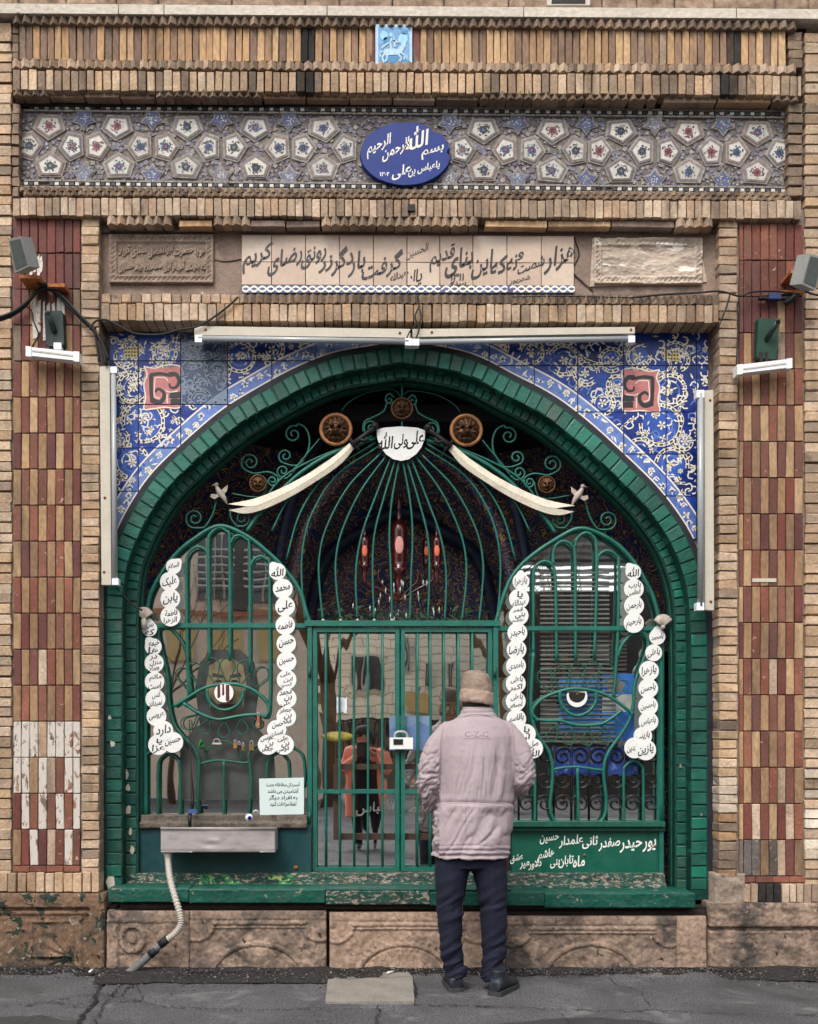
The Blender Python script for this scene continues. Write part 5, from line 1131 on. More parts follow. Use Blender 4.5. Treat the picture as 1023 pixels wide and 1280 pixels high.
# ---- lamps
red_g = M('ruby_glass', S(70,20,18), .15, .2, 20, 0, 9, 0, 9, spec=.7); pink_g = M('lit_pink_glass', S(214,150,146), .3, .2, 60, 0, 9, 0, 9, emit=((1,.42,.36,1), .08)); orange_g = M('lit_orange_glass', S(220,110,84), .3, .2, 60, 0, 9, 0, 9, emit=((1,.26,.14,1), .1)); crys = M('clear_crystal', S(190,196,190), .1, 0, 9, 0, 9, 0, 9, spec=.9)
t = empty('chandelier', at(498, 800, .62), 'ruby glass chandelier with one large central lamp and smaller side lamps hanging inside the vault', 'chandelier')
def vlamp(x, y, s, Y):
    k = (D + Y) / F * s; c = at(x, y, Y)
    lt = empty('lamp', c); lt.parent = t; lt.location = c - Vector(t.location)
    MB().lathe(c, [(0,62*k),(2.5*k,62*k),(1.2*k,56*k),(3.6*k,50*k),(1.6*k,46*k),(3.8*k,38*k),(3*k,33*k),(9.5*k,28*k),(10*k,20*k),(9*k,-18*k),(8*k,-26*k),(11*k,-28*k),(4*k,-34*k),(6*k,-42*k),(2*k,-54*k),(4*k,-60*k),(1*k,-66*k),(0,-70*k)], 'Z', 18).build('shade', red_g, lt)
    MB().ball(c + Vector((0, -9.4*k, 1*k)), 5.4*k, 0, 10, (1, .35, 2.1)).build('medallion', pink_g if s > .9 else orange_g, lt)
vlamp(499, 684, 1.0, .60)
for x, s in ((456, .62), (546, .62), (533, .5)): vlamp(x, 690, s, .60 if s > .6 else .8)
b = MB()
for s in (-1, 1):
    for r in (24, 42): b.ptube([(498, 752), (498 + s * r * .5, 738), (498 + s * r, 726), (498 + s * r * 1.02, 712)], 1.3, .6, 6)
b.ptube([(499, 560), (499, 622)], .9, .62, 6, 0, 0); b.build('arm', red_g, t)
for i in range(46):
    x, y = 499 + R.gauss(0, 26), 735 + R.uniform(-10, 40); 
    if i < 30: b_ = MB().lathe(at(x, y, .58 + R.uniform(-.04, .04)), [(0,.02),(.006,.004),(.005,-.006),(0,-.03)], 'Z', 5); b_.build('crystal_drop', crys, t)
# ---- shelf objects in the upper reveal (greenery lit faintly)
leafm = M('plastic_leaves', S(30,58,36), .6, .4, 20, 0, 9, 0, 9)
b = MB()
for i in range(200):
    x, y = R.uniform(396, 612), 782 - abs(R.gauss(0, 12)); p = at(x, y, .5 + R.uniform(0, .2)); a = R.uniform(0, 6.28); l = R.uniform(.012, .035); u = Vector((math.cos(a), R.uniform(-.5, .5), math.sin(a))) * l; w = Vector((-math.sin(a), .3, math.cos(a))) * l * .3
    b.add([p - u, p + w, p + u, p - w], [(0,1,2,3)])
tag(b.build('artificial_garland', leafm, kind='stuff'), 'dim garland of artificial leaves lying on the ledge over the gate inside')
# ---- behind the left window
t = empty('portrait_print', at(285, 960, .322), 'large faded printed portrait of a bearded man in grey blue robes behind the left window', 'poster')
paper = M('faded_print_paper', S(150,140,120), .6, .15, 4, .1, 30, 0, 9, dirt=(S(110,112,108), .3, 4)); b = MB()
for q, m in (([(222,1000),(226,930),(246,908),(268,900),(302,900),(322,910),(342,934),(346,1000)], 1), ([(250,905),(244,860),(250,828),(266,812),(300,812),(318,828),(324,860),(318,905),(300,925),(268,925)], 2), ([(262,884),(258,856),(262,832),(276,824),(292,824),(304,832),(308,856),(304,884),(294,902),(272,902)], 3), ([(262,872),(272,880),(294,880),(304,872),(303,888),(294,908),(272,908),(263,888)], 4), ([(264,846),(279,848),(279,844),(266,841)], 4), ([(287,848),(302,846),(300,841),(287,844)], 4), ([(268,853),(278,853),(276,850),(270,850)], 5), ([(288,853),(298,853),(296,850),(290,850)], 5), ([(281,850),(285,850),(288,868),(279,868)], 6), ([(274,874),(292,874),(288,878),(278,878)], 6)):
    b.prism(q, .3245 - .0003 * (b.f.__len__() / 6 % 40) * .3, .0012, m)
b.build('print', [paper, M('robe_print', S(66,68,64), .6, .3, 9, 0, 9, 0, 9), M('shawl_print', S(60,62,60), .6, .3, 9, 0, 9, 0, 9), M('face_print', S(124,112,84), .6, .12, 12, 0, 9, 0, 9), M('beard_print', S(60,54,46), .6, .2, 20, 0, 9, 0, 9), M('eye_print', S(34,30,28), .6, 0, 9, 0, 9, 0, 9), M('nose_print', S(96,82,62), .6, 0, 9, 0, 9, 0, 9)], t)
t = empty('framed_board', at(280, 1020, .6), 'wide brown wooden frame standing on the shelf behind the left window', 'picture frame')
for r in ((206, 935, 214, 1012), (350, 935, 358, 1012), (206, 1000, 358, 1012), (206, 935, 358, 942)): MB().box(*r, .6, .04).build('frame_rail', wood, t)
t = empty('wood_cabinet', at(220, 1030, .7), 'brown wooden cupboard front filling the back of the left window', 'cupboard')
cab = M('cupboard_wood', S(98,70,50), .6, .2, 6, .2, 40, .1, 40, stretch=(1, 1, .3)); cab_l = M('cream_curtain', S(150,128,92), .8, .2, 6, .1, 40, 0, 40)
MB().box(176, 790, 392, 1040, .9, .05).build('back_board', cab, t)
for x0 in (190, 262, 330): MB().box(x0, 800, x0 + 58, 858, .86, .03).build('curtain', cab_l, t); MB().box(x0, 870, x0 + 58, 1024, .87, .03).build('door_panel', wood, t)
slab(None, 176, 1029, 392, 1036, .36, .5, wood_d, 'window_shelf', label='dark wooden shelf inside the left window', cat='shelf'); slab(None, 176, 775, 392, 783, .36, .4, wood, 'inner_lintel', label='brown wooden beam inside across the left window', cat='beam')
# ---- behind the door
slm_ = M('faded_grey_lettering', S(120,120,116), .6, 0, 9, 0, 9, 0, 9)
t = empty('glass_frame_strips', at(470, 1052, .318), 'wide brown wooden frame with faint white script on the gate glass, low down', 'frame')
for r in ((417, 955, 590, 962), (417, 1042, 590, 1050), (417, 962, 424, 1042), (583, 962, 590, 1042)): MB().box(*r, .318, .008).build('frame_rail', wood_d, t)
text(t, 'lettering', 'ابوالفضل العباس', 500, 1010, 110, 22, .324, slm_, .1, .1)
b = MB(); b.box(487, 895, 537, 938, .322, .004).flat([(487,912),(499,905),(512,909),(524,902),(537,908),(537,938),(487,938)], .3215, 1); b.build('sky_poster', [M('poster_light_blue', S(112,136,164), .5, .15, 7, .1, 40, 0, 9), M('poster_mid_blue', S(92,118,156), .5, .2, 9, .1, 40, 0, 9)], label='plain pale blue poster stuck behind the gate next to the padlock', cat='poster')
MB().lathe(at(422, 921, .328), [(0,0),(.095,.0),(.09,-.006),(0,-.008)], 'Y', 24, 0, .32).build('oval_sticker', M('yellow_sticker', S(140,126,56), .5, .25, 60, 0, 9, 0, 9), label='small oval yellow sign behind the left gate leaf', cat='sign')
hfield(None, 'white_cloth', 421, 872, 434, 891, 1.5, lambda a, c: .01 * math.sin(a * .9) + .003 * fbm(a, c, .2), fix_w, .32, .004, label='small white cloth bag hanging behind the left gate leaf', cat='bag')
# ---- behind the right window
t = empty('slatted_blind', at(720, 960, .5), 'grey horizontal slatted blind behind the right window', 'blind')
slm = M('grey_blind_slat', S(104,106,100), .6, .15, 9, .1, 40, 0, 9); 
for i in range(38):
    y = 716 + i * 5.7; a = at(676, y, .322); c = at(770 if y > 835 else 762, y, .322); MB().box3((a.x, .320, a.z - .0045), (c.x, .326, a.z + .0045)).build('slat', slm, t)
slab(None, 699, 846, 750, 916, .3265, .002, M('poster_deep_blue', S(52,104,158), .5, .2, 9, .1, 40, 0, 9), 'blue_poster', label='blue poster behind the eye of the right grille', cat='poster')
b = MB(); b.box(753, 842, 793, 925, .326, .002, 0).flat([(753,868),(793,868),(793,890),(753,890)], .3256, 1).flat([(756,850),(770,846),(782,856),(776,866),(760,864)], .3256, 2); b.build('blue_white_poster', [M('poster_royal_blue', S(44,94,160), .5, .2, 9, .1, 40, 0, 9), alu, slm], label='blue and white printed poster behind the right hand grille, near the outer disc string', cat='poster')
cur = M('patterned_tile_panel', S(36,60,124), .4, .4, 30, .2, 60, 0, 9, dirt=(S(120,140,180), .35, 26)); slab(None, 690, 934, 798, 970, .3262, .002, cur, 'tiled_dado', label='strip of blue patterned tile behind the right window low down', cat='tilework')
t = empty('scrollwork_screen', at(720, 1030, .318), 'dark iron scrollwork screen low behind the right window', 'screen')
for i in range(8):
    for j in range(3):
        cx, cy = 660 + i * 22, 945 + j * 30; MB().ptube(spiral(cx, cy, 12, (i + j) % 2 * 3.1, 1.5, 1 if i % 2 else -1), 1.1, .318, 5, 0, 2).build('scroll', iron_dark, t)
for i in range(9): MB().ptube([(649 + i * 22, 932), (649 + i * 22, 1030)], 1.1, .318, 5, 0, 0).build('bar', iron_dark, t)
# ================================================================= BELOW THE WINDOWS
t = empty('green_apron_panel', at(730, 1105, .2), 'smooth green painted panel with two lines of white brushed script under the right window', 'panel')
b = MB(); b.box(640, 1039, 829, 1101, .245, .08); b.build('sheet', green_p, t)
for r in ((623, 1027.5, 832, 1033.5), (623, 1034.5, 832, 1038.8)): MB().box(*r, .19 if r[1] < 1030 else .215, .12).build('rail', green_l, t)
MB().box(619, 1098, 830, 1103, .225, .1).box(824.5, 1039, 830, 1098, .228, .1).build('edge_strip', green_i, t)
b = MB(); Y = .2444
for s, x, y, w, h in (('پور', 812, 1057, 17, 17), ('حیدر', 789, 1058, 28, 17), ('صفدر', 762, 1056, 27, 17), ('ثانی', 738, 1053, 20, 17), ('علمدار', 714, 1052, 30, 18), ('حسین', 687, 1050, 24, 19)): text(None, '', s, x, y, w, h, Y, None, .08, .12, mb=b)
for s, x, y, w, h in (('ماه', 724, 1077, 15, 15), ('تابان', 708, 1077, 19, 17), ('بنی', 694, 1080, 12, 14), ('هاشم', 683, 1070, 20, 26), ('دلاور', 669, 1081, 16, 15), ('میر', 656, 1082, 12, 15), ('عشق', 646, 1074, 16, 23)): text(None, '', s, x, y, w, h, Y, None, .12, .12, mb=b)
b.build('lettering', white_p, t)
for x, y in ((819.5, 1058), (731, 1069)): MB().lathe(at(x, y, .243), [(0,-.004),(.007,-.003),(.008,.002),(0,.003)], 'Y', 10).build('rust_spot', rust, t)
t = empty('teal_apron_panel', at(285, 1094, .2), 'dark teal panel under the left window behind the steel trough', 'panel')
MB().box(170, 1033, 389, 1094, .235, .1).build('sheet', teal_p, t)
hfield(t, 'stone_sill', 176, 1019, 384, 1035, 1.6, lambda a, c: .008 * fbm(a, c, .08) + .002 * fbm(a, c, .4) + (.03 if c > 1028 else .004), M('crumbling_grey_sill', S(96,88,78), .9, .35, 12, .35, 60, .9, 50, dirt=(S(60,52,44), .4, 16), chips=(S(20,84,70), .12, 20)), .24, .1)
MB().lathe(at(370, 1085, .232), [(0,-.008),(.012,-.004),(.014,.002),(0,.003)], 'Y', 9).build('rust_spot', rust, t)
t = empty('green_sill', at(500, 1138, .0), 'long green painted sill with flaking paint running under both windows and the gate', 'sill')
def lf(x, y): return .010 * fbm(x, y, .05, 4) + .005 * fbm(x, y, .25) + (.02 if y > 1104 else 0)
def lm(x, y): return 1 if (250 < x < 372 and y > 1093 and fbm(x, y, .025, 2) > -.25 and (x < 300 or x > 322)) else 0
hfield(t, 'worn_step', 160, 1092, 832, 1113, 1.5, lambda x, y: lf(x, y) + .018 * (y - 1092) / 21, ledge_m, .20, .12, ([lichen_m], lm))
xs = [135, 236, 407, 538, 681, 870]
for a, c in zip(xs, xs[1:]):
    y0 = 1111 + .011 * (a - 135); hfield(t, 'sill_piece', a + .5, y0, c - .5, y0 + (17 if a < 640 else 18), 1.5, lambda x, y: .004 * fbm(x, y, .06, 6) + .002 * fbm(x, y, .3), ledge_m if 236 < a < 500 else sill_m, -.055, .30)
MB().box(170, 1112, 640, 1113.2, -.05, .3).build('sill_top', sill_m, t)
hfield(t, 'dark_moulding', 150, 1129, 860, 1137, 3, lambda a, c: .003 * fbm(a, c, .1), dark_brown, -.02, .1)  # plain dark strip between sill and plinth
# ---- steel trough, tap, drain hose
t = empty('steel_trough', at(274, 1068, .08), 'dented stainless steel drinking trough fixed under the left window', 'trough')
x0, x1, y0, y1 = 201, 344, 1036, 1065.5
def tf(x, y):
    z = -.02 * max(0, (y - y0) / 30 - .86) * 6 * .2 - .004 * math.exp(-((x - 262) / 9) ** 2 - ((y - 1056) / 3.5) ** 2) + .003 * math.exp(-((x - 268) / 8) ** 2 - ((y - 1051) / 3) ** 2) + .002 * math.sin(x * .05)
    return z + (.006 if y < y0 + 2.4 else 0)
hfield(t, 'front_face', x0, y0, x1, y1, 1.2, tf, steel, .03, .004)
a, c = at(x0, y0, .03), at(x1, y1, .03); b = MB()
zt, zb = a.z, c.z; th = .004
b.box3((a.x, .034, zb), (c.x, .24, zb + th)).box3((a.x, .034, zb + th), (a.x + th, .24, zt)).box3((c.x - th, .034, zb + th), (c.x, .24, zt)); b.box3((a.x + th, .236, zb + th), (c.x - th, .24, zt + .01)); b.build('basin', steel, t)
MB().tube([(a.x, .026, zt + .002), (c.x, .026, zt + .002)], .006, 8).build('rolled_rim', steel, t)
t = empty('tap', at(238, 1030, .12), 'small dark tap with a blue handle over the left end of the trough', 'tap')
MB().tube([at(239,1010,.2), at(238,1014,.14), at(237,1022,.10), at(237.5,1034,.09)], [.009,.011,.012,.009], 8).build('spout', iron_dark, t); MB().box(235, 1012, 246, 1017, .10, .03).build('handle', M('blue_plastic', S(60,84,130), .4, .1, 9, 0, 9, 0, 9), t)
t = MB().ball(at(311.5, 1022, .14), .022, 0, 12).build('eye_bead', white_m, label='white glass bead with a blue eye lying on the sill right of the tap', cat='bead')
MB().lathe(at(312, 1022.5, .1195), [(0,-.004),(.011,-.002),(.012,.003),(0,.003)], 'Y', 14).build('blue_iris', medal_b, t)
b = MB().tube([at(237,900,.29), at(239,960,.24), at(241,1000,.22), at(240,1012,.2)], [.003,.003,.011,.011], 6); tag(b.build('tap_pipe', iron_dark), 'thin dark pipe rising behind the tap in the left window', 'pipe')
t = empty('drain_hose', at(150, 1222, -.1), 'pale ribbed hose bending down from the trough into a grey pipe to the ground', 'hose')
hp = [at(x, y, Y) for x, y, Y in ((210,1066,.08),(210.5,1080,.05),(213,1100,-.02),(219,1122,-.09),(225,1142,-.12),(226,1156,-.13),(218,1168,-.13),(206,1177,-.12))]
q = catmull(hp, 20); MB().tube(q, [.0150 + (.0045 if i % 4 < 2 else 0) + (.004 if i < 6 else 0) for i in range(len(q))], 12).build('ribbed_hose', hose_m, t)
MB().tube([at(210,1064,.08), at(210,1074,.07)], [.026,.021], 12).build('collar', hose_m, t)
pp = [at(207,1176,-.12), at(197,1184,-.12), at(180,1201,-.12), at(158,1219,-.11), at(152,1224,-.11)]
MB().tube(pp, [.021,.022,.022,.023,.023], 12).build('lower_pipe', pipe_m, t); MB().tube([pp[0].lerp(pp[2], .42), pp[0].lerp(pp[2], .72)], .0245, 12).build('tape', cable_m, t); MB().tube([pp[0].lerp(pp[1], -.3), pp[0].lerp(pp[1], .7)], .0235, 12).build('coupling', iron_dark, t)
# ---- notice and padlocks
t = MB().prism([(324,973.5),(380,972),(380,1018),(325,1019)], .245, .004).build('notice_board', M('pale_notice_paper', S(196,210,206), .5, .05, 6, 0, 9, 0, 9, dirt=(S(170,186,182), .2, 8)), label='pale notice with four lines of black print behind the left window bars', cat='notice')
for i, s in enumerate(('آبسردکن سقاخانه جهت', 'آشامیدن می باشد', 'به افراد دیگر', 'لطفا مراعات کنید')): text(t, 'printed_line', s, 354, 981 + i * 8.2, 42 - 3 * i, 7, .2444, paint_k, 0, 0)
b = MB(); b.box(487.5, 922, 516.5, 936.5, .225, .03); t = b.build('padlock', white_m, label='large white padlock closing the two gate leaves', cat='padlock')
MB().ptube([(494,924),(494,918),(498,915),(505,915),(509,918),(509,924)], 1.6, .24, 8).build('shackle', steel, t); MB().box(492, 924, 504, 931, .222, .006).build('keyhole_plate', iron_dark, t)
for i, (x, y, w, h, m, lab) in enumerate(((314.5, 934, 6, 8.5, brass, 'small brass padlock hooked on the bar at the right of the wrist'), (323, 901, 3, 14, rust, 'narrow rusty bolt hanging under the corner of the left eye'), (271, 929, 12, 3.2, shell_m, 'small pale padlock lying aslant on the wrist bars of the left grille'), (299, 934, 4, 7, iron_dark, 'small dark padlock among the cluster under the left eye'), (294, 932, 4, 7, rust, 'rusty padlock at the left of the cluster under the left eye'), (304, 935, 3.5, 6, brass, 'tiny brass padlock at the right of the cluster under the left eye'))):
    t = MB().box(x - w/2, y - h/2 + 1, x + w/2, y + h/2, GY - .022, .014).build('small_padlock', m, label=lab, cat='padlock'); MB().ptube([(x - w*.3, y - h/2 + 1.5), (x - w*.3, y - h/2 - 2), (x, y - h/2 - 3.6), (x + w*.3, y - h/2 - 2), (x + w*.3, y - h/2 + 1.5)], .6, GY - .015, 5).build('shackle', steel, t)
for x, y, m, lab in ((252, 925, M('green_rag', S(20,110,50), .8, .3, 30, 0, 9, .3, 60), 'scrap of bright green cloth knotted on the left side of the wrist bars'), (253, 932, M('faded_green_rag', S(40,90,60), .8, .3, 30, 0, 9, .3, 60), 'faded green thread knot just under the bright green cloth scrap')):
    b = MB(); 
    for k in range(5): b.ptube([(x, y), (x + R.uniform(-5, 5), y + R.uniform(-2, 8)), (x + R.uniform(-4, 6), y + R.uniform(2, 12))], [1.6, 1.1, .6], GY - .01 - k * .002, 5, 0, 0)
    b.build('cloth_knot', m, label=lab, cat='rag')
# ================================================================= LAMPS AND CAMERAS
def tube_lamp(t_label, pts_body, pts_tube, Y, ends):
    t = empty('tube_lamp', at(*pts_body[0], Y), t_label, 'lamp', 'fluorescent tube lamps round the arch')
    b = MB(); b.prism(pts_body, Y, .05, 0, .0); b.build('housing', lamp_w, t)
    (xa, ya), (xb, yb), r = pts_tube
    MB().ptube([(xa, ya), (xb, yb)], r, Y - .02, 12, 0, 0).build('tube', tube_m, t)
    for (x, y) in ((xa, ya), (xb, yb)): MB().box(x - r * 1.25, y - r * 1.25, x + r * 1.25, y + r * 1.25, Y - .035, .05).build('end_cap', fix_w, t)
    for (x, y) in ends: MB().lathe(at(x, y, Y), [(0,-.006),(.007,-.004),(.008,.001),(0,.002)], 'Y', 9).build('screw', rust, t)
    return t
tube_lamp('horizontal tube lamp over the arch, the left one of the pair', [(243,407.5),(513,411),(513,422),(243,418.5)], ((248,423),(511,427),3.6), -.03, ((257,412),(500,416)))
tube_lamp('horizontal tube lamp over the arch, the right one of the pair', [(516,411),(794,408.5),(794,416.5),(516,421)], ((520,427.5),(790,423.5),3.4), -.03, ((540,415),(789,412)))
tube_lamp('upright white tube lamp hanging against the left brick pier', [(124.5,458),(137,457),(139,731),(127,731)], ((142,462),(144,727),3.2), -.02, ((130,715),(131,622)))
tube_lamp('upright white tube lamp hanging against the right brick pier', [(881,488),(892,487),(893,763),(882,762)], ((876,492),(876,758),3.8), -.02, ((888,500),(889,752)))
def track(x0, x1, y, slope, lab):
    t = empty('batten_lamp', at((x0 + x1) / 2, y + 8, -.1), lab, 'lamp', 'short white batten lamps on the piers')
    P = [(x0, y), (x1, y + slope), (x1, y + slope + 11), (x0, y + 11)]; MB().prism(P, -.10, .06, 0, .02).build('housing', fix_w, t)
    for (a, c) in ((x0 - 1, x0 + 6), (x1 - 6, x1 + 1)):
        s = slope / (x1 - x0); MB().prism([(a, y - .6 + s*(a - x0)), (c, y - .6 + s*(c - x0)), (c, y + 12 + s*(c - x0)), (a, y + 12 + s*(a - x0))], -.105, .068).build('end_cap', white_m, t)
    s = slope / (x1 - x0); MB().prism([(x0 + 7, y + 4 ), (x1 - 7, y + 4 + slope * .9), (x1 - 7, y + 6 + slope * .9), (x0 + 7, y + 6)], -.103, .004).build('groove', lamp_w, t)
track(33, 98, 433, 7, 'short white batten lamp under the black cased camera on the left pier'); track(923, 990, 456, -8, 'short white batten lamp under the green box camera on the right pier')
# floodlights
def flood(s):
    L = s < 0
    t = empty('floodlight', at(30 if L else 1012, 345, -.2), 'square grey floodlight tilted down at the left edge above the black camera' if L else 'grey floodlight cut by the right edge of the picture above the green box camera', 'floodlight')
    m = (lambda x: x) if L else (lambda x: 1039 - x)
    dy = 0 if L else 22
    k = lambda x, y, Y: at(m(x), y + dy, Y)
    # tilted slab: front lower edge towards viewer
    F4 = [k(11,298,-.26), k(22,340,-.20), k(33,341,-.02), k(26,293,-.08)]
    A = [k(10,299,-.30), k(26,295,-.30), k(36,333,-.24), k(19,341,-.24)]
    n = Vector((.035 if L else -.035, .05, .03)); Bk = [p + n + Vector((0, .03, 0)) for p in A]
    b = MB(); b.add(A + Bk, [(0,1,2,3),(7,6,5,4),(0,4,5,1),(1,5,6,2),(2,6,7,3),(3,7,4,0)]); b.build('housing', alu, t, recalc=True)
    c = sum(A, Vector()) / 4; G = [c + (p - c) * .84 + Vector((0, -.003, 0)) for p in A]; b = MB(); b.add(G + [p + Vector((0, .002, 0)) for p in G], [(0,1,2,3),(7,6,5,4)]); b.build('glass_front', M('grey_lamp_glass', S(92,98,94), .3, .1, 9, 0, 9, 0, 9, spec=.6), t)
    MB().tube([k(33,318,-.22), k(33,338,-.15), k(30,343,-.12)], .008, 6).build('bracket_arm', iron_dark, t)
    b = MB(); b.prism([(m(24), 343 + (0 if L else -5)), (m(50), 344 + (0 if L else -7)), (m(50), 348 + (0 if L else -7)), (m(24), 347.5 + (0 if L else -5))], -.14, .14); b.build('bracket', rust, t)
    if L: MB().prism([(60,354),(81,354),(81,358.5),(60,358)], -.08, .08).build('bracket', rust, t)
    MB().tube([k(44,347,-.1), k(48,352,-.08), k(55,356,-.06), k(58,356,-.05)], [.014,.016,.016,.01], 8).build('cable_joint', cable_m, t)
flood(-1); flood(1)
# cameras
t = empty('camera_unit', at(68, 433, -.06), 'black cased camera unit with a slanting round barrel on the left pier', 'camera')
P = [(55,391),(58,387.5),(76,387),(79,391),(80.5,430),(78,433.5),(60,433.5),(57,430)]; MB().prism(P, -.045, .05, 0, .04).build('case', gun, t)
MB().tube([at(59.5,391,-.10), at(68,414,-.05)], [.017,.015], 12).build('barrel', gun, t); MB().lathe(at(59.2,390.5,-.113), [(0,0),(.012,0),(.012,.012),(0,.012)], 'Y', 12).build('lens', ink, t)
MB().box(67, 428, 76.5, 436, -.06, .04).build('mount', fix_w, t)
t = empty('camera_unit', at(960, 455, -.06), 'dark green box camera with a slanting barrel on the right pier', 'camera')
P = [(948,398),(952,396),(974,398),(975.5,402),(972,446),(969,450),(948,449),(946,445)]; MB().prism(P, -.045, .05, 0, .04).build('case', M('dark_green_plastic', S(28,62,50), .5, .15, 9, 0, 9, .1, 40), t)
MB().tube([at(973,401,-.12), at(959,424,-.05)], [.017,.014], 12).build('barrel', gun, t); MB().lathe(at(973.4,400.5,-.134), [(0,0),(.012,0),(.012,.012),(0,.012)], 'Y', 12).build('lens', ink, t)
for x in (950, 957): MB().box(x, 440, x + 4, 452, -.05, .03).build('clip', iron_dark, t)
CAB = (
 ([(-20,405),(10,396),(30,383),(45,365),(58,361),(70,366),(85,382),(105,402),(118,414),(128,432),(133,456)], 2.4, -.03, 'thickest black cable looping over the left pier from the frame edge to the left lamp'),
 ([(-20,401),(12,392),(34,377),(48,364),(62,360),(80,372),(96,390),(112,406),(126,425),(136,450)], 1.8, -.045, 'second black cable running alongside the thick one over the left pier'),
 ([(32,381),(40,390),(42,402),(48,418),(40,434)], 1, -.02, 'thin black lead hanging from the big cables to the left batten lamp'),
 ([(70,358),(69,372),(70,388)], .9, -.02, 'short black lead dropping to the right side of the black camera case'), ([(58,362),(57,375),(57,388)], .9, -.02, 'short black lead dropping to the left side of the black camera case'),
 ([(112,412),(120,401),(134,400),(150,408),(170,417),(200,418),(225,412),(243,409),(262,400),(285,383),(298,371)], 1.3, -.05, 'thin dark cable sagging across the top left tiles and up over the lintel'),
 ([(119,410),(121,430),(124,452)], 1.6, -.03, 'short black cable dropping behind the top of the left upright lamp'), ([(143,730),(152,742),(165,755),(178,763)], 1.4, .1, 'black lead from the foot of the left upright lamp to the pale shell'),
 ([(790,372),(830,368),(870,366),(900,364),(925,370),(940,365),(970,364),(1000,368)], 1.2, -.05, 'black cable along the right end of the lintel and over the right pier'),
 ([(913,368),(908,385),(898,410)], 1.1, -.06, 'black lead hanging down the corner of the right pier to the tiles'), ([(925,370),(922,385),(923,400),(922,430),(921,455)], .8, -.02, 'thin black lead dropping to the right batten lamp'),
 ([(520,424),(524,410),(519,396),(524,382),(522,368)], 1.1, -.06, 'wavy black lead rising over the lintel between the two horizontal lamps'), ([(508,424),(514,412),(526,400),(525,386)], .9, -.055, 'thinner black lead curling beside the wavy one between the horizontal lamps'),
 ([(1000,350),(1004,356),(1012,366),(1030,370)], 1.3, -.1, 'black lead under the floodlight at the right edge'), ([(640,371),(700,370),(790,372)], .7, -.04, 'hair thin cable lying on the ledge under the written tiles'))
for pts, r, Y, lab in CAB: tag(MB().ptube(pts, r, Y, 6, 0, 6).build('cable', cable_m), lab, 'cable')
t = empty('cable_clamp', at(975, 372, -.05), 'blue and orange taped cable clamp on the right pier above the green camera', 'clamp')
MB().box(962, 366, 977, 373, -.06, .05).build('tape', M('blue_tape', S(44,60,100), .5, .1, 9, 0, 9, 0, 9), t); MB().prism([(977,363),(1006,362),(1006,366),(977,367)], -.05, .04).build('wood_strip', rust, t); MB().box(950, 370, 992, 373, -.045, .03).build('bar', iron_dark, t)
# plaster smears on the left pier and the small white mark on the right
pm = M('white_filler_smear', S(206,200,190), .9, .2, 20, .2, 60, .8, 50, chips=(S(130,70,60), .25, 24))
def smear(t, n, x0, x1, y0, y1, m, lab=None):
    t = empty('filler_smear', at((x0+x1)/2, y1, 0), lab, 'smear')
    for i in range(n):
        x = x0 + (x1 - x0) * (i + .5) / n + R.uniform(-1, 1); a, c = y0 + R.uniform(0, (y1-y0)*.25), y1 - R.uniform(0, (y1-y0)*.3); w = (x1 - x0) / n * .75
        P = [(x - w*R.uniform(.3,.6), a), (x + w*R.uniform(.2,.5), a - R.uniform(0, 5)), (x + w*R.uniform(.3,.8), (a+c)/2), (x + w*R.uniform(.2,.6), c), (x - w*R.uniform(.2,.6), c + R.uniform(0, 4)), (x - w*R.uniform(.3,.9), (a*2+c)/3)]
        MB().prism(P, .001 - R.uniform(0, .001), .006).build('streak', m, t)
smear(None, 4, 37, 54, 322, 345, pm, 'white filler streaks behind the left floodlight bracket'); smear(None, 7, 40, 82, 366, 432, pm, 'white filler smeared on the pier behind the black cased camera')
tag(MB().box(941, 723, 971, 727.5, .001, .004).build('paper_scrap', lamp_w), 'small torn white paper strip stuck on the right chequered pier', 'paper')
# ================================================================= PEOPLE
from mathutils.bvhtree import BVHTree
def rings(b, R_, n=18, m=0, caps=True):
    """R_: list of (centre, half width vector, half depth vector)"""
    v = []
    for c, u, w in R_:
        for k in range(n):
            a = 2 * math.pi * k / n; v.append(Vector(c) + Vector(u) * math.cos(a) + Vector(w) * math.sin(a))
    N = len(R_); f = [(i*n + k, i*n + (k+1) % n, (i+1)*n + (k+1) % n, (i+1)*n + k) for i in range(N - 1) for k in range(n)]
    if caps: f += [tuple(range(n - 1, -1, -1)), tuple((N-1)*n + k for k in range(n))]
    b.add(v, f, m, True)
def limb(b, P, r, sub=4, n=12):
    q = catmull(P, sub); rr = np.interp(np.linspace(0, len(P) - 1, len(q)), range(len(P)), r); b.tube(q, list(rr), n)
    b.ball(q[0], rr[0] * .98, 0, 8); b.ball(q[-1], rr[-1] * .98, 0, 8)
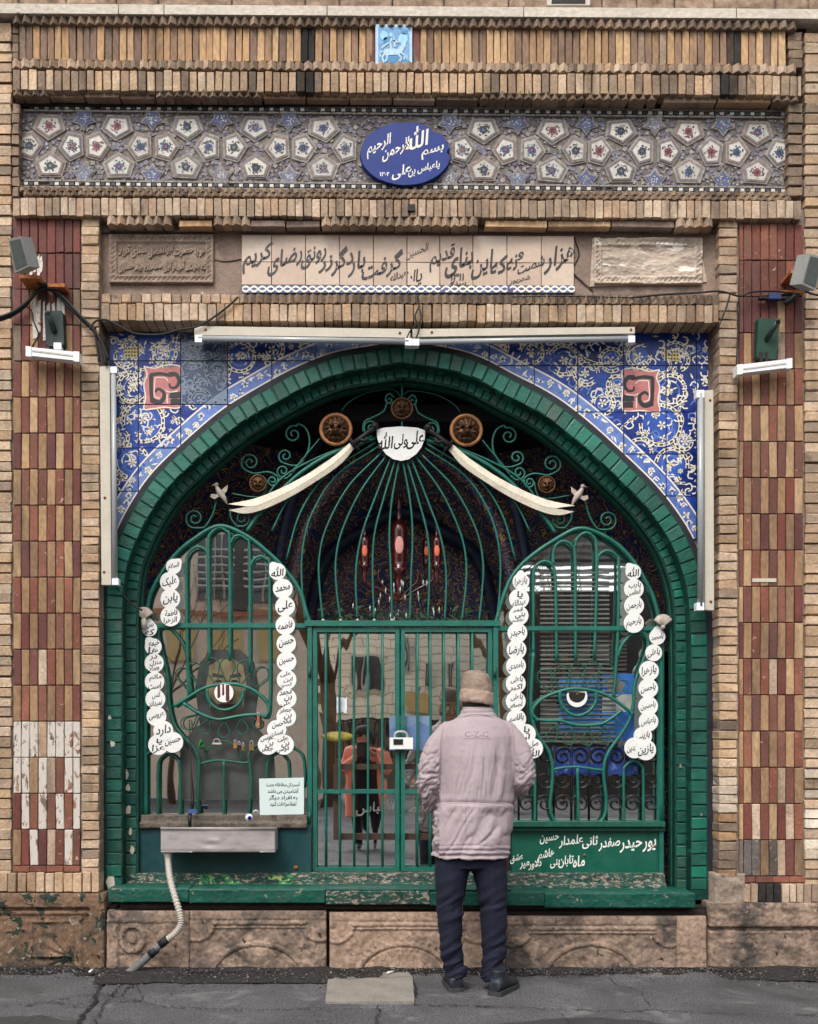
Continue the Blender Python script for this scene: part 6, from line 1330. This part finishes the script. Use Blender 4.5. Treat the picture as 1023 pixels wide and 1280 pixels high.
def fuse(b, name, mat, parent, voxel=.008, smooth=6, disp=None):
    """one continuous skin out of overlapping volumes"""
    me = bpy.data.meshes.new(name); me.from_pydata(b.v, [], b.f); q = bmesh.new(); q.from_mesh(me); bmesh.ops.recalc_face_normals(q, faces=q.faces); q.to_mesh(me); q.free()
    o = bpy.data.objects.new('tmp', me); COL.objects.link(o); m = o.modifiers.new('r', 'REMESH'); m.mode = 'VOXEL'; m.voxel_size = voxel
    if smooth: s = o.modifiers.new('s', 'SMOOTH'); s.factor = .5; s.iterations = smooth
    dg = bpy.context.evaluated_depsgraph_get(); out = bpy.data.meshes.new_from_object(o.evaluated_get(dg)); bpy.data.objects.remove(o)
    n = len(out.vertices); co_ = np.empty(n*3); out.vertices.foreach_get('co', co_); co_ = co_.reshape(-1, 3); no = np.array([v.normal[:] for v in out.vertices])
    if disp is not None:
        d = np.array([disp(*co_[i], no[i]) for i in range(n)]); co_ = co_ + no * d[:, None]
    c = (co_.min(0) + co_.max(0)) / 2; out.vertices.foreach_set('co', (co_ - c).ravel()); out.polygons.foreach_set('use_smooth', [True] * len(out.polygons))
    out.materials.clear(); out.materials.append(mat); out.name = name; out.update(); return link(name, out, parent, Vector(c))
def hand(b, wr, fwd, up, side, s=1.0, curl=.9):
    """palm with five separate bent fingers; fwd = along the palm, up = back of the hand, side = towards the thumb"""
    f, u, t = Vector(fwd).normalized(), Vector(up).normalized(), Vector(side).normalized(); wr = Vector(wr)
    rings(b, [(wr - f*.02*s, t*.026*s, u*.02*s), (wr + f*.02*s, t*.034*s, u*.017*s), (wr + f*.06*s, t*.041*s, u*.015*s), (wr + f*.092*s, t*.038*s, u*.012*s)], 12)
    for i, L in enumerate((.072, .080, .074, .058)):
        p = wr + f*.085*s + t*(.029 - .0195*i)*s; P = [p]; d = f.copy(); a = 0
        for k, q in enumerate((.46, .32, .22)):
            a += curl * (.55, .75, .5)[k]; d = f * math.cos(a) - u * math.sin(a); P.append(P[-1] + d * L * q * s)
        b.tube(P, [.0095*s, .009*s, .0082*s, .0066*s], 8); b.ball(P[-1], .0068*s, 0, 6)
    p = wr + f*.025*s + t*.03*s; P = [p, p + (t*.7 + f*.6 - u*.2) * .036*s, p + (t*.75 + f*1.25 - u*.5) * .046*s, p + (t*.55 + f*1.8 - u*.8) * .05*s]; b.tube(P, [.014*s, .0115*s, .0095*s, .0075*s], 8); b.ball(P[-1], .0076*s, 0, 6)
def head(b, c, s=1.0):
    """facing +Y"""
    c = Vector(c); b.ball(c + Vector((0, -.008, .018)) * s, .092*s, 0, 12, (.84, 1.05, 1.0)); b.ball(c + Vector((0, .022, -.042)) * s, .066*s, 0, 10, (.86, .98, 1.12))
    b.tube([c + Vector(v) * s for v in ((0, .088, .016), (0, .104, -.012), (0, .112, -.026), (0, .09, -.034))], [.007*s, .011*s, .014*s, .010*s], 8)
    b.ball(c + Vector((0, .078, -.088)) * s, .022*s, 0, 8)
    for q in (-1, 1):
        b.ball(c + Vector((q*.034, .082, .026)) * s, .016*s, 0, 7, (1.4, .6, .5)); b.ball(c + Vector((q*.081, -.008, -.006)) * s, .028*s, 0, 8, (.34, .62, 1.1)); b.ball(c + Vector((q*.03, .07, -.022)) * s, .022*s, 0, 7)
    b.tube([c + Vector((-.022, .085, -.058)) * s, c + Vector((0, .098, -.056)) * s, c + Vector((.022, .085, -.058)) * s], [.005*s, .0085*s, .005*s], 6)
def face_bits(t, c, s, irism):
    c = Vector(c)
    for q in (-1, 1):
        e = MB().ball(c + Vector((q*.031, .080, .010)) * s, .0125*s, 0, 8); e.build('eye', M('eye_white', S(210,202,192), .3, 0, 9, 0, 9, 0, 9), t)
        MB().ball(c + Vector((q*.031, .0895, .010)) * s, .0052*s, 0, 7, (1, .5, 1)).build('iris', irism, t); MB().tube([c + Vector((q*.016, .093, .036))*s, c + Vector((q*.034, .094, .040))*s, c + Vector((q*.05, .083, .034))*s], [.003*s, .0038*s, .002*s], 6).build('eyebrow', M('dark_hair', S(44,38,34), .8, .2, 60, 0, 9, .3, 90), t)
    MB().tube([c + Vector((-.02, .0915, -.059))*s, c + Vector((0, .1035, -.0575))*s, c + Vector((.02, .0915, -.059))*s], [.0025*s, .004*s, .0025*s], 6).build('lips', M('lips', S(146,92,82), .5, 0, 9, 0, 9, 0, 9), t)
skin = M('weathered_skin', S(172,124,98), .55, .12, 20, .1, 90, .2, 90, spec=.4)
jack = M('mauve_grey_jacket_cloth', S(164,149,152), .74, .1, 4, .10, 260, .5, 420, dirt=(S(136,120,122), .25, 6)); jack2 = M('mauve_grey_seam', S(142,126,132), .8, .1, 20, 0, 9, 0, 9)
trous = M('navy_trouser_cloth', S(24,27,44), .85, .2, 8, .15, 200, .3, 200); hatm = M('brown_felt_hat', S(140,122,108), .95, .22, 14, .25, 90, .6, 90, dirt=(S(106,88,76), .3, 16)); hatb = M('tan_hat_band', S(160,138,124), .95, .12, 20, .2, 120, .5, 120)
shoe = M('worn_black_leather', S(36,40,48), .42, .25, 20, .2, 90, .3, 70, dirt=(S(76,76,80), .2, 18)); sole = M('grey_rubber_sole', S(56,56,58), .8, .2, 20, .2, 60, .2, 60)
MY = -.50; MK = (D + MY) / F
def mp(px, py, dy=0.0): 
    v = at(px, py, MY); v.y += dy; return v
def ell(xl, xr, py, dep, dy=0.0): return (mp((xl + xr) / 2, py, dy), Vector(((xr - xl) / 2 * MK, 0, 0)), Vector((0, dep, 0)))
def man():
    t = empty('person', mp(592, 1238), 'man seen from behind in mauve grey jacket, brown hat and navy trousers', 'person')
    t.location.z = 0
    # ---- body: one skin
    b = MB(); hc = mp(596.5, 874, .035); head(b, hc, .95)
    rings(b, [(hc + Vector((0, -.02, -.04)), Vector((.055,0,0)), Vector((0,.06,0))), (mp(596, 893, .0), Vector((.056,0,0)), Vector((0,.058,0))), (mp(596, 906, -.005), Vector((.075,0,0)), Vector((0,.065,0)))])
    rings(b, [ell(566, 626, 903, .07), ell(556, 636, 915, .09), ell(560, 632, 950, .10), ell(564, 628, 1000, .10), ell(556, 626, 1050, .11), ell(556, 626, 1080, .10)])
    LW, RW = mp(574, 1008, .23), mp(612, 996, .24)
    limb(b, [mp(560, 915, 0), mp(541, 950, -.02), mp(532, 985, .0), mp(550, 1000, .14), LW], [.052, .046, .042, .036, .027]); limb(b, [mp(632, 915, 0), mp(650, 950, -.02), mp(655, 978, .0), mp(638, 990, .14), RW], [.052, .046, .042, .036, .027])
    hand(b, LW, (.95, .25, .15), (-.2, .9, -.1), (.1, .2, .9), .95); hand(b, RW, (-.95, .25, -.1), (.2, .9, .1), (.1, .2, .9), .95)
    for xs_ in ((568, 566, 565, 568), (612, 617, 618, 618)): limb(b, [mp(xs_[0], 1080), mp(xs_[1], 1130), mp(xs_[2], 1180, .01), mp(xs_[3], 1222, .01)], [.075, .055, .045, .035])
    fuse(b, 'body', skin, t, .006, 3)
    face_bits(t, hc, .95, M('brown_iris', S(52,36,26), .3, 0, 9, 0, 9, 0, 9))
    rings_ = MB(); rings(rings_, [(hc + Vector((0, -.022, -.045)), Vector((.066,0,0)), Vector((0,.062,0))), (hc + Vector((0, -.02, 0)), Vector((.082,0,0)), Vector((0,.088,0))), (hc + Vector((0, -.02, .04)), Vector((.080,0,0)), Vector((0,.088,0)))], 20, 0, False)
    fuse_h = rings_.build('hair', M('short_grey_hair', S(62,54,50), .85, .3, 60, .3, 200, .5, 200), t)
    # ---- trousers
    b = MB()
    rings(b, [ell(546, 628, 1040, .115), ell(544, 631, 1070, .12), ell(545, 633, 1084, .118)])
    rings(b, [ell(544, 590, 1074, .115), ell(543.5, 587, 1090, .11, .002), ell(544.5, 581, 1122, .095), ell(546.5, 578.5, 1145, .085, -.004), ell(549.5, 578, 1178, .075, .0), ell(552, 580, 1200, .072, .006), ell(553.5, 584, 1213, .078, .012), ell(555, 584, 1221, .074, .012)])
    rings(b, [ell(584, 633, 1074, .115), ell(590, 634, 1090, .11, .002), ell(596, 635, 1112, .1), ell(599.5, 634.5, 1140, .088, -.004), ell(602, 634, 1178, .078), ell(602.5, 633.5, 1205, .074, .006), ell(602, 635, 1217, .078, .008), ell(603, 634, 1226, .074, .01)])
    def dt(x, y, z, n):
        k = (D + y) / F; py = PY - (z - H) / k; px = x / k + PX; lo = min(1, max(0, (py - 1160) / 50)); kn = math.exp(-((py - 1135) / 14) ** 2)
        w = noise.noise((px * .05 + py * .03, py * .10 + px * .04, 3)); f = .010 * w * (lo * 1.6 + kn + .4); f += -.014 * abs(noise.noise((px * .05, py * .13 + px * .07, 6))) * (lo * 1.3 + kn * .8)
        return f + .003 * math.exp(-((px - (566 if px < 593 else 618)) / 1.5) ** 2) * (1 - lo)
    fuse(b, 'trousers', trous, t, .0055, 6, dt)
    # ---- jacket
    b = MB()
    rings(b, [ell(578.5, 615.5, 884, .068, .004), ell(576.5, 618, 890, .078, .003), ell(573, 622, 896, .088, .002), ell(563, 632, 901.5, .10), ell(554, 640, 909, .112, 0), ell(550, 643, 920, .125, -.004), ell(548.5, 644, 945, .142, -.006), ell(548.5, 643.5, 975, .148, -.004), ell(546, 643, 1000, .145, 0), ell(541, 642.5, 1018, .15, 0), ell(537, 641.5, 1045, .155, 0), ell(536, 639, 1060, .156, 0), ell(537.5, 638, 1071, .150, 0)], 28)
    limb(b, [mp(561, 915, 0), mp(547, 935, -.005), mp(537, 962, -.02), mp(535, 982, -.01), mp(541, 1000, .06), mp(550, 1012, .13), mp(562, 1014, .19)], [.058, .066, .070, .068, .060, .054, .048], 5, 16)
    limb(b, [mp(632, 914, 0), mp(644, 932, -.005), mp(652, 955, -.02), mp(653, 973, -.01), mp(648, 985, .05), mp(636, 994, .13), mp(624, 997, .19)], [.058, .065, .068, .070, .064, .056, .048], 5, 16)
    rg = lambda a, c, e_: max(0, 1 - abs(noise.noise((a, c, e_))) * 3.4) ** 1.6
    def dj(x, y, z, n):
        k = (D + y) / F; py = PY - (z - H) / k; px = x / k + PX; d = 0
        back = 1 if n[1] < -.2 else .4; arm = px < 549 or px > 644
        if not arm:
            e = min(1, max(0, (py - 922) / 30)) * min(1, max(0, (1003 - py) / 10))
            w_ = px + (py - 922) * .16 * (1 if px < 600 else .6); d += .006 * e * back * (math.sin(w_ * .34 + 2.2 * noise.noise((w_ * .03, py * .012, 0))) * max(0, .15 + noise.noise((w_ * .045, py * .009, 2))) * 1.6 + 1.0 * noise.noise((w_ * .10, py * .014, 5)) - .5 * abs(noise.noise((w_ * .16, py * .03, 9))))
            d -= .008 * e * back * rg(w_ * .055, py * .011, 21) * (.4 + .6 * noise.noise((px * .03, py * .02, 31)) + .3) ; d -= .003 * e * back * rg(w_ * .11, py * .02, 24)
            d += -.007 * math.exp(-((py - 1003.5 - .02 * (px - 590)) / 2.6) ** 2) + .003 * math.exp(-((py - 1009) / 5) ** 2) * (1 + noise.noise((px * .25, 0, 1)))
            g = min(1, max(0, (py - 1008) / 8)); d -= .009 * g * rg(px * .05 + py * .03, py * .022, 35); d += .012 * g * noise.noise((px * .07 + py * .035, py * .028, 8)) - .004 * g * abs(noise.noise((px * .13 - py * .04, py * .05, 18))) + .002 * g * math.sin(px * .5 + 2 * noise.noise((px*.05, py*.03, 0))) * max(0, 1 - (py - 1008) / 25)
            d += .005 * max(0, (py - 1054) / 14) * math.sin(py * .95 + 1.6 * noise.noise((px * .05, 0, 4))) if py > 1052 else 0
        else:
            d -= .012 * min(1, max(0, (py - 925) / 40)) * rg(px * .06 - py * .045, (px * .8 + py) * .075, 27) * (1 if px < 590 else .6)
            low = min(1, max(0, (py - 935) / 30)); s_ = 1 if px < 590 else .6
            u_ = px * .8 + py; d += .017 * s_ * low * noise.noise((px * .05 - py * .04, u_ * .085, 3)) - .017 * s_ * low * abs(noise.noise((px * .06 - py * .05, u_ * .14, 13))) + .003 * noise.noise((px * .1, py * .03, 2))
        if 884 < py < 897: d += .0022 * math.sin(py * 1.1 + px * .05)
        return d + .0012 * noise.noise((px * .2, py * .2, 7))
    J = fuse(b, 'jacket', jack, t, .0048, 8, dj)
    # stitched seams and embroidered letters laid on the cloth
    bv = BVHTree.FromPolygons([v.co + wloc(J) for v in J.data.vertices], [tuple(p.vertices) for p in J.data.polygons])
    cam_ = Vector((0, -D, H))
    def hit(px, py, lift=.0008):
        d = (at(px, py, 0) - cam_).normalized(); h = bv.ray_cast(cam_, d); return (h[0] - d * lift) if h[0] else None
    for name, pts, r in (('back_seam', [(554,909),(551,930),(550,960),(550,985),(552,1003)], .0018), ('back_seam', [(640,908),(643,930),(643,960),(642,990),(641,1003)], .0018), ('waist_seam', [(551,1003),(575,1001),(600,1002.5),(625,1005),(641,1009)], .0016), ('waist_seam', [(551,1006),(575,1004),(600,1005.5),(625,1008),(641,1012)], .0012), ('hem_seam', [(538,1059),(565,1056),(600,1056),(638,1062)], .0016), ('hem_seam', [(538,1064),(570,1061),(605,1062),(638,1067)], .0016), ('logo_underline', [(579,923.4),(613,923.4)], .0011), ('collar_seam', [(574,897.5),(590,893.5),(604,893.5),(618,898)], .0018), ('pocket_seam', [(567,1027),(580,1026.5),(592,1027)], .0011), ('centre_fold', [(583,1004),(582,1030),(583,1050)], .001)):
        q = catmull([(a, c, 0) for a, c in pts], 10) if len(pts) > 2 else [Vector((pts[0][0] + (pts[1][0] - pts[0][0]) * i / 12, pts[0][1], 0)) for i in range(13)]
        H_ = [h for h in (hit(p.x, p.y, .0004) for p in q) if h]
        if len(H_) > 3: MB().tube(H_, r, 6).build(name, jack2, t)
    b = MB(); text(None, '', 'C-Z-C', 596, 918, 30, 7.5, MY - .15, None, 0, 0, False, mb=b)
    ok = True; vv = []
    for p in b.v:
        k = (D + p.y) / F; h = hit(p.x / k + PX, PY - (p.z - H) / k, .001); vv.append(h or p)
    b.v = vv; b.build('embroidered_letters', jack2, t)
    # ---- hat
    c = lambda py, r, dx=0, f=1.14: (mp(596.6 + dx, py, .012 + (879 - py) * .0004), Vector((r * MK, 0, -.0006 * r)), Vector((0, r * MK * f, 0)))
    b = MB(); rings(b, [c(874, 18.5), c(868, 19.6), c(858, 19.6, .2), c(850, 18.8, .3), c(844, 16.8, .5), c(840.4, 13.2, .6), c(838.6, 8, .6), c(838, 2, .6)], 28)
    def dh(x, y, z, n): return .004 * noise.noise((x * 18, y * 18, z * 18)) + .003 * noise.noise((x * 40, y * 40, z * 40)) + .0012 * noise.noise((x * 70, y * 70, z * 70))
    fuse(b, 'hat_crown', hatm, t, .005, 3, dh)
    b = MB(); rings(b, [c(880, 20.6), c(876, 21.6), c(870, 21.5), c(865, 21.0), c(863.5, 20.2)], 28); fuse(b, 'hat_cuff', hatb, t, .005, 2, dh)
    # ---- shoes
    for px, py, yaw, nm in ((570, 1240, .05, 0), (620, 1244.5, -.5, 1)):
        g = gp(px, py); f = Vector((math.sin(-yaw), math.cos(yaw), 0)); s = Vector((f.y, -f.x, 0)); up = Vector((0, 0, 1)); g = g + f * .055
        b = MB(); sec = ((-.075, .030, .055, .055), (-.06, .037, .085, .05), (-.02, .038, .105, .05), (.03, .038, .085, .04), (.08, .043, .062, .03), (.13, .045, .05, .025), (.175, .036, .042, .02), (.2, .018, .032, .012))
        rings(b, [(g + f * a + up * (h_ * .5 + .012), s * w, up * h_ * .5) for a, w, h_, q in sec], 16)
        rings(b, [(g - f*.02 + up * .07, s * .036, f * .05), (g - f*.02 + up * .125, s * .037, f * .048)], 14)
        sh = fuse(b, 'shoe', shoe, t, .005, 3, lambda x, y, z, n: .0012 * noise.noise((x * 60, y * 60, z * 60)))
        b = MB(); P = [(-.086, .018), (-.075, .036), (-.03, .041), (.03, .040), (.09, .047), (.15, .046), (.19, .034), (.208, .012)]
        o = [g + f * a + s * w for a, w in P] + [g + f * a - s * w for a, w in P[::-1]]; n = len(o); b.add([p + up * .022 for p in o] + [p + up * .002 for p in o], [tuple(range(n))] + [(i, n + i, n + (i+1) % n, (i+1) % n) for i in range(n)] + [tuple(range(2*n - 1, n - 1, -1))])
        b.build('sole', sole, sh, recalc=True)
man()
def photographer():
    t = empty('person', (0, -6.42, 0), 'photographer in an open salmon coat holding up a phone, seen mirrored in the gate glass', 'person'); X = .0; Y = -6.42
    V = lambda x, y, z: Vector((X + x, Y + y, z))
    b = MB(); hc = V(.0, .02, 1.37); head(b, hc, .92)
    rings(b, [(V(0,-.01,1.30), Vector((.05,0,0)), Vector((0,.05,0))), (V(0,-.01,1.2), Vector((.06,0,0)), Vector((0,.06,0)))])
    rings(b, [(V(0,0,1.2), Vector((.16,0,0)), Vector((0,.08,0))), (V(0,0,.9), Vector((.13,0,0)), Vector((0,.09,0))), (V(0,0,.72), Vector((.16,0,0)), Vector((0,.10,0)))])
    LW, RW = V(-.065, .28, 1.17), V(.065, .28, 1.17)
    for s, w in ((-1, LW), (1, RW)):
        limb(b, [V(s*.18, 0, 1.17), V(s*.24, .04, .98), V(s*.16, .18, 1.06), w], [.05, .04, .036, .026]); hand(b, w, (-s*.25, .2, .95), (s*.9, -.1, .3), (0, .8, .1) if s > 0 else (0, .8, .1), .85, .7)
        limb(b, [V(s*.09, 0, .74), V(s*.10, .01, .42), V(s*.10, -.01, .08)], [.08, .055, .04])
    fuse(b, 'body', skin, t, .008, 3); face_bits(t, hc, .92, M('brown_iris', S(52,36,26), .3, 0, 9, 0, 9, 0, 9))
    sal = M('salmon_coat_cloth', S(226,138,116), .85, .12, 7, .1, 90, .3, 90); blk = M('black_knit', S(30,28,32), .9, .2, 20, 0, 9, .3, 80)
    b = MB(); rings(b, [(V(0,.015,1.22), Vector((.12,0,0)), Vector((0,.09,0))), (V(0,.02,1.0), Vector((.15,0,0)), Vector((0,.115,0))), (V(0,.02,.62), Vector((.19,0,0)), Vector((0,.13,0))), (V(0,.02,.50), Vector((.19,0,0)), Vector((0,.13,0)))]); fuse(b, 'dark_dress', blk, t, .012, 3)
    b = MB()
    for s in (-1, 1):
        rings(b, [(V(s*.12,-.01,1.22), Vector((.085,0,0)), Vector((0,.10,0))), (V(s*.15,-.01,1.0), Vector((.085,0,0)), Vector((0,.13,0))), (V(s*.17,-.01,.65), Vector((.09,0,0)), Vector((0,.15,0))), (V(s*.18,-.01,.40 if s < 0 else .5), Vector((.10,0,0)), Vector((0,.16,0)))])
        limb(b, [V(s*.18, 0, 1.18), V(s*.25, .04, .98), V(s*.17, .17, 1.05), V(s*.085, .25, 1.13)], [.07, .065, .055, .05])
    rings(b, [(V(0,-.05,1.24), Vector((.17,0,0)), Vector((0,.06,0))), (V(0,-.07,.9), Vector((.2,0,0)), Vector((0,.07,0))), (V(0,-.08,.42), Vector((.24,0,0)), Vector((0,.08,0)))])
    fuse(b, 'coat', sal, t, .012, 4, lambda x, y, z, n: .008 * noise.noise((x * 18, y * 8, z * 5)))
    b = MB()
    for s in (-1, 1): limb(b, [V(s*.09,0,.6), V(s*.10,.01,.35), V(s*.10,0,.07)], [.09,.07,.055])
    fuse(b, 'trousers', blk, t, .012, 3)
    b = MB(); b.ball(hc + Vector((0,-.02,.02)), .105, 0, 12, (.95, 1.05, 1.08)); b.ball(hc + Vector((0,-.06,-.06)), .08, 0, 10)
    h = b.build('hair', M('dark_hair', S(44,38,34), .8, .2, 60, 0, 9, .3, 90), t)
    for s in (-1, 1):
        b = MB(); rings(b, [(V(s*.1,-.05,.05), Vector((.035,0,0)), Vector((0,0,.045))), (V(s*.1,.02,.05), Vector((.04,0,0)), Vector((0,0,.045))), (V(s*.1,.1,.035), Vector((.042,0,0)), Vector((0,0,.03))), (V(s*.1,.16,.028), Vector((.025,0,0)), Vector((0,0,.02)))], 14); fuse(b, 'shoe', shoe, t, .008, 2)
    ph = MB().box3((X - .037, -6.055, H - .105), (X + .037, -6.047, H + .045)).build('phone', gun, None, label='phone held up by the photographer, seen mirrored in the gate glass', cat='phone')
photographer()
# ================================================================= ACROSS THE STREET (seen mirrored in the glass)
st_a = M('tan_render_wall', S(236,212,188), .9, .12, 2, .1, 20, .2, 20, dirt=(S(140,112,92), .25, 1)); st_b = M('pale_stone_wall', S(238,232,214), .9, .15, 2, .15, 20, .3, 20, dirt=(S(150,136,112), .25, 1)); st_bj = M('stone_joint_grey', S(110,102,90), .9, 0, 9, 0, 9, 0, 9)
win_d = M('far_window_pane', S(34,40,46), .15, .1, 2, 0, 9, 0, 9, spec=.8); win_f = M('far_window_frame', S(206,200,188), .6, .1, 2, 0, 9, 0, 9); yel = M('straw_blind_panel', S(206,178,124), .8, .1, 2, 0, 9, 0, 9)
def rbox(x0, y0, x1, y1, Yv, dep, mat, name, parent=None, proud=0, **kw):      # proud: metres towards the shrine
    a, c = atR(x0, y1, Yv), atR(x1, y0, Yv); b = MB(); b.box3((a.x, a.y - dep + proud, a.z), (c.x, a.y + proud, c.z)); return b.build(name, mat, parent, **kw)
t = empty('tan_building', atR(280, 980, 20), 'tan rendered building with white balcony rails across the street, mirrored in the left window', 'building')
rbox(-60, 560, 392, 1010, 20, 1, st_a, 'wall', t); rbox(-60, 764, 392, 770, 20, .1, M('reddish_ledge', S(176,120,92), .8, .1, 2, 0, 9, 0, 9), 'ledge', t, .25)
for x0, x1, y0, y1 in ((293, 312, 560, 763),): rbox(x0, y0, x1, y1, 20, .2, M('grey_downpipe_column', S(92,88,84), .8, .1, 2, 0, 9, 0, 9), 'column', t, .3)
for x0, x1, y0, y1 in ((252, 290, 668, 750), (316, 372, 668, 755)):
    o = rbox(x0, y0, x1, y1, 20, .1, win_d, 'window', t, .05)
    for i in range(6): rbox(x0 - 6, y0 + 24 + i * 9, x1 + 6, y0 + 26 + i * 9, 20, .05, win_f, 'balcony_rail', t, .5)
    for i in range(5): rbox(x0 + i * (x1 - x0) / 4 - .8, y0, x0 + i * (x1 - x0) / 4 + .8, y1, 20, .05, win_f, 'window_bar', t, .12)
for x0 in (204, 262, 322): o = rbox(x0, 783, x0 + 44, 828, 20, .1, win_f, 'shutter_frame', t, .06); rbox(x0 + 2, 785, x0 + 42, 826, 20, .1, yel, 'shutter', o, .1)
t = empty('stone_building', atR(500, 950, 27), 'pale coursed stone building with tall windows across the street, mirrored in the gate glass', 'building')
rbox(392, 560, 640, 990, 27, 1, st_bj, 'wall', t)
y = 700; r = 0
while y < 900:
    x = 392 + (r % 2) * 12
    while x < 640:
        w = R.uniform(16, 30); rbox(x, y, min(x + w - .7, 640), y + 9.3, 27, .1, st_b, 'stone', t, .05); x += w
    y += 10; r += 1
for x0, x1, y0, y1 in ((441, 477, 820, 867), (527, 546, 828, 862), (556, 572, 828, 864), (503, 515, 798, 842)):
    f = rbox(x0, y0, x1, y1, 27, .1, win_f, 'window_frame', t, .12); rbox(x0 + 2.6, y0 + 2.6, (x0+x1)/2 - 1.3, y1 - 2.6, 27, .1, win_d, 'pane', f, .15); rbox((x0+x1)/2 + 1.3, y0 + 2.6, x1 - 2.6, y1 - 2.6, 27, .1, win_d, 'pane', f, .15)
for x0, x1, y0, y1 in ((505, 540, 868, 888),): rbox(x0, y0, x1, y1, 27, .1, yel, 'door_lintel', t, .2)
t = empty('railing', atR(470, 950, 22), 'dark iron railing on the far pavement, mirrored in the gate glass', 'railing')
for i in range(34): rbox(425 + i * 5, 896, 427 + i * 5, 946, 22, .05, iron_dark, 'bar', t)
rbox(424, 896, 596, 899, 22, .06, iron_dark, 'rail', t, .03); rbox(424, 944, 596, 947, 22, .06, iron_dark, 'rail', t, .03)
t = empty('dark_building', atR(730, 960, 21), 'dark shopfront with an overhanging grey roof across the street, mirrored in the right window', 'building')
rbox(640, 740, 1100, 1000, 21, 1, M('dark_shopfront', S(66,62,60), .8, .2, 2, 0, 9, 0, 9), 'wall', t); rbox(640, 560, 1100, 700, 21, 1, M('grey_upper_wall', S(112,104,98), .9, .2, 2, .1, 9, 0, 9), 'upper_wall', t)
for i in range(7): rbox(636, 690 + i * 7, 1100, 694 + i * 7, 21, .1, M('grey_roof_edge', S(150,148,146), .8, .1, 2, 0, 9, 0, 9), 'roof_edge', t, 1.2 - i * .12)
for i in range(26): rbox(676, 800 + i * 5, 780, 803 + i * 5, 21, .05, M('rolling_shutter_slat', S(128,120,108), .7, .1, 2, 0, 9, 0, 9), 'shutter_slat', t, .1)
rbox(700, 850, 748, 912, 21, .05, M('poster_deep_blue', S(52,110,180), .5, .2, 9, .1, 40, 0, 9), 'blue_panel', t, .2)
bark = M('grey_brown_bark', S(104,78,58), .95, .3, 6, .3, 40, .8, 30, stretch=(1, 1, .3))
def street_tree(px, base, Yv, r0, lab, seed):
    rr = random.Random(seed); t = empty('street_tree', atR(px, base, Yv), lab, 'tree', 'bare street trees across the road'); g = atR(px, base, Yv); g.z = 0; t.location = g
    def br(p, d, l, r, lev, b):
        P = [p]; q = d.copy()
        for i in range(4): q = (q + Vector((rr.gauss(0, .14), rr.gauss(0, .14), rr.gauss(.02, .08)))).normalized(); P.append(P[-1] + q * l / 4)
        b.tube(P, [r, r*.85, r*.7, r*.6, r*.45], 6 if lev < 2 else 4)
        if lev < 4:
            for i in range(3 if lev else 4): br(P[rr.choice((2, 3, 4))], (q + Vector((rr.gauss(0, .55), rr.gauss(0, .55), rr.uniform(-.1, .5)))).normalized(), l * rr.uniform(.55, .8), r * .45, lev + 1, b)
    b = MB(); b.tube([g, g + Vector((.05, 0, 1.2)), g + Vector((0, .05, 2.6))], [r0*1.2, r0, r0*.85], 10); b.build('trunk', bark, t)
    b = MB(); 
    for i in range(4): br(g + Vector((0, 0, 2.4)), Vector((rr.gauss(0, .4), rr.gauss(0, .4), 1)).normalized(), 2.0, r0 * .6, 1, b)
    b.build('crown', bark, t)
street_tree(408, 960, 16, .16, 'bare brown tree trunk across the road, mirrored at the hinge side of the gate', 3); street_tree(632, 960, 15, .17, 'bare tree with thin drooping branches across the road, mirrored right of the gate', 5); street_tree(214, 960, 18, .05, 'bare thin tree in front of the tan building, mirrored in the left window', 8)
street_tree(705, 960, 17, .05, 'bare thin tree before the dark shopfront, mirrored in the right window', 9)
